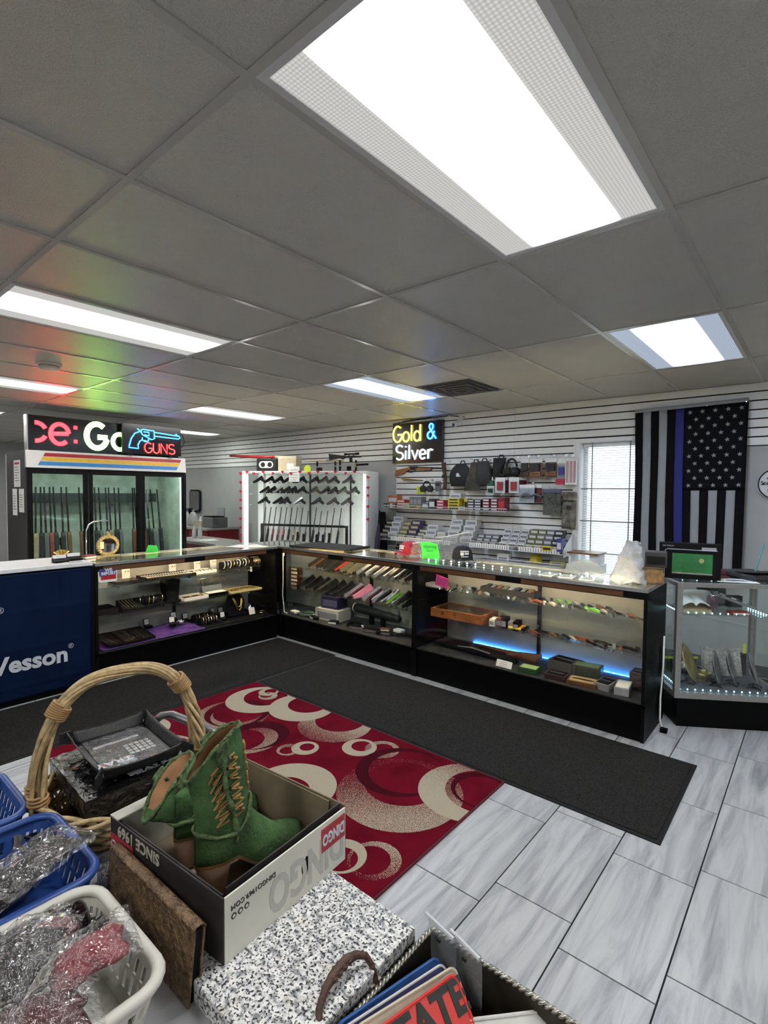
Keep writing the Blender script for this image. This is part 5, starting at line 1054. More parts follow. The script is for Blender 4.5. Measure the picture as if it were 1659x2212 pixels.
def plate(label, x, y, z, m, tilt, rz=0., s=1.0):
    t = on_oc('serving_plate', label, 'plate', x, y, z, rz, 'plates in the right-hand case'); t.scale = (s,) * 3
    o = obj('dish', MB().lathe([(.002, -.012), (.06, -.012), (.075, 0), (.12, .006), (.122, .009), (.075, .004), (.06, -.008), (.002, -.008)], 30, sx=1.0, sy=.62), m, t, (0, 0, .122), (0, PI / 2 - tilt, 0), smooth=True)
    obj('stand', MB().tube([(-.03, -.04, .004), (.0, -.04, .02), (.05, -.04, .004)], .004, 5).tube([(-.03, .04, .004), (0, .04, .02), (.05, .04, .004)], .004, 5).tube([(0, -.04, .02), (0, .04, .02)], .004, 5), BLACKM, t)
    return t
BRASSP = M('brass_plate', (.45, .36, .15), .35, metal=.8, var=.2); PEWT = M('pewter', (.4, .4, .42), .35, metal=.8, var=.2)
plate('oval brass plate leaning at the left of the case floor', .17, .20, .243, BRASSP, .38, -.75, 1.10); plate('oval pewter plate, first right of the brass one', .33, .16, .243, PEWT, .22, -.65, 1.0); plate('oval pewter plate, second right of the brass one', .44, .20, .243, PEWT, .25, -.6, 1.04); plate('oval pewter plate at the right post of the case floor', .56, .15, .243, PEWT, .3, -.55, .98)
t = on_oc('gravy_bowl', 'small brass bowl between the plates', 'bowl', .29, .27, .245); obj('bowl', MB().lathe([(.03, 0), (.055, .03), (.06, .055), (.055, .055), (.045, .03), (.01, .01)], 20), BRASSP, t, smooth=True); obj('foot', MB().lathe([(.035, 0), (.03, .006)], 16), BRASSP, t)
t = on_oc('chrome_bell', 'chrome bell behind the plates in the right-hand case', 'bell', .22, .38, .245); obj('bell', MB().lathe([(.035, .03), (.03, .06), (.012, .09), (.006, .10)], 16), SILVER, t, smooth=True); obj('knob', MB().lathe([(.001, .10), (.012, .11), (.012, .12), (.001, .13)], 12), SILVER, t, smooth=True); obj('stem', MB().cyl((0, 0, 0), (0, 0, .03), .02, 12), BLACKM, t)
t = on_oc('newspaper', 'folded newspaper standing behind the pewter plates', 'newspaper', .47, .36, .246); obj('fold', MB().box(-.13, .13, -.01, .01, 0, .2), M('newsprint', (.42, .42, .42), .8, var=.4, scale=45), t, (0, 0, 0), (-.25, 0, 0)); obj('front_page', MB().box(-.12, .12, -.013, -.01, .01, .17), M('newsprint2', (.5, .5, .5), .8, var=.5, scale=60), t, (0, 0, 0), (-.25, 0, 0))
for i, (x, y, c) in enumerate(((.12, .39, 'yellow note strip low at the back left of the case'), (.29, .41, 'yellow note strip behind the bell'), (.63, .40, 'upright yellow note at the back right of the case'))):
    t = on_oc('sticky_note', c, 'note', x, y, .245 + (.10 if i < 2 else .16)); obj('sheet', MB().box(-.035 if i < 2 else -.008, .035 if i < 2 else .012, -.001, .001, 0, .018 if i < 2 else .07), M('fluo_yellow'), t); obj('pad', MB().box(-.02, .02, 0, .02, -.10 if i < 2 else -.16, 0), SYN, t)
# on the angled case
t = on_oc('tablet_box', 'black product box showing a green screen on the right-hand case', 'box', .15, .20, .972, -.32)
obj('carton', MB().box(-.185, .185, -.04, .04, 0, .245), M('box_black_gloss', (.004, .004, .0045), .4, spec=.25), t, bevel=.002); obj('printed_screen', MB().box(-.105, .135, -.042, -.04, .045, .175), M('screen_green', (.035, .22, .065), .5, var=.15, scale=14), t); obj('screen_edge', MB().box(-.105, .135, -.0425, -.042, .034, .045), M('screen_base', (.35, .36, .3), .5), t)
obj('printed_dot', MB().prism(arc(.07, .13, .0155, .0155, 0, 340, 17), -.0435, -.042, 'y'), M('dot_cream', (.45, .5, .2), .5), t); obj('printed_line', MB().tube([(-.15, -.0415, .008), (-.15, -.0415, .185), (-.145, -.0415, .197), (-.135, -.0415, .203), (.16, -.0415, .2)], .0055, 6, flat=.3), PRW, t)
obj('price_sticker', MB().box(.07, .155, -.0425, -.0405, .198, .222), M('sticker_grey', (.4, .4, .44), .6), t); text('lettering', 'ART DISPLAY', .012, PRW, t, (-.13, -.0412, .225), FACE_Y)
t = on_oc('brochure', 'white printed brochure lying on the right-hand case', 'brochure', .42, .14, .972, -.2); obj('sheet', MB().box(-.12, .12, -.08, .08, 0, .003), PAPER, t); obj('printed_art', MB().prism([(-.06, -.02), (-.02, -.04), (.03, -.02), (.07, -.03), (.05, .02), (0, .03), (-.05, .015)], .003, .004, 'z'), M('art_dark', (.1, .11, .14), .7), t); obj('yellow_strip', MB().box(-.119, -.06, .03, .079, .003, .004), M('tag_yellow'), t)
t = on_oc('cloth_cap', 'dark red cloth cap behind the brochure', 'cap', .36, .33, .972); obj('crown', MB().lathe([(.09, .0), (.085, .04), (.05, .06), (.002, .064)], 18, sx=1.1, sy=.8), M('maroon_cloth', (.1, .02, .025), .8), t, smooth=True); obj('peak', MB().box(-.07, .07, -.12, -.06, .008, .016), M('maroon_cloth'), t, bevel=.005)
t = on_oc('laptop_bag', 'grey folded bag at the right edge of the case top', 'bag', .60, .28, .972, .2); obj('body', MB().box(-.12, .12, -.16, .16, 0, .045), M('dark_grey_cloth', (.035, .037, .04), .7), t, bevel=.015); obj('flap', MB().box(-.12, .12, -.17, .0, .045, .052), M('dark_grey_cloth'), t, (0, 0, 0), (-.1, 0, 0)); obj('teal_rod', MB().tube([(-.02, -.05, .05), (.06, -.02, .24)], .006, 6), M('teal', (.1, .3, .32), .4), t)
# patterned fabric roll and cables between the cases
t = thing('fabric_roll', 'patterned cream fabric roll standing between the cases', 'fabric roll', (-.93, 4.08, 0)); obj('roll', MB().cyl((0, 0, 0), (0, 0, .42), .055, 18), M('floral_cream', (.45, .4, .3), .8, var=.7, scale=26), t); obj('core', MB().cyl((0, 0, .42), (0, 0, .425), .03, 12), CARD, t)
t = thing('power_cord', 'white cord trailing to the floor at the knife case end', 'cord', (-.785, 3.80, 0)); obj('cord', MB().tube([(.0, .06, .6), (.005, .03, .4), (.0, .0, .2), (.005, -.02, .05), (.03, -.05, .008)], .006, 6), PAPER, t, smooth=True); obj('plug', MB().box(.02, .06, -.09, -.05, 0, .025), BLACK, t)
# ================================================================ goods on the slatwall
def W(x, z, y=5.37): return (x, y, z)
WIRE = M('white_wire', (.55, .55, .55), .4, metal=.3)
def wire_shelf(label, x0, x1, z, depth, lip, slope=0.):
    t = thing('wire_shelf', label, 'wire shelf', (x0, 5.378, z), 0, 'white wire shelves'); L_ = x1 - x0
    obj('rail', MB().cyl((0, -depth, lip + slope), (L_, -depth, lip + slope), .004, 6), WIRE, t); obj('rail', MB().cyl((0, -depth, slope), (L_, -depth, slope), .004, 6), WIRE, t); obj('rail', MB().cyl((0, -.004, 0), (L_, -.004, 0), .004, 6), WIRE, t)
    n = int(L_ / .03); mb = MB()
    for k in range(n + 1): x = L_ * k / n; mb.tube([(x, -.004, 0), (x, -depth, slope), (x, -depth, lip + slope)], .0016, 4)
    obj('cross_wires', mb, WIRE, t, kind='stuff')
    for x in (.05, L_ / 2, L_ - .05): obj('bracket', MB().prism([(-.004, -.06), (-depth * .9, -.004 + slope), (-.004, 0)], x - .002, x + .002, 'x'), WIRE, t)
    return t
wire_shelf('upper wire shelf of ammunition boxes on the slatwall', -4.36, -2.60, 1.345, .26, .03)
wire_shelf('long lower wire bin of ammunition on the slatwall', -4.40, -1.97, .985, .28, .07, -.05)
wire_shelf('low wire shelf partly hidden behind the knife case', -3.02, -1.99, .80, .26, .03); wire_shelf('short low wire shelf behind the pistol case', -4.30, -3.30, .80, .2, .05)
def abox(label, x, z, d, m, fm, y=5.22, rz=0., group='ammunition boxes on the wire shelf', tilt=0.):
    t = thing('ammo_box', label, 'ammunition box', (x, y, z), rz, group); w, dd, h = d
    obj('body', MB().box(-w / 2, w / 2, -dd / 2, dd / 2, 0, h), m, t)
    obj('label_face', MB().box(-w * .40, w * .40, -dd / 2 - .001, -dd / 2, h * .2, h * .7), fm, t)
    if tilt: t.rotation_euler = (tilt, 0, rz)
    return t
C_ = lambda n, c=(.5, .5, .5), r=.55: M(n, c, r)
YB_ = C_('ammo_yellow', (.62, .48, .04)); RB_ = C_('ammo_red', (.42, .03, .04)); WB_ = C_('ammo_white', (.60, .60, .60)); GB_ = C_('ammo_grey', (.16, .17, .19)); KB_ = C_('ammo_black', (.03, .03, .035)); OB_ = C_('ammo_orange', (.55, .17, .04)); MB_ = C_('ammo_maroon', (.16, .02, .03)); BG_ = C_('ammo_beige', (.5, .42, .26)); PB_ = C_('ammo_purple', (.07, .05, .13)); CB_ = C_('ammo_camo', (.18, .19, .10)); PG_ = M('print_grey'); INK = C_('ink_black', (.02, .02, .02))
Z = 1.35
for i, (x, c) in enumerate(((-4.33, KB_), (-4.28, KB_), (-4.23, WB_), (-4.18, KB_))): abox('tiny %s box, %s at the left end of the upper wire shelf' % ('black' if c is KB_ else 'white', ORD[i]), x, Z, (.045, .06, .05), c, WB_, 5.17)
abox('tall box striped white, orange and red on the upper wire shelf', -4.27, Z + .052, (.16, .1, .10), OB_, WB_, 5.27)
abox('white base box under the striped orange box', -4.27, Z, (.16, .10, .05), WB_, PG_, 5.27)
for k in range(3): abox('red box, %s from the bottom left of the yellow ones' % ORD[k], -4.08, Z + .034 * k, (.13, .1, .033), RB_, WB_, 5.2)
abox('beige box beside the short red stack', -3.98, Z, (.09, .1, .06), BG_, PG_, 5.18)
abox('yellow flat box under the grey cartons', -3.86, Z, (.15, .1, .03), YB_, INK, 5.17)
for k in range(3): abox('upright dark grey carton, %s from the left above the flat yellow box' % ORD[k], -3.91 + .062 * k, Z + .031, (.058, .1, .11), GB_, PG_, 5.2)
for k in range(2): abox('low dark box, %s in the middle of the upper shelf' % ORD[k], -3.70 + .1 * k, Z, (.09, .1, .07 + .05 * k), [GB_, KB_][k], WB_, 5.2)
for k in range(3): abox('bright red flat box, %s from the bottom in the middle stack' % ORD[k], -3.48, Z + .036 * k, (.10, .1, .035), RB_, WB_, 5.2)
for k in range(4): abox('yellow flat box, %s from the bottom of the yellow stack' % ORD[k], -3.29, Z + .033 * k, (.15, .11, .032), YB_, INK, 5.2, rz=.03 * (-1) ** k)
abox('white square box on top of the yellow stack', -3.27, Z + .134, (.15, .11, .05), WB_, PG_, 5.2)
abox('tall yellow box right of the yellow stack', -3.16, Z, (.05, .1, .13), YB_, INK, 5.26)
for cix, x in enumerate((-3.06, -2.97)):
    for k in range(4): abox('white labelled box, %s from the bottom in the %s double stack' % (ORD[k], ['left', 'right'][cix]), x, Z + .031 * k, (.085, .11, .030), KB_, WB_, 5.2)
abox('white label box lying in front of the tall yellow box', -3.155, Z, (.075, .04, .035), WB_, PG_, 5.13)
for cix, x in enumerate((-2.865, -2.765)):
    for k in range(4): abox('dark red box with white label, %s up in the %s red stack' % (ORD[k], ['left', 'right'][cix]), x, Z + .034 * k, (.085, .11, .033), MB_, WB_, 5.2)
abox('plain dark red block at the right end of the upper wire shelf', -2.68, Z, (.08, .12, .15), MB_, RB_, 5.21)
# lower bin, boxes leaning back
def stackrow(x, w, n, m, fm, label, tall=.05, z=.985):
    for k in range(n):
        abox(label % ORD[k], x, z - .012 + tall * k, (w, .10, tall * .97), m, fm, 5.16 + .040 * k, group='ammunition boxes in the lower wire bin')
stackrow(-4.32, .12, 4, KB_, BG_, 'dark box, %s from the front at the left end of the bin')
stackrow(-4.18, .145, 4, WB_, PG_, 'plain white box, %s from the front in the left white pile', .065)
stackrow(-4.03, .12, 4, CB_, BG_, 'olive box, %s from the front beside the white pile')
stackrow(-3.89, .13, 4, PB_, BG_, 'purple box, %s from the front in the purple pile', .055)
stackrow(-3.755, .11, 3, CB_, WB_, 'green and white box, %s from the front left of the low white pile', .04)
stackrow(-3.61, .15, 3, WB_, PG_, 'white box, %s from the front in the low white pile', .06)
stackrow(-3.46, .11, 2, WB_, BG_, 'flat white box, %s from the front before the long white pair', .05)
stackrow(-3.29, .15, 4, WB_, PG_, 'long white box, %s from the front in the left of the white pair', .065)
stackrow(-3.10, .15, 4, WB_, PG_, 'long white box, %s from the front in the right of the white pair', .065)
for c, x in enumerate((-2.94, -2.85, -2.76)): stackrow(x, .08, 3, GB_, WB_, '%s grey packet from the front, ' + ['left', 'middle', 'right'][c] + ' column of packets', .035)
for c, x in enumerate((-2.63, -2.53, -2.43)): stackrow(x, .09, 4, WB_, GB_, '%s striped grey box from the front, ' + ['left', 'middle', 'right'][c] + ' striped column', .045)
for c, x in enumerate((-2.33, -2.24, -2.15, -2.06)): stackrow(x, .085, 4, [CB_, CB_, GB_, KB_][c], WB_, '%s box from the front, ' + ['leftmost camouflage', 'second camouflage', 'grey', 'rightmost black'][c] + ' column', .048)
abox('yellow box at the front right of the lower bin', -2.13, .962, (.10, .05, .05), YB_, INK, 5.115); abox('blue and white tall box at the right end of the bin', -2.0, .965, (.05, .10, .13), C_('ammo_blue', (.04, .05, .22)), WB_, 5.13)
t = thing('end_panel', 'white bin end panel at the right of the wire bin', 'bin end', (-1.968, 5.378, .93)); obj('panel', MB().prism([(0, 0), (-.27, -.03), (-.27, .05), (-.02, .20), (0, .20)], 0, .004, 'x'), WIRE, t); obj('brace', MB().cyl((.0, -.27, .05), (.0, -.02, .2), .004, 6), WIRE, t)
# printed paper strip along the bin front
for i, (x0, x1, n) in enumerate(((-4.2, -3.3, 30), (-3.05, -2.55, 18), (-2.45, -2.0, 16))):
    t = thing('shelf_strip', ['left', 'middle', 'right'][i] + ' printed price strip on the front of the lower wire bin', 'price strip', (x0, 5.094, .935), 0, 'price strips'); obj('strip', MB().box(0, x1 - x0, 0, .002, 0, .05), PAPER, t)
    mb = MB()
    for k in range(n): mb.box((x1 - x0) * k / n, (x1 - x0) * (k + .35) / n, -.001, 0, .006, .044)
    obj('print_bars', mb, PG_, t, kind='stuff')
t = thing('yellow_hat', 'yellow ribbed dome on the low wire shelf', 'hat', (-2.30, 5.22, .802)); obj('dome', MB().lathe([(.07, 0), (.068, .02), (.06, .06), (.035, .095), (.002, .105)], 20), C_('dome_yellow', (.6, .5, .03)), t, smooth=True)
for k in range(3): obj('rib', MB().tube([((.071 - .012 * k) * math.cos(a), (.071 - .012 * k) * math.sin(a), .02 + .03 * k) for a in [2 * PI * q / 20 for q in range(20)]], .004, 5, closed=True), C_('dome_yellow'), t)
for i, (x, m, l) in enumerate(((-2.06, C_('packet_yellow', (.55, .5, .12)), 'yellow green packet on the low wire shelf'), (-2.66, PAPER, 'white card propped on the low wire shelf'))):
    t = thing('packet', l, 'packet', (x, 5.2, .802)); obj('body', MB().box(-.07, .07, -.03, .03, 0, .05 + .03 * i), m, t, bevel=.005); obj('print', MB().box(-.05, .05, -.031, -.03, .01, .04), PG_, t)
for i, x in enumerate((-4.2, -4.1)):
    t = thing('small_figure', ['small dark ornament on the short low shelf, left one', 'small dark ornament on the short low shelf, right one'][i], 'ornament', (x, 5.25, .808), 0, 'dark ornaments'); obj('body', MB().lathe([(.03, 0), (.035, .02), (.015, .04), (.02, .055), (.002, .07)], 12), GUNM, t, smooth=True); obj('base', MB().box(-.035, .035, -.03, .03, -.002, .004), WOODS, t)
# hanging goods: hook, then the thing
def hook(label, x, z, l=.14): 
    t = thing('peg_hook', label, 'hook', (x, 5.379, z), 0, 'steel peg hooks'); obj('rod', MB().tube([(0, 0, 0), (0, -l, .0), (0, -l - .012, .018)], .0026, 5), SILVER, t); obj('plate', MB().box(-.015, .015, -.004, .001, -.012, .012), SILVER, t)
def hang(name, label, cat, x, z, y=5.27, rz=0., group=None): return thing(name, label, cat, (x, y, z), rz, group)
HK = [(-3.50, 1.93), (-3.30, 1.935), (-3.11, 1.93), (-2.95, 1.93), (-2.76, 1.93), (-2.60, 1.945), (-2.47, 1.95), (-2.36, 1.95), (-2.19, 1.95), (-2.06, 1.945), (-1.99, 1.945), (-2.88, 1.745), (-2.74, 1.745), (-2.58, 1.745), (-2.42, 1.655), (-2.17, 1.60), (-3.75, 1.70), (-3.59, 1.70)]
for i, (x, z) in enumerate(HK): hook('steel peg hook, %s counted along the hanging goods' % ORD[i], x, z)
t = hang('air_rifle', 'lever-action rifle with a brown stock hung flat on the slatwall', 'rifle', -3.96, 1.84, 5.36)
obj('stock', MB().prism([(-.38, -.09), (-.36, -.005), (-.20, .02), (-.13, .03), (-.12, .0), (-.19, -.02), (-.24, -.055)], -.014, .014, 'y'), M('oak_stock', (.30, .11, .03), .4, var=.25, scale=20), t); obj('barrel', MB().tube([(-.10, 0, .028), (.38, 0, .005)], .009, 8), GUNM, t); obj('forearm', MB().box(-.02, .20, -.012, .012, -.018, .010), M('oak_stock'), t, (0, 0, .01), (0, .05, 0)); obj('receiver', MB().box(-.15, -.02, -.012, .012, -.005, .038), GUNM, t); obj('lever', MB().tube([(-.05, 0, -.004), (-.08, 0, -.03), (-.13, 0, -.04), (-.17, 0, -.03), (-.14, 0, -.005)], .004, 6), GUNM, t)
t = hang('arrow_bundle', 'bundle of thin yellow arrows on the slatwall', 'arrows', -4.05, 1.705, 5.34)
for k in range(6): obj('shaft', MB().tube([(-.18 + .01 * k, -.01 * (k % 3), .03 - .008 * k), (.18, -.006 * (k % 3), -.012 + .005 * (k % 2))], .003, 5), [C_('arrow_yellow', (.55, .40, .05)), GUNM][k % 3 == 2], t)
t = hang('yellow_tag', 'yellow hand-written price tag under the arrows', 'price tag', -3.93, 1.53, 5.37); obj('card', MB().box(-.06, .06, -.002, 0, 0, .09), M('fluo_yellow'), t)
for q in range(3): obj('writing', MB().box(-.04, .02 + .008 * q, -.003, -.002, .02 + .022 * q, .027 + .022 * q), INK, t)
t = hang('ear_defender', 'black bagged ear defenders left of the bags', 'ear muffs', -3.75, 1.54); obj('cup', MB().tube([(-.05, 0, .05), (-.05, -.04, .05)], .042, 14), SYN, t); obj('cup', MB().tube([(.05, 0, .05), (.05, -.04, .05)], .042, 14), SYN, t); obj('band', MB().tube([(.055 * math.cos(a), -.02, .08 + .06 * math.sin(a)) for a in [PI * k / 10 for k in range(11)]], .01, 8), SYN, t, smooth=True)
t = hang('holster', 'small dark pouch hanging right of the ear defenders', 'pouch', -3.59, 1.56); obj('body', MB().box(-.04, .04, -.02, .01, 0, .125), GREYS, t, bevel=.012); obj('belt_loop', MB().box(-.03, .03, -.024, -.02, .07, .1), SYN, t)
t = hang('fur_strip', 'brown furry strap hanging left of the black bag', 'strap', -3.50, 1.58); obj('strap', MB().grid(lambda u, v: (.055 * (u - .5) * (1 - .2 * math.sin(4 * v)) + .012 * math.sin(5 * v), -.02 * math.sin(PI * u), .33 * v + .006 * nz((u * 3, v * 9, 1), 2)), 8, 16), M('brown_fur', (.10, .06, .045), .95, var=.6, scale=70, bump=.8), t, smooth=True, solid=.012); obj('buckle', MB().box(-.02, .02, -.03, -.02, .14, .18), SYN, t)
def bag(label, x, z, w, h, m, tilt, prof, emblem=None, rz=0.):
    t = hang('sling_bag', label, 'bag', x, z, 5.29, rz, 'bags hung on the slatwall')
    obj('body', MB().grid(lambda u, v: (w / 2 * prof(v) * math.cos(2 * PI * u) + tilt * v, -.02 + .055 * math.sin(PI * min(1, v * .9 + .08)) * math.sin(2 * PI * u), h * v), 22, 12, wrap=True), m, t, smooth=True)
    obj('strap', MB().tube([(tilt - .03, 0, h * .93), (tilt - .01, 0, h + .03), (tilt + .03, .0, h + .03), (tilt + .05, 0, h * .9)], .007, 6), SYN, t)
    if emblem is not None:
        obj('emblem', MB().prism(arc(0, 0, .022, .022, 0, 340, 17), -.002, .0, 'y'), emblem, t, (.02, -.078, h * .5)); obj('emblem_bar', MB().box(-.03, .03, -.002, 0, -.01, .0), emblem, t, (.03, -.079, h * .46))
    return t
bag('black sling bag with a round white emblem on the slatwall', -3.30, 1.62, .27, .27, M('nylon_black', (.012, .012, .014), .7), .03, lambda v: (.55 + .5 * math.sin(PI * min(1, .15 + v * .75))) * (1 - .35 * max(0, v - .75) * 4), PRW)
bag('brown olive bag hanging in the middle of the slatwall', -3.12, 1.57, .22, .33, M('olive_bag', (.055, .05, .04), .75, var=.5, scale=14), .03, lambda v: 1.0 - .62 * v)
bag('dark grey bag overlapping the olive bag', -2.96, 1.64, .20, .27, M('grey_bag', (.035, .035, .038), .75), -.02, lambda v: .6 + .45 * math.sin(PI * min(1, .1 + .8 * v)))
bag('narrow black holster bag right of the grey bag', -2.80, 1.70, .16, .24, M('nylon_black'), .03, lambda v: .6 + .4 * v)
t = hang('ear_defender', 'black ear muffs with a wide headband on the slatwall', 'ear muffs', -2.61, 1.735); obj('band', MB().tube([(.06 * math.cos(a), -.03, .10 + .085 * math.sin(a)) for a in [PI * k / 12 for k in range(13)]], .013, 8), SYN, t, smooth=True)
for s in (-1, 1): obj('cup', MB().tube([(.045 * s, .01, .05), (.04 * s, -.06, .045)], [.045, .05], 14), SYN, t, smooth=True)
def blister(label, x, z, w, h, back, prod, pm, y=5.28, rz=0., name='blister_pack', film=True):
    t = hang(name, label, 'blister pack', x, z, y, rz, 'packaged goods on the slatwall')
    obj('backing_card', MB().box(-w / 2, w / 2, -.002, 0, 0, h), back, t); obj('product', prod, pm, t)
    obj('header', MB().box(-w / 2, w / 2, -.004, -.002, h * .82, h), PAPER, t)
    if film: obj('blister', MB().taper(-w * .45, w * .45, -.03, -.002, h * .06, h * .74, .003), glass('blister_film', (.94, .95, .96), .1, .06), t)
    return t
bx = lambda w, h, z: MB().box(-w / 2, w / 2, -.022, -.003, z, z + h)
LEATH = M('brown_leather', (.10, .045, .025), .5, var=.3); ORL = M('orange_leather', (.34, .12, .04), .5, var=.3)
for i, (x, z, w, h, l) in enumerate(((-2.47, 1.72, .10, .19, 'dark bagged holster beside the ear muffs'), (-2.35, 1.71, .15, .20, 'brown boxed holster with an orange label'), (-2.18, 1.71, .13, .20, 'second brown boxed holster with an orange label'))): blister(l, x, z, w, h, [LEATH, M('brown_card2', (.15, .07, .05), .6), M('brown_card2')][i], MB().prism([(-w * .3, h * .3), (w * .32, h * .4), (w * .3, h * .75), (-w * .35, h * .78)], -.02, -.003, 'y'), SYN, film=i == 0)
for i, (x, l) in enumerate(((-2.35, 'orange card strip on the first boxed holster'), (-2.18, 'orange card strip on the second boxed holster'))):
    t = hang('orange_card', l, 'card', x, 1.735, 5.268); obj('card', MB().box(-.055, .055, -.003, 0, 0, .045), ORL, t); obj('print', MB().box(-.04, .04, -.004, -.003, .012, .03), LEATH, t)
t = blister('clear pack with blue and red toys near the window', -2.07, 1.64, .10, .27, M('pack_clear', (.45, .44, .47), .4), bx(.05, .08, .10), C_('toy_blue', (.05, .06, .35))); obj('red_foot', MB().box(-.05, .04, -.026, -.003, .0, .06), C_('toy_red', (.6, .03, .08)), t)
for i, x in enumerate((-2.015, -1.975, -1.94)): 
    t = hang('paper_sleeve', 'white paper sleeve, %s from the left beside the window' % ORD[i], 'paper sleeve', x, 1.64, 5.30, .3, 'white paper sleeves'); obj('sleeve', MB().box(-.018, .018, -.05, .05, 0, .27 - .01 * i), PAPER, t); obj('edge_print', MB().box(-.012, .012, -.051, -.05, .02, .24), M('pink_print', (.5, .3, .32), .6), t)
blister('green and white packet below the bags', -2.875, 1.54, .10, .19, PAPER, bx(.08, .06, .09), C_('pack_green', (.02, .12, .06))); t = blister('mint green packet below the bags', -2.87, 1.535, .09, .09, C_('mint', (.35, .55, .45)), bx(.05, .04, .02), SYN, 5.26, film=False)
for c, (x, n) in enumerate(((-2.745, 3), (-2.58, 4))):
    for k in range(n): blister('red and white packet, %s from the front on the %s hook below the bags' % (ORD[k], ['left', 'right'][c]), x + .016 * k, 1.55, .12, .17, PAPER if k == 0 else MB_, bx(.06, .09, .03), RB_ if k == 0 else MB_, 5.245 + .028 * k, film=k == 0)
for c in range(2):
    t = blister('clear pack of %s eyewear hanging below the holsters' % ['large grey', 'dark red tipped'][c], -2.43 + .10 * c, 1.45, .17 - .06 * c, .19, M('pack_blue_grey', (.45, .5, .56), .4) if c == 0 else MB_, MB().tube([(-.055 + .11 * k / 8, -.02 - .012 * math.sin(PI * k / 8), .06 + .025 * math.sin(PI * k / 8)) for k in range(9)], .018 - .006 * c, 8), GREYS, 5.25 + .03 * c)
t = hang('mesh_bag', 'grey green mesh target bag hanging near the window', 'bag', -2.17, 1.32, 5.30); obj('sheet', MB().grid(lambda u, v: (.19 * (u - .5), -.012 * math.sin(7 * u) * math.sin(3 * v), .27 * v), 12, 8), M('mesh_grey', (.10, .10, .085), .8, var=.4, scale=40), t, solid=.012); obj('header', MB().box(-.095, .095, -.02, .008, .235, .275), M('mesh_header', (.12, .12, .2), .7), t); 
for k in range(3): obj('strap', MB().tube([(-.06 + .03 * k, -.022, .20), (-.01 + .02 * k, -.024, .14), (.02 + .02 * k, -.022, .17 - .04 * k)], .003, 5), GREYS, t)
t = hang('camo_pouch', 'camouflage pouch above the grey cloth at the slatwall edge', 'pouch', -2.0, 1.475, 5.33); CAMO = M('camouflage', (.16, .14, .10), .8, var=.7, scale=24); obj('body', MB().box(-.065, .065, -.03, .03, 0, .09), CAMO, t, bevel=.01); obj('flap', MB().box(-.066, .066, -.034, -.03, .045, .092), CAMO, t)
t = hang('camo_cloth', 'grey camouflage cloth hanging at the slatwall edge', 'cloth', -2.0, 1.185, 5.33); obj('cloth', MB().grid(lambda u, v: (.14 * (u - .5), -.02 * math.sin(9 * u + 2 * v) * (1 - v), .29 * v), 14, 10), M('grey_camo', (.17, .16, .13), .85, var=.6, scale=18), t, smooth=True, solid=.01); obj('tag', MB().box(-.02, .02, -.026, -.022, .2, .24), SYN, t)
t = hang('yardstick', 'pale wooden yardstick standing at the slatwall edge', 'ruler', -1.945, 1.19, 5.365); obj('stick', MB().box(-.014, .014, -.005, .003, 0, .37), M('pale_stick', (.6, .52, .34), .6), t); obj('tick_marks', MB().box(-.014, -.006, -.006, -.005, .02, .35), WOODS, t)
# security camera above the slatwall and its cable
t = thing('security_camera', 'small security camera on the slatwall by the gold and silver sign', 'camera', (-3.34, 5.38, 2.39)); obj('mount', MB().cyl((0, 0, .05), (0, -.03, .05), .03, 14), WHITE, t); obj('arm', MB().tube([(0, -.03, .05), (-.005, -.06, .03), (-.01, -.07, .0)], .01, 8), WHITE, t); obj('body', MB().cyl((.02, -.03, -.005), (-.035, -.12, -.04), .026, 14), WHITE, t); obj('lens_ring', MB().cyl((-.035, -.12, -.04), (-.039, -.127, -.043), .022, 14), BLACK, t)
t = thing('cable_run', 'dark cable running along the ceiling edge past the sign', 'cable', (-4.4, 5.375, 2.47)); obj('cable', MB().tube([(0, 0, -.02), (.4, 0, .005), (.9, 0, .012), (1.1, 0, -.02)], .005, 6), BLACKM, t); obj('clip', MB().box(.88, .9, -.008, .004, .004, .02), WHITE, t)
# --- flag
fl = thing('flag', 'black and white striped flag with one blue stripe hung vertically', 'flag', (-1.385, 5.33, 2.315))
FW, FH = .885, 1.50
def fd(u, v):
    """cloth depth: u across 0..1, v down 0..1"""
    return (-.012 - .020 * v * (1 + .7 * math.sin(8.5 * u + 1.0)) - .014 * v * math.sin(21 * u + 3 * v) - .004 * math.sin(60 * v) * (1 - u) * .5)
def fpt(u, v, e=0.): return (FW * u * (1 - .045 * v) + .03 * v + .012 * v * math.sin(5 * v + 7 * u) * (1 - u), fd(u, v) - e, -FH * v + .02 * u * (1 - v))
FB = M('flag_black', (.0045, .0045, .006), .85, var=.2, scale=8, spec=.12); FWH = M('flag_white', (.27, .275, .29), .75, var=.05, scale=8); FBL = M('flag_blue', (.010, .014, .16), .7, var=.08, scale=8)
pat = 'BWBWBLBWBWBWB'
CU0, CV1 = 6 / 13., .49
for k, ch in enumerate(pat):
    v0 = CV1 if k >= 6 else 0.0
    obj('stripe', MB().grid(lambda u, v: fpt((k + u) / 13., v0 + (1 - v0) * v), 5, 36), {'B': FB, 'W': FWH, 'L': FBL}[ch], fl, smooth=True, solid=.0015)
obj('canton', MB().grid(lambda u, v: fpt(CU0 + (1 - CU0) * u, CV1 * v), 24, 24), FB, fl, smooth=True, solid=.0015)
for u in (.02, .34, .66, .98): obj('hanging_pin', MB().cyl((fpt(u, 0)[0], .052, fpt(u, 0)[2]), (fpt(u, 0)[0], fd(u, 0) - .006, fpt(u, 0)[2]), .004, 8), SILVER, fl)
obj('hem', MB().grid(lambda u, v: fpt(u, -.022 + .022 * v), 24, 3), FWH, fl, smooth=True, solid=.003)
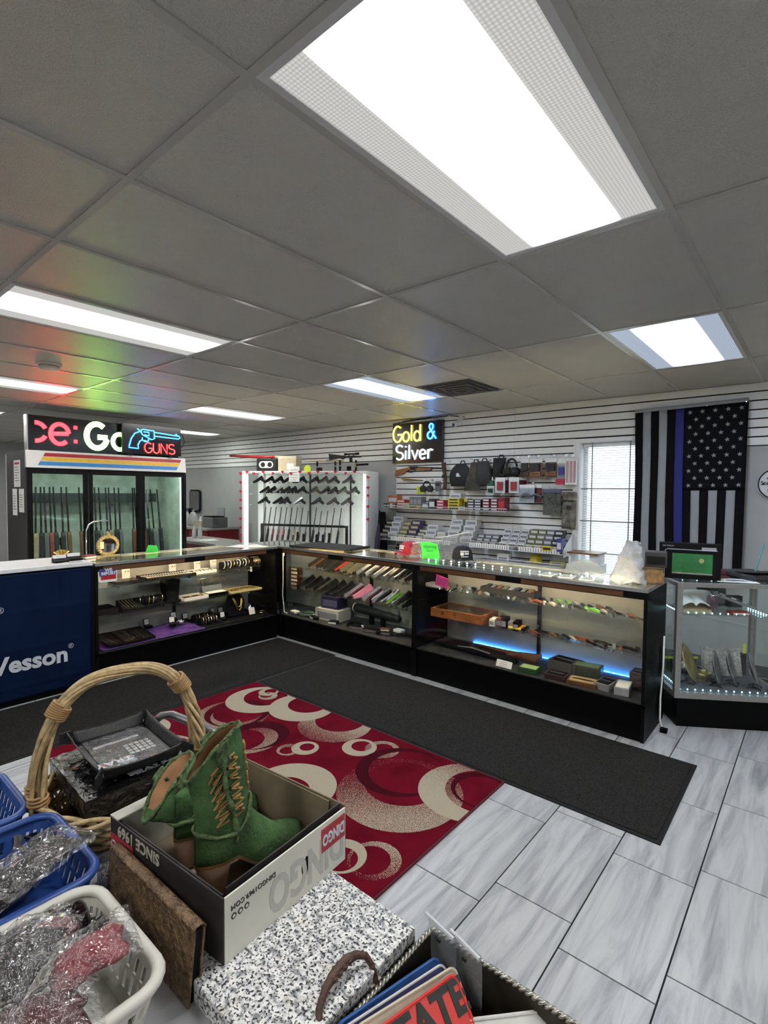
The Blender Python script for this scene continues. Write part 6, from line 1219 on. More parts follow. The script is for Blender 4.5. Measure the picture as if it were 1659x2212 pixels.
for r_ in range(11):
    nn = 5 if r_ % 2 == 0 else 4
    for c in range(nn):
        cu = CU0 + (1 - CU0) * ((c + .5 + (.5 if nn == 4 else 0)) / 5.0); cv = CV1 * (r_ + .7) / 11.4
        mb = MB(); vs = [fpt(cu, cv, .0035)]
        for q in range(10):
            rr = .0215 if q % 2 == 0 else .009; a = PI / 2 + PI * q / 5 + .15
            p = fpt(cu + rr * math.cos(a) / FW, cv - rr * math.sin(a) / FH, .0035); vs.append(p)
        mb.add(vs, [(0, 1 + q, 1 + (q + 1) % 10) for q in range(10)])
        obj('star', mb, FWH, fl)
# --- round emblem on the wall at the right edge
t = thing('round_sign', 'round white team emblem on the grey wall at the right edge', 'sign', (-.295, 5.375, 1.645)); obj('disc', MB().prism(arc(0, 0, .135, .135, 0, 352, 44), 0, .022, 'y'), M('disc_white', (.62, .63, .65), .5), t); ring = MB().tube([(.125 * math.cos(2 * PI * k / 40), -.002, .125 * math.sin(2 * PI * k / 40)) for k in range(40)], .006, 6, closed=True); obj('rim', ring, INK, t)
def astroid(r): return [(r * math.copysign(abs(math.cos(a)) ** 3, math.cos(a)), r * math.copysign(abs(math.sin(a)) ** 3, math.sin(a))) for a in [2 * PI * k / 24 for k in range(24)]]
for (x, z, c) in ((.04, .045, C_('hyp_yellow', (.6, .45, .03))), (.06, -.0, C_('hyp_red', (.5, .03, .03))), (.04, -.045, C_('hyp_blue', (.03, .1, .35)))): obj('star_mark', MB().prism(astroid(.024), -.003, .0, 'y'), c, t, (x, 0, z))
obj('star_mark', MB().prism(astroid(.014), -.003, 0, 'y'), INK, t, (-.09, 0, .0)); text('lettering', 'Steelers', .046, INK, t, (-.035, -.001, .005), FACE_Y, bold=.001)
obj('lettering_arc', MB().tube([(-.065 + .02 * k, -.002, .045 + .004 * (k % 2)) for k in range(3)], .008, 5), INK, t); obj('lettering_arc', MB().tube([(-.06 + .02 * k, -.002, -.05 - .004 * (k % 2)) for k in range(3)], .008, 5), INK, t)
# ================================================================ mats and rug
MATM = M('charcoal_mat', (.032, .030, .029), .95, var=.7, scale=160, bump=.9, bscale=420, spec=.15); EDGE = M('mat_edge', (.012, .012, .012), .7, spec=.2)
def mat_(label, x0, x1, y0, y1):
    t = thing('floor_mat', label, 'mat', ((x0 + x1) / 2, (y0 + y1) / 2, 0), 0, 'charcoal floor mats'); w, h = (x1 - x0) / 2, (y1 - y0) / 2
    obj('pile', MB().box(-w + .022, w - .022, -h + .022, h - .022, .001, .010), MATM, t)
    obj('border', MB().box(-w, w, -h, -h + .022, 0, .006).box(-w, w, h - .022, h, 0, .006).box(-w, -w + .022, -h + .022, h - .022, 0, .006).box(w - .022, w, -h + .022, h - .022, 0, .006), EDGE, t)
mat_('long charcoal runner mat in front of the two right showcases', -3.462, -.50, 2.505, 3.385)
mat_('charcoal mat in front of the jewelry showcase and banner', -4.335, -3.478, .35, 3.42)
def rug_mat():
    m = bpy.data.materials.new('red_ring_rug'); MATS[m.name] = m
    nt, N, L = nodes_of(m); b = N['Principled BSDF']; b.inputs['Roughness'].default_value = .9; b.inputs['Specular IOR Level'].default_value = .04
    tc = N.new('ShaderNodeTexCoord')
    def mth(op, a, c=None, clamp=False):
        n = N.new('ShaderNodeMath'); n.operation = op; n.use_clamp = clamp
        for k, v in enumerate((a, c)):
            if v is None: continue
            if isinstance(v, (int, float)): n.inputs[k].default_value = v
            else: L.new(v, n.inputs[k])
        return n.outputs[0]
    def dist(x, y):
        n = N.new('ShaderNodeVectorMath'); n.operation = 'DISTANCE'; L.new(flat.outputs[0], n.inputs[0]); n.inputs[1].default_value = (x, y, 0); return n.outputs['Value']
    flat = N.new('ShaderNodeVectorMath'); flat.operation = 'MULTIPLY'; L.new(tc.outputs['Object'], flat.inputs[0]); flat.inputs[1].default_value = (1, 1, 0)
    sep = N.new('ShaderNodeSeparateXYZ'); L.new(flat.outputs[0], sep.inputs[0])
    sp = N.new('ShaderNodeTexNoise'); sp.inputs['Scale'].default_value = 260; sp.inputs['Detail'].default_value = 2; L.new(tc.outputs['Object'], sp.inputs['Vector'])
    ba = N.new('ShaderNodeTexNoise'); ba.inputs['Scale'].default_value = 5; ba.inputs['Detail'].default_value = 5; L.new(tc.outputs['Object'], ba.inputs['Vector'])
    cr = N.new('ShaderNodeValToRGB'); cr.color_ramp.elements[0].position = .3; cr.color_ramp.elements[1].position = .7
    cr.color_ramp.elements[0].color = (.085, .0025, .009, 1); cr.color_ramp.elements[1].color = (.145, .005, .015, 1)
    L.new(ba.outputs[0], cr.inputs[0]); col = cr.outputs[0]
    CRM = (.37, .32, .245, 1); DRK = (.045, .004, .008, 1)
    # centre, outer radius, hole offset, hole radius, (speckle at the start, at the end), gradient direction, colour
    R_ = [(-3.06, 2.02, .25, 0, .05, .17, .15, .6, (0, -1), CRM), (-3.06, 2.06, .22, .03, -.03, .17, .5, .9, (1, 0), DRK), (-3.14, 2.30, .24, 0, .06, .16, .9, 1, (0, 1), CRM), (-3.20, 2.43, .075, 0, .02, .045, .8, .9, (0, 1), CRM), (-3.14, 2.38, .07, -.02, 0, .045, .6, .8, (0, 1), CRM),
          (-2.42, 2.38, .245, -.02, .07, .17, .25, .95, (0, 1), CRM), (-2.80, 2.42, .235, .0, .06, .145, .97, 1, (0, 1), CRM), (-2.70, 1.90, .21, .0, -.05, .135, .1, .55, (1, 0), CRM), (-2.68, 1.96, .19, .02, -.04, .14, .9, .9, (1, 0), DRK), (-2.33, 2.04, .082, 0, .015, .045, .9, 1, (0, 1), CRM), (-2.39, 1.96, .07, 0, -.012, .042, .35, .6, (0, -1), CRM),
          (-1.97, 2.33, .105, 0, .01, .062, .35, .6, (0, 1), CRM), (-2.09, 2.26, .105, 0, .02, .062, .9, 1, (0, -1), CRM), (-2.07, 1.72, .235, 0, -.06, .14, .9, 1, (0, 1), CRM), (-1.62, 2.06, .325, -.035, .075, .205, .12, .62, (1, -1), CRM), (-1.74, 2.22, .25, .03, .02, .215, .9, .9, (0, 1), DRK),
          (-1.35, 2.30, .265, .055, .045, .195, .35, 1.15, (0, -1), CRM), (-1.30, 2.36, .17, .0, -.02, .135, .8, .8, (0, 1), DRK), (-1.39, 1.60, .115, -.012, -.01, .085, .2, .65, (0, 1), CRM), (-1.51, 1.53, .105, .01, -.018, .072, .9, 1, (0, 1), CRM), (-3.30, 1.52, .16, 0, -.03, .10, .8, 1, (0, 1), CRM), (-2.95, 1.45, .2, 0, .05, .13, .3, .8, (0, 1), CRM), (-2.4, 1.3, .25, 0, .05, .16, .3, .8, (0, 1), CRM), (-1.7, 1.15, .15, 0, .03, .09, .9, 1, (0, 1), CRM)]
    for (cx, cy, R, ox, oy, r, d0, d1, g, c) in R_:
        inside = mth('LESS_THAN', dist(cx, cy), R); hole = mth('GREATER_THAN', dist(cx + ox, cy + oy), r)
        gx_ = mth('MULTIPLY', mth('SUBTRACT', sep.outputs[0], cx), g[0] / (2 * R)); gy_ = mth('MULTIPLY', mth('SUBTRACT', sep.outputs[1], cy), g[1] / (2 * R))
        t = mth('ADD', mth('ADD', gx_, gy_), .5, True)
        dens = mth('ADD', mth('MULTIPLY', t, (d1 - d0)), d0)
        spk = mth('LESS_THAN', mth('MULTIPLY', mth('SUBTRACT', sp.outputs[0], .30), 2.5), dens)
        f = mth('MULTIPLY', mth('MULTIPLY', inside, hole), spk)
        mx = N.new('ShaderNodeMix'); mx.data_type = 'RGBA'; L.new(f, mx.inputs['Factor']); L.new(col, mx.inputs['A']); mx.inputs['B'].default_value = c
        col = mx.outputs['Result']
    L.new(col, b.inputs['Base Color'])
    bp = N.new('ShaderNodeBump'); bp.inputs['Strength'].default_value = .5; bp.inputs['Distance'].default_value = .004; L.new(sp.outputs[0], bp.inputs['Height']); L.new(bp.outputs[0], b.inputs['Normal'])
    return m
t = thing('area_rug', 'red rug with overlapping cream rings', 'rug', (0, 0, 0)); obj('pile', MB().box(-3.45, -1.262, 1.0, 2.492, .001, .011), rug_mat(), t)
BND = M('rug_binding', (.09, .005, .012), .9)
for (x0, x1, y0, y1) in ((-3.462, -1.252, .99, 1.0), (-3.462, -1.252, 2.492, 2.502), (-3.462, -3.45, 1.0, 2.492), (-1.262, -1.252, 1.0, 2.492)): obj('binding', MB().box(x0, x1, y0, y1, .0, .009), BND, t)

# ================================================================ foreground table
TABM = M('grey_laminate', (.36, .37, .39), .35, var=.06)
t = thing('table', 'pale grey table under the granite slab and baskets', 'table', (-1.0, .24, 0)); obj('tabletop', MB().box(-.49, .465, -.5, .487, .715, .742), TABM, t, bevel=.006)
for x in (-.43, .43):
    for y in (-.45, .44): obj('leg', MB().box(x - .02, x + .02, y - .02, y + .02, 0, .715), M('dark_leg', (.03, .03, .032), .5), t)
obj('apron', MB().box(-.42, .42, .42, .44, .64, .715), M('dark_leg'), t); obj('apron', MB().box(-.42, .42, -.45, -.43, .64, .715), M('dark_leg'), t)
def granite():
    m = bpy.data.materials.new('speckled_granite'); MATS[m.name] = m
    nt, N, L = nodes_of(m); b = N['Principled BSDF']; b.inputs['Roughness'].default_value = .35
    tc = N.new('ShaderNodeTexCoord')
    def ramp(src, els):
        r = N.new('ShaderNodeValToRGB'); e = r.color_ramp.elements
        e[0].position, e[0].color = els[0][0], els[0][1] + (1,); e[1].position, e[1].color = els[-1][0], els[-1][1] + (1,)
        for p, c in els[1:-1]: k = e.new(p); k.color = c + (1,)
        L.new(src, r.inputs[0]); return r.outputs[0]
    n1 = N.new('ShaderNodeTexNoise'); n1.inputs['Scale'].default_value = 215; n1.inputs['Detail'].default_value = 3; n1.inputs['Roughness'].default_value = .6; L.new(tc.outputs['Object'], n1.inputs['Vector'])
    n2 = N.new('ShaderNodeTexNoise'); n2.inputs['Scale'].default_value = 80; n2.inputs['Detail'].default_value = 4; L.new(tc.outputs['Object'], n2.inputs['Vector'])
    n3 = N.new('ShaderNodeTexNoise'); n3.inputs['Scale'].default_value = 28; n3.inputs['Detail'].default_value = 3; L.new(tc.outputs['Object'], n3.inputs['Vector'])
    big = ramp(n2.outputs[0], [(.36, (.22, .23, .25)), (.46, (.54, .55, .56)), (.58, (.76, .76, .75))])
    warm = ramp(n3.outputs[0], [(.60, (1, 1, 1)), (.72, (1.0, .95, .84))])
    mu = N.new('ShaderNodeMix'); mu.data_type = 'RGBA'; mu.blend_type = 'MULTIPLY'; mu.inputs['Factor'].default_value = 1; L.new(big, mu.inputs['A']); L.new(warm, mu.inputs['B'])
    dk = ramp(n1.outputs[0], [(.425, (0, 0, 0)), (.465, (1, 1, 1))])
    mx = N.new('ShaderNodeMix'); mx.data_type = 'RGBA'; L.new(dk, mx.inputs['Factor']); mx.inputs['A'].default_value = (.02, .022, .03, 1); L.new(mu.outputs['Result'], mx.inputs['B'])
    L.new(mx.outputs['Result'], b.inputs['Base Color'])
    return m
sl_ = thing('granite_slab', 'black and white speckled granite slab under the shoe box', 'slab', (-.82, .575, .742), .0); obj('slab', MB().box(-.30, .288, -.160, .152, .0, .038), granite(), sl_, bevel=.003)
obj('backing', MB().box(-.295, .283, -.155, .147, -.0, .002), GREYS, sl_)

# ---------------------------------------------------------------- shoe box with green boots
SZ = .7805
ba_ = math.radians(4.5)
sbx = thing('shoe_box', 'open white and dark shoe box with red brand patch on the granite', 'box', (-.918, .600, SZ), ba_)
SBW, SBD, SBH = .362, .305, .112
BW = M('box_white', (.66, .65, .58), .6, var=.06, scale=14); BD = M('box_dark', (.022, .017, .018), .6, var=.3); BK = M('box_brown_inside', (.18, .14, .09), .8, var=.1); BR = M('box_red', (.40, .035, .05), .6); BG2 = M('box_ghost', (.47, .47, .44), .6)
hw, hd_ = SBW / 2, SBD / 2
obj('bottom', MB().box(-hw, hw, -hd_, hd_, 0, .003), BK, sbx)
def hole_wall():
    mb = MB(); n = 18; cy, cz = .035, .055; ry, rz_ = .012, .019
    yo = [(-hd_, 0), (hd_, 0), (hd_, SBH), (-hd_, SBH)]
    inner = [(cy + ry * math.cos(2 * PI * k / n), cz + rz_ * math.sin(2 * PI * k / n)) for k in range(n)]
    per = []
    for k in range(n):
        a = 2 * PI * k / n; dx, dz = math.cos(a), math.sin(a); s = 1e9
        if dx > 1e-6: s = min(s, (hd_ - cy) / dx)
        if dx < -1e-6: s = min(s, (-hd_ - cy) / dx)
        if dz > 1e-6: s = min(s, (SBH - cz) / dz)
        if dz < -1e-6: s = min(s, (-cz) / dz)
        per.append((cy + dx * s, cz + dz * s))
    vs = [(hw, p[0], p[1]) for p in inner] + [(hw, p[0], p[1]) for p in per] + [(hw, p[0], p[1]) for p in yo]
    f = [(k, (k + 1) % n, n + (k + 1) % n, n + k) for k in range(n)]
    def side(p): return 0 if abs(p[0] - hd_) < 1e-6 else (1 if abs(p[1] - SBH) < 1e-6 else (2 if abs(p[0] + hd_) < 1e-6 else 3))
    cor = {(0, 1): 2 * n + 2, (1, 2): 2 * n + 3, (2, 3): 2 * n + 0, (3, 0): 2 * n + 1}
    for k in range(n):
        a, b = side(per[k]), side(per[(k + 1) % n])
        if a != b and (a, b) in cor: f.append((n + k, n + (k + 1) % n, cor[(a, b)]))
    mb.add(vs, f); return mb
wl = obj('side_panel', hole_wall(), BW, sbx, solid=.003)
obj('inner_panel', MB().box(hw - .014, hw - .011, -hd_ + .012, .02, .004, SBH + .004), BD, sbx); obj('inner_panel', MB().box(hw - .014, hw - .011, .05, hd_ - .004, .004, SBH + .006), BD, sbx); obj('inner_panel', MB().box(hw - .014, hw - .011, .02, .05, .08, SBH + .005), BD, sbx)
obj('end_panel', MB().box(-hw, hw, -hd_ - .003, -hd_, 0, SBH), BD, sbx); obj('inner_panel', MB().box(-hw + .01, hw - .012, -hd_ + .005, -hd_ + .008, .004, SBH - .004), BD, sbx)
obj('end_panel', MB().box(-hw, hw, hd_, hd_ + .003, 0, SBH + .004), BK, sbx); obj('side_panel', MB().box(-hw - .003, -hw, -hd_, hd_, 0, SBH), BW, sbx)
obj('rim_flap', MB().box(-hw - .004, -hw + .026, -hd_ - .002, hd_, SBH, SBH + .003), M('flap_grey', (.42, .41, .36), .6), sbx)
obj('tuck_flap', MB().box(-.16, .14, -.0015, .0015, 0, .10), BK, sbx, (0, hd_ - .006, .012), (-.04, 0, -.01))
obj('brand_patch', MB().box(hw + .0016, hw + .0026, .078, .150, .054, .102), BR, sbx)
UPS = tuple(Matrix(((0, 0, 1), (-1, 0, 0), (0, -1, 0))).to_euler())
UPE = tuple(Matrix(((-1, 0, 0), (0, 0, -1), (0, -1, 0))).to_euler())
text('lettering', 'DINGO', .030, PRW, sbx, (hw + .0034, .114, .078), UPS, bold=.001).scale = (.66, 1, 1); text('lettering', 'DINGO', .094, BG2, sbx, (hw + .0019, .045, .052), UPS, bold=.003, spacing=1.0).scale = (.66, 1, 1); text('lettering', 'DINGO1969.COM', .0125, INK, sbx, (hw + .0022, -.092, .088), UPS)
for k in range(3):
    c = obj('round_icon', MB().prism(arc(0, 0, .0052, .0052, 0, 340, 17), 0, .0006, 'x'), INK, sbx, (hw + .0018, -.135 + .0135 * k, .072)); obj('icon_mark', MB().prism(arc(0, 0, .0030, .0030, 0, 340, 9), .0006, .0009, 'x'), BW, c)
obj('brand_patch', MB().box(-hw + .002, -hw + .085, -hd_ - .004, -hd_ - .003, .045, .082), BR, sbx)
text('lettering', 'DINGO', .024, PRW, sbx, (-hw + .044, -hd_ - .0045, .063), UPE); text('lettering', 'SINCE 1969', .030, M('faded_print', (.42, .40, .34), .7), sbx, (-hw + .105, -hd_ - .0045, .098), UPE, bold=.0006)
# tissue paper
t = thing('tissue_paper', 'crumpled white tissue paper lining the shoe box', 'paper', (-.795, .655, SZ + .005), .08); obj('crumple', MB().grid(lambda u, v: (-.026 + .052 * u, -.10 + .18 * v, .006 + .045 * abs(nz((u * 3, v * 3, 2), 2.0)) + .035 * u * v), 26, 26), M('tissue', (.66, .66, .67), .7, var=.06), t, solid=.001)
t = thing('tissue_paper', 'white tissue paper between the boot heels', 'paper', (-.93, .50, SZ + .005), .1); obj('crumple', MB().grid(lambda u, v: (-.025 + .045 * u, -.03 + .05 * v, .004 + .03 * abs(nz((u * 3, v * 3, 7), 2.0))), 16, 16), M('tissue'), t, solid=.001)
GRN = M('green_suede', (.055, .115, .042), .8, var=.62, scale=11, bump=.35, bscale=130, spec=.2); GRN2 = M('green_suede_edge', (.075, .12, .045), .85, var=.5, scale=60, bump=.6); TANL = M('tan_lining', (.34, .17, .08), .7, var=.2); HEEL = M('stacked_heel', (.26, .15, .10), .6, var=.25, scale=40, stretch=(2, 2, 90)); STI = M('tan_stitch', (.30, .18, .06), .8, var=.3)
def boot(label, loc, rz, s, sh, lean, tilt=(0, 0), squash=1.0, pinch=.35, slope=.05):
    t = thing('cowboy_boot', label, 'boot', loc, rz, 'green boots'); t.scale = (s,) * 3; t.rotation_euler = (tilt[0], tilt[1], rz)
    W_ = lambda y: .030 + .012 * math.sin(PI * min(1, max(0, (y + .03) / .30)) ** 1.1) - max(0, (y - .19)) ** 2 * 4.2 - (0 if y > .02 else (.02 - y) * .25)
    ZS = lambda y: .078 if y < .055 else (.078 - .066 * ((y - .055) / .075) ** .9 if y < .13 else .012 + .012 * max(0, (y - .2) / .06))
    def ZT(y): return .185 if y < .085 else .185 - .118 * min(1, (y - .085) / .10) ** .75 - .022 * max(0, (y - .185) / .075)
    def foot(u, v):
        y = -.030 + .292 * v; w = max(.004, W_(y)); zb, zt = ZS(y), ZT(y)
        if v < .08: w *= math.sqrt(v / .08 + .02)
        if v > .93: w *= math.sqrt(max(.02, (1 - v) / .07)); zt = zb + (zt - zb) * (.45 + .55 * math.sqrt(max(0, (1 - v) / .07)))
        a = PI * u
        return (w * math.copysign(abs(math.cos(a)) ** .7, math.cos(a)), y, zb + (zt - zb) * math.sin(a) ** .75)
    obj('vamp', MB().grid(foot, 20, 34), GRN, t, smooth=True, solid=.003)
    obj('sole', MB().grid(lambda u, v: ((W_(-.028 + .288 * v) + .003) * (2 * u - 1) * (math.sqrt(min(1, v / .07 + .05)) if v < .07 else (math.sqrt(max(.02, (1 - v) / .06)) if v > .94 else 1)), -.032 + .296 * v, ZS(-.028 + .288 * v) - .003), 7, 30), M('sole_edge', (.12, .06, .02), .5), t, solid=.006)
    hl = obj('heel', MB().grid(lambda u, v: ((.034 - .006 * (1 - v)) * math.cos(2 * PI * u) ** 1, .012 + (.038 - .010 * (1 - v)) * math.copysign(abs(math.sin(2 * PI * u)) ** .7, math.sin(2 * PI * u)), .074 * v), 24, 8, wrap=True), HEEL, t, smooth=True)
    obj('top_lift', MB().lathe([(.027, 0), (.0275, .006)], 20), SYN, hl, (0, .012, -.001))
    def SH(u, v, off=0.):
        a = 2 * PI * u
        rx, ry = .044 * (1 - pinch * v) + off, (.060 + .004 * v) * squash + off
        wr = .0045 * nz((math.cos(a) * 1.4, math.sin(a) * 1.4, v * 5), 1.6) * (1 - v * .5)
        ztop = sh + .012 * math.cos(2 * a) + slope * math.sin(a)
        return ((rx + wr) * math.cos(a) + lean[0] * v ** 1.6, .040 - .006 * v + (ry + wr) * math.sin(a) + lean[1] * v ** 1.6, .115 + (ztop - .115) * v)
    obj('shaft', MB().grid(lambda u, v: SH(u, v), 36, 22, wrap=True), GRN, t, smooth=True)
    obj('lining', MB().grid(lambda u, v: SH(u, .35 + .65 * v, -.004), 36, 12, wrap=True), TANL, t, smooth=True)
    def fringe(pts, r=.0045): return MB().tube([(p[0] + .0015 * math.sin(17 * i), p[1] + .0015 * math.cos(13 * i), p[2] + .0015 * math.sin(23 * i)) for i, p in enumerate(pts)], [r * (1 + .3 * math.sin(5.1 * i)) for i in range(len(pts))], 6)
    obj('top_trim', fringe([SH(k / 48, 1.0, .0015) for k in range(49)]), GRN2, t, smooth=True)
    for u0 in (0.0, .5):
        obj('side_trim', fringe([SH(u0 + .015 * math.sin(8 * v), v, .003) for v in [k / 24 for k in range(25)]], .006), GRN2, t, smooth=True)
        obj('pull_strap', MB().grid(lambda u, v: tuple(Vector(SH(u0 - .03 + .06 * u, .80 + .22 * math.sin(PI * v) ** .7 if v < 1 else .8, .004 + .010 * math.sin(PI * v)))), 6, 9), GRN2, t, smooth=True, solid=.003)
    obj('vamp_trim', fringe([SH(k / 30 - .0, .10 + .22 * math.sin(PI * ((k / 30) % .5) * 2) ** 2 * (1 if k < 15 else .6), .006) for k in range(31)], .0045), GRN2, t, smooth=True)
    for fl_ in range(6):
        for sgn in (-1, 1):
            u0 = .015 + .085 * sgn if fl_ < 6 else 0
            v0 = .28 + .10 * fl_
            obj('flame_stitch', MB().tube([SH((.0 if sgn > 0 else 0) + (.05 + .04 * math.sin(2.6 * q)) * sgn + (.0), v0 + .026 * q * (1 if q < 3 else -.4), .002) for q in range(5)], .0045, 5, flat=.6), STI, t, smooth=True)
            obj('flame_stitch', MB().tube([SH(.27 + (.045 + .03 * math.sin(2.6 * q)) * sgn, v0 + .026 * q * (1 if q < 3 else -.4), .002) for q in range(5)], .0045, 5, flat=.6), STI, t, smooth=True)
    return t
boot('upright green cowboy boot with tan flame stitching in the shoe box', (-.874, .522, SZ + .007), -.02, .87, .325, (.004, -.02), pinch=.55, slope=.042)
boot('slumped green cowboy boot leaning open towards the basket', (-.982, .535, SZ + .007), .25, .84, .190, (-.058, -.03), squash=1.12, pinch=.40, slope=.05)

# ---------------------------------------------------------------- brown leather board
t = thing('leather_folder', 'brown crocodile-look leather folder standing before the shoe box', 'folder', (-.885, .410, .742), .02); t.rotation_euler = (-.10, 0, .02)
LB = M('crocodile_leather', (.135, .080, .038), .30, var=.5, scale=75, bump=.9, bscale=110)
obj('cover', MB().box(-.150, .150, -.011, -.006, 0, .118), LB, t, bevel=.002); obj('cover', MB().box(-.150, .150, .006, .011, 0, .118), LB, t, bevel=.002); obj('spine', MB().grid(lambda u, v: (-.150 + .30 * u, -.011 * math.cos(PI * v), .117 + .008 * math.sin(PI * v)), 12, 7), LB, t, smooth=True, solid=.002); obj('pages', MB().box(-.145, .146, -.005, .005, .003, .116), BLACK, t)

# ---------------------------------------------------------------- wicker basket
WC = Vector((-1.325, .560, .743))
WK = M('willow', (.36, .25, .12), .55, var=.35, scale=60); WK2 = M('willow_light', (.46, .34, .18), .5, var=.3, scale=60)
wb = thing('wicker_basket', 'round wicker basket with a tall arched handle', 'basket', WC)
RX, RY, RH = .188, .183, .082
for k in range(5):
    z = .012 + k * .0150; f = .76 + .24 * (z / RH); ph = PI * (k % 2)
    obj('weaver', MB().tube([((RX * f + .006 * math.sin(14 * a + ph)) * math.cos(a), (RY * f + .006 * math.sin(14 * a + ph)) * math.sin(a), z) for a in [2 * PI * q / 84 for q in range(84)]], .0078, 6, closed=True), WK, wb, smooth=True)
for k in range(28):
    a = 2 * PI * (k + .5) / 28; obj('stake', MB().tube([(RX * .75 * math.cos(a), RY * .75 * math.sin(a), .004), (RX * math.cos(a), RY * math.sin(a), RH)], .004, 5), WK, wb)
for q in range(3): obj('rim_strand', MB().tube([((RX + .008 * math.cos(6 * a + q * 2.1)) * math.cos(a), (RY + .010 * math.cos(6 * a + q * 2.1)) * math.sin(a), RH + .004 + .010 * math.sin(6 * a + q * 2.1)) for a in [2 * PI * p / 110 for p in range(110)]], .0056, 6, closed=True), WK2, wb, smooth=True)
obj('base', MB().lathe([(RX * .75, 0), (RX * .76, .008), (.002, .008)], 28, sy=RY / RX), WK, wb)
hdir = Vector((.20, .98, 0)).normalized(); hn = Vector((hdir.y, -hdir.x, 0))
def hpt(s):
    """handle centre line, s 0..1"""
    a = PI * s
    return hdir * (-.185 * math.copysign(abs(math.cos(a)) ** .75, math.cos(a))) + Vector((0, 0, RH - .02 + .300 * math.sin(a) ** .80))
NS = 11
for q in range(NS):
    pts = []
    for i in range(49):
        s = i / 48; c = hpt(s); c2 = hpt(min(1, s + .01)) - hpt(max(0, s - .01)); tdir = c2.normalized(); side = tdir.cross(hn).normalized()
        e = min(s, 1 - s); split = max(0, (.20 - e) / .20)
        ang = 2 * PI * q / NS + 5.5 * s * (1 - split)
        rr = .0115 + .003 * split
        pts.append(tuple(c + hn * (rr * math.cos(ang) + (.026 * split * (1 if q % 2 else -1))) + side * rr * math.sin(ang)))
    obj('handle_strand', MB().tube(pts, .0050, 6), WK2 if q % 3 else WK, wb, smooth=True)
for s0, s1, n_ in ((.235, .285, 7), (.70, .76, 7)):
    pts = []
    for i in range(n_ * 12 + 1):
        s = s0 + (s1 - s0) * i / (n_ * 12); c = hpt(s); tdir = (hpt(s + .01) - hpt(s - .01)).normalized(); side = tdir.cross(hn).normalized(); a = 2 * PI * i / 12
        pts.append(tuple(c + (hn * math.cos(a) + side * math.sin(a)) * .0215))
    obj('binding_wrap', MB().tube(pts, .0036, 5), M('cane_wrap', (.34, .20, .08), .5, var=.2), wb, smooth=True)
for s0 in (.03, .97):
    for k in (-1, 1):
        c = hpt(s0); obj('binding_wrap', MB().tube([tuple(c + hn * (.026 * k) + Vector((.020 * math.cos(a), .020 * math.sin(a), .004 * a / 3 - .01))) for a in [2 * PI * 3 * i / 30 for i in range(31)]], .0036, 5), M('cane_wrap'), wb, smooth=True)
# wrapped boxes in the basket
FILM = glass('black_wrap_film', (.55, .55, .56), .20, .06, .7, 22, (.006, .006, .007), .72)
PKB = M('black_carton', (.008, .008, .009), .35)
def wrapped(label, loc, rz, d, tilt=(0, 0)):
    t = thing('wrapped_box', label, 'box', loc, rz, 'film-wrapped black boxes'); t.rotation_euler = (tilt[0], tilt[1], rz); w, dd, h = d
    obj('carton', MB().box(-w / 2, w / 2, -dd / 2, dd / 2, 0, h), PKB, t)
    obj('film', MB().grid(lambda u, v: (w * .515 * (2 * u - 1), dd * .515 * (2 * v - 1), h + .003 + .0045 * nz((u * 5, v * 5, 1), 2.2)), 40, 32), FILM, t, smooth=True)
    for s in (-1, 1): obj('film', MB().grid(lambda u, v: (w * .515 * (2 * u - 1), s * dd * .515 + s * .003 * nz((u * 4, v * 2, 3), 3), h * v + .002), 30, 8), FILM, t, smooth=True); obj('film', MB().grid(lambda u, v: (s * w * .515 + s * .003 * nz((u * 4, v * 2, 5), 3), dd * .515 * (2 * u - 1), h * v + .002), 30, 8), FILM, t, smooth=True)
    return t
t = wrapped('lower film-wrapped black box in the wicker basket', (-1.335, .560, .753), -.10, (.225, .195, .046)); t = wrapped('upper film-wrapped black box under the folding tray', (-1.345, .560, .824), -.06, (.275, .236, .046), (.03, -.02))
text('lettering', 'TRAY', .030, PRW, t, (.10, .055, .0525), (0, 0, -PI / 2), bold=.0008); text('lettering', 'PLAYING TRAY', .010, M('print_grey'), t, (.115, .03, .0525), (0, 0, -PI / 2))
obj('printed_dice', MB().prism([(-.012, -.02), (.014, -.016), (.012, .014), (-.012, .016)], .0525, .0532, 'z'), PRW, t, (.10, .0, 0)); 
tr = thing('folding_tray', 'black snap-corner folding tray with printed insert in the basket', 'tray', (-1.352, .575, .886), -.08)
TM = M('tray_leather', (.010, .010, .012), .45, bump=.25, bscale=220); tw, td, th = .115, .085, .036
def tray_wall(ax, s):
    n = 14
    if ax == 'x': return MB().grid(lambda u, v: (s * (tw + .016 * v + .010 * (1 - (2 * u - 1) ** 4) * v * .3), td * (2 * u - 1) * (1 + .10 * v), th * v - .012 * v * (1 - (2 * u - 1) ** 2) * .6), n, 5)
    return MB().grid(lambda u, v: (tw * (2 * u - 1) * (1 + .10 * v), s * (td + .016 * v), th * v - .012 * v * (1 - (2 * u - 1) ** 2) * .6), n, 5)
obj('tray_floor', MB().box(-tw, tw, -td, td, 0, .003), TM, tr)
for ax in 'xy':
    for s in (-1, 1): obj('tray_wall', tray_wall(ax, s), TM, tr, smooth=True, solid=.003)
for sx_ in (-1, 1):
    for sy_ in (-1, 1): obj('pinched_corner', MB().grid(lambda u, v: (sx_ * (tw + .010 + .022 * u), sy_ * (td + .008 + .020 * u), th * v * (1 - .3 * u) + .004), 5, 5), TM, tr, solid=.004); obj('snap', MB().lathe([(.004, 0), (.003, .003), (.0005, .004)], 8), BLACKM, tr, (sx_ * (tw + .02), sy_ * (td + .018), th * .6))
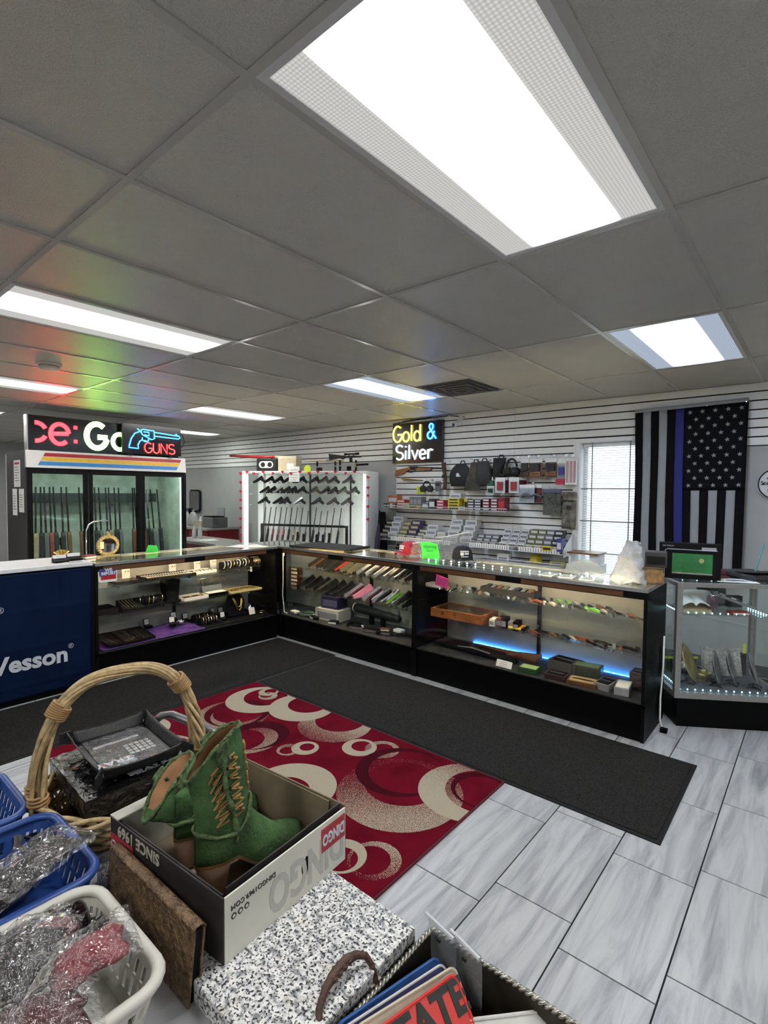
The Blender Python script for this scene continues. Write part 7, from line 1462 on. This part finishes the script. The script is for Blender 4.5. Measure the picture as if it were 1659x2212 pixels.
ins = obj('printed_insert', MB().box(-tw + .012, tw - .012, -td + .012, td - .012, .003, .0045), M('insert_print', (.075, .075, .09), .12, var=.5, scale=9), tr)
text('lettering', 'TRAY', .034, PRW, tr, (.052, -.044, .0052), (0, 0, -PI / 2), bold=.0006)
for a in range(5):
    for b in range(4): obj('printed_key', MB().box(-.02 + .016 * b, -.008 + .016 * b, .0 + .013 * a, .010 + .013 * a, .0045, .0051), M('key_print', (.42, .42, .42), .3), tr)
for a in range(4): obj('printed_key', MB().lathe([(.009, .0045), (.008, .0051)], 14), M('key_print2', (.2, .19, .25), .3), tr, (.05 + .02 * (a % 2), -.005 - .018 * (a // 2), 0))
obj('printed_tool', MB().box(-.06, -.048, -.06, .05, .0045, .0051), M('key_print'), tr)
wrap_sheet = obj('clear_wrap', MB().grid(lambda u, v: ((tw - .01) * (2 * u - 1), (td - .01) * (2 * v - 1), .008 + .004 * nz((u * 3, v * 3, 1), 2.5)), 24, 18), glass('tray_wrap', (.92, .92, .93), .07, .06, .6, 30), tr, smooth=True)
t = thing('grey_rod', 'grey metal rod lying across the back of the wicker basket', 'rod', (-1.40, .715, .86)); obj('rod', MB().tube([(-.05, -.02, .03), (-.04, .0, .045), (-.02, .02, .048), (.08, .07, .02), (.16, .11, -.012)], .011, 10), M('rod_grey', (.20, .20, .21), .4, metal=.5), t, smooth=True); obj('end_cap', MB().cyl((.16, .11, -.012), (.166, .113, -.014), .012, 10), SYN, t)

# ---------------------------------------------------------------- plastic baskets
def rr(w, h, r, n=5): return rrect(w, h, r, n)
def basket(label, cx, cy, w, d, zr, m, slots, group, rim=.009, z0=.743):
    t = thing('plastic_basket', label, 'basket', (cx, cy, z0), 0, group); H = zr - z0
    P1 = rr(w / 2, d / 2, .045); P0 = rr(w / 2 * .82, d / 2 * .82, .035); n = len(P1)
    def pt(i, v): 
        i %= n; return (P0[i][0] + (P1[i][0] - P0[i][0]) * v, P0[i][1] + (P1[i][1] - P0[i][1]) * v, H * v)
    obj('floor', MB().prism(P0, 0, .003), m, t)
    obj('rim', MB().tube([pt(i, 1) for i in range(n)], rim, 8, closed=True, flat=.8), m, t, smooth=True)
    def bandm(v0, v1): 
        return MB().add([pt(i, v0) for i in range(n)] + [pt(i, v1) for i in range(n)], [(i, (i + 1) % n, n + (i + 1) % n, n + i) for i in range(n)])
    obj('lower_band', bandm(0, .25), m, t, solid=.003, smooth=False); obj('upper_band', bandm(.78, 1.0), m, t, solid=.003)
    per = []; 
    for i in range(n):
        a, b = Vector(pt(i, .5)), Vector(pt(i + 1, .5)); k = max(1, int((b - a).length / slots))
        for q in range(k): per.append((i, q / k, (q + .55) / k))
    for i, a, b in per:
        L_ = lambda v, f: tuple(Vector(pt(i, v)) * (1 - f) + Vector(pt(i + 1, v)) * f)
        obj('rib', MB().add([L_(.25, a), L_(.25, b), L_(.78, b), L_(.78, a)], [(0, 1, 2, 3)]), m, t, solid=.003)
    obj('middle_band', bandm(.50, .55), m, t, solid=.003)
    return t
BLUP = M('blue_plastic', (.018, .062, .26), .38, var=.12); WHP = M('white_plastic', (.56, .55, .50), .45, var=.06)
basket('front blue plastic basket full of black packets', -1.150, .235, .280, .30, .842, BLUP, .024, 'blue plastic baskets'); basket('blue plastic basket at the far left edge behind the other blue one', -1.445, .220, .250, .27, .842, BLUP, .024, 'blue plastic baskets')
basket('white plastic basket of bagged sunglasses at the bottom left', -.852, .225, .280, .275, .842, WHP, .020, None, .010)
CLF = glass('clear_poly_film', (.92, .92, .93), .20, .05, .8, 26, (.5, .5, .52), .02)
BAGB = M('dark_contents', (.010, .010, .011), .5); BAGR = M('red_contents', (.17, .008, .02), .45)
def packet(label, loc, rot, w, h, th, inner, tagl=False, group='film packets'):
    t = thing('film_packet', label, 'packet', loc, 0, group); t.rotation_euler = rot; sd = rnd.random() * 9
    pil = lambda u, v: (max(0, math.sin(PI * u)) ** .5) * (max(0, math.sin(PI * v)) ** .5)
    obj('contents', MB().grid(lambda u, v: (w * .66 * (u - .5) + .01 * nz((u, v, sd), 4), h * .72 * (v - .5) + .012 * nz((v, u, sd), 4), th * .7 * pil(u, v) + .002 * nz((u * 3, v * 3, sd), 3)), 16, 16), inner, t, smooth=True, solid=.003)
    obj('film', MB().grid(lambda u, v: (w * (u - .5), h * (v - .5), .004 + th * pil(u, v) + .006 * nz((u * 4, v * 4, sd), 2.4) + .003 * nz((u * 9, v * 9, sd), 2.4)), 34, 34), CLF, t, smooth=True)
    if tagl: obj('barcode_label', MB().box(-.012, .012, -.035, .035, th + .009, th + .0095), PAPER, t, (w * .1, -h * .25, 0)); obj('barcode', MB().box(-.007, .007, -.026, .026, th + .0096, th + .0099), M('print_grey'), t, (w * .1, -h * .25, 0))
    return t
packet('crinkled black packet with a barcode label in the blue basket', (-1.110, .190, .822), (.04, .05, .35), .115, .16, .020, BAGB, True)
packet('crinkled black packet deep in the front blue basket', (-1.200, .270, .765), (.04, .03, .5), .10, .13, .022, BAGB)
packet('crinkled black packet at the left of the front blue basket', (-1.190, .165, .792), (.02, .04, .2), .115, .13, .020, BAGB)
packet('crinkled black packet rising over the front blue basket edge', (-1.085, .300, .872), (.10, -.12, .30), .13, .17, .022, BAGB)
t = thing('black_strap', 'black webbing strap curled in the front blue basket', 'strap', (-1.22, .28, .80)); obj('strap', MB().tube([(-.03, .06, .02), (-.01, .03, .05), (.02, .02, .05), (.05, .05, .02), (.07, .06, .0)], .010, 6, flat=.3), SYN, t); obj('buckle', MB().box(-.045, -.015, .05, .07, .012, .024), BLACKM, t)
packet('grey fabric bundle in the far left blue basket', (-1.445, .220, .78), (.03, 0, .2), .13, .14, .03, M('grey_cloth', (.25, .24, .23), .8))
packet('film packet with a red inside at the back left of the white basket', (-.925, .265, .838), (.05, -.08, .3), .10, .12, .024, BAGR)
packet('film packet with a bright red inside at the back of the white basket', (-.800, .285, .872), (.16, .06, -.2), .10, .13, .026, M('bright_red_contents', (.22, .006, .025), .45))
packet('film packet with black glasses in the middle of the white basket', (-.862, .215, .872), (.08, -.06, .7), .11, .16, .026, BAGB)
packet('film packet with dark red glasses at the right of the white basket', (-.772, .205, .852), (.05, .10, -.25), .11, .16, .028, M('dark_red_contents', (.07, .008, .012), .5))
packet('film packet with a white card at the front of the white basket', (-.830, .140, .842), (.03, .02, .2), .13, .12, .024, M('pale_blue_card', (.4, .45, .5), .5))
packet('dark film packet at the left front of the white basket', (-.930, .160, .842), (.03, -.03, .2), .13, .14, .026, BAGB)
def sunglasses(label, loc, rot, m, lens):
    t = thing('sunglasses', label, 'sunglasses', loc, 0, 'sunglasses'); t.rotation_euler = rot
    for s in (-1, 1):
        pts = [(s * .034 + .028 * math.cos(a), 0, .023 * math.sin(a) - .003 * math.cos(2 * a)) for a in [2 * PI * k / 20 for k in range(20)]]
        obj('lens', MB().prism([(p[0], p[2]) for p in pts], -.001, .001, 'y'), lens, t); obj('frame', MB().tube(pts, .0022, 6, closed=True), m, t, smooth=True); obj('temple', MB().tube([(s * .064, 0, .008), (s * .068, .05, .008), (s * .066, .12, .0), (s * .064, .135, -.02)], [.003, .0028, .0028, .002], 6), m, t, smooth=True)
    obj('bridge', MB().tube([(-.008, 0, .008), (0, -.003, .012), (.008, 0, .008)], .002, 6), m, t)
    return t
DLENS = M('dark_lens', (.006, .005, .005), .08, spec=.2)
sunglasses('gold-rimmed dark sunglasses on top of the white basket at the left', (-.935, .165, .872), (-1.1, .2, 2.5), GOLD, DLENS); sunglasses('black sunglasses hooked over the back rim of the white basket', (-.880, .318, .852), (.15, .05, 3.3), SYN, DLENS)

# ---------------------------------------------------------------- hammered tin box with plates
t = thing('low_stand', 'small dark stand carrying the metal box', 'stand', (-.345, .60, 0)); obj('top', MB().box(-.18, .18, -.16, .16, .53, .55), M('dark_leg'), t)
for x in (-.16, .16):
    for y in (-.14, .14): obj('leg', MB().box(x - .015, x + .015, y - .015, y + .015, 0, .53), M('dark_leg'), t)
TIN = M('dark_tin', (.05, .042, .032), .5, metal=.5, var=.4, scale=30); TRIM = M('twisted_trim', (.42, .40, .36), .3, metal=.8, var=.3, scale=80)
tb = thing('metal_box', 'open hammered metal box with a rusty handle at the bottom edge', 'box', (-.340, .6, .55)); X0, X1, Y0, Y1, TH = -.180, .185, -.165, .160, .212
obj('floor', MB().box(X0, X1, Y0, Y1, 0, .004), TIN, tb)
for (a, b, c, d) in ((X0, X0 + .004, Y0, Y1), (X1 - .004, X1, Y0, Y1), (X0, X1, Y0, Y0 + .004), (X0, X1, Y1 - .004, Y1)): obj('wall', MB().box(a, b, c, d, .004, TH), TIN, tb)
for (p, q) in (((X0, Y0), (X0, Y1)), ((X1, Y0), (X1, Y1)), ((X0, Y1), (X1, Y1)), ((X0, Y0), (X1, Y0))):
    P, Q = Vector((p[0], p[1], TH)), Vector((q[0], q[1], TH)); dv = (Q - P).normalized(); sv = dv.cross(Vector((0, 0, 1)))
    for k in (0, 1): obj('twisted_trim', MB().tube([tuple(P + (Q - P) * (i / 110) + (sv * math.cos(.95 * i + PI * k) + Vector((0, 0, 1)) * math.sin(.95 * i + PI * k)) * .0026) for i in range(111)], .0030, 5), TRIM, tb, smooth=True)
RUST = M('rusty_iron', (.085, .045, .035), .6, metal=.3, var=.4, scale=70, bump=.4)
hp = [(-.182, -.105, .200), (-.196, -.102, .218), (-.210, -.090, .236), (-.218, -.070, .246), (-.222, -.046, .251), (-.223, -.020, .253), (-.219, .000, .251), (-.211, .014, .245), (-.200, .018, .232), (-.186, .014, .208)]
obj('handle', MB().tube(hp, [.005, .0052, .0055, .0065, .008, .008, .0065, .0055, .005, .005], 10), RUST, tb, smooth=True)
for k in range(4): obj('handle_bead', MB().lathe([(.001, -.006), (.0085, -.003), (.0085, .003), (.001, .006)], 10), RUST, tb, (-.2205 - .0006 * k, -.052 + .012 * k, .2495 + .001 * k))
for p in (hp[0], hp[-1]): obj('handle_mount', MB().box(-.010, .0, -.012, .012, -.02, .006), TRIM, tb, (p[0], p[1], p[2]))
def plate_(name, label, loc, tilt, rz, w, h, m, txt=None, tm=None, rim=None, r=.012, size=.06, tx=0., cat='license plate', rt=0., ty=0.):
    t = thing(name, label, cat, loc, 0, None)
    t.rotation_euler = (Matrix.Rotation(rz, 4, 'Z') @ Matrix.Rotation(tilt, 4, 'X')).to_euler()
    obj('plate', MB().prism(rrect(w / 2, h / 2, r), 0, .0025, 'z'), m, t)
    if rim is not None: obj('raised_rim', MB().tube([(p[0] * .97, p[1] * .95, .003) for p in rrect(w / 2, h / 2, r)], .0018, 5, closed=True), rim, t)
    if txt: text('lettering', txt, size, tm, t, (tx, ty, .0032), (0, 0, rt), bold=.0022)
    return t
pa = PI / 2 - .245
PL_BLUE = M('plate_blue', (.02, .09, .30), .4, var=.15); PL_NAVY = M('plate_navy', (.02, .02, .12), .35, var=.2); PL_RED = M('plate_red', (.62, .03, .025), .4, var=.06); PL_YEL = M('plate_yellow', (.68, .55, .08), .45, var=.1); PL_CRM = M('plate_cream', (.55, .50, .38), .5, var=.1); PL_WHT = M('plate_white', (.58, .58, .56), .4, var=.08)
plate_('tin_sign', 'yellow rounded tin sign at the left of the metal box', (-.482, .580, .705), .95, pa, .13, .10, PL_YEL, 'C', INK, M('gold_rim', (.5, .32, .04), .4), .045, .07, cat='sign')
plate_('license_plate', 'mid blue license plate at the back left of the metal box', (-.470, .605, .736), .95, pa, .20, .10, PL_BLUE, None, None, PL_BLUE)
plate_('license_plate', 'navy license plate with a white border in the metal box', (-.456, .600, .740), .92, pa - .03, .20, .10, PL_NAVY, 'USA', PL_WHT, PL_WHT, size=.05)
plate_('license_plate', 'cream license plate behind the red one', (-.442, .612, .744), .88, pa - .06, .19, .09, PL_CRM, None, None, PL_CRM)
plate_('license_plate', 'bright red plate with black STATE lettering in the metal box', (-.428, .565, .752), .82, pa, .25, .095, PL_RED, 'STATE', INK, PL_RED, size=.058, tx=.045, ty=.018)
plate_('license_plate', 'pale bagged plate leaning on the red plate', (-.390, .545, .738), .62, pa - .05, .20, .07, M('plate_pink', (.5, .42, .38), .35, var=.3, scale=20))
plate_('wood_strip', 'glossy orange strip in clear film lying on the plates', (-.366, .610, .756), .45, pa - .25, .13, .034, M('orange_strip', (.40, .15, .035), .2, var=.35), None, None, None, .006, cat='strip')
plate_('license_plate', 'white license plate at the right of the metal box', (-.345, .640, .712), .45, pa - .5, .26, .14, PL_WHT, '8', M('plate_print_blue', (.08, .12, .2), .5), PL_WHT, size=.09, tx=.06)
plate_('tin_sign', 'white rounded tin sign with a dark blue field in the metal box', (-.285, .585, .705), .25, pa - .9, .15, .10, PL_WHT, None, None, PL_WHT, .035, cat='sign')
plate_('key_fob', 'dark blue flat fob on the white tin sign', (-.290, .585, .7135), .25, pa - .9, .08, .05, M('fob_blue', (.05, .08, .13), .4), None, None, None, .01, cat='fob')
for i, (x, y, rz, l) in enumerate(((-.478, .738, -.2, 'clear zip sleeve standing in the back corner of the metal box, left one'), (-.425, .735, -.25, 'clear zip sleeve standing in the back corner of the metal box, right one'))):
    t = thing('zip_sleeve', l, 'zip bag', (x, y, .70), rz, 'clear zip sleeves'); obj('film', MB().grid(lambda u, v: (.066 * (u - .5), .004 * math.sin(5 * u + 3 * v) - .012 * v, .115 * v), 8, 10), glass('sleeve_film', (.80, .83, .86), .14, .08, .4, 30, (.55, .58, .62), .30), t, smooth=True); obj('zip_strip', MB().cyl((-.034, -.013, .112), (.034, -.013, .112), .0035, 6), M('zip_grey', (.5, .52, .55), .3), t); obj('hang_hole', MB().box(-.004, .004, -.016, -.013, .085, .09), SYN, t)
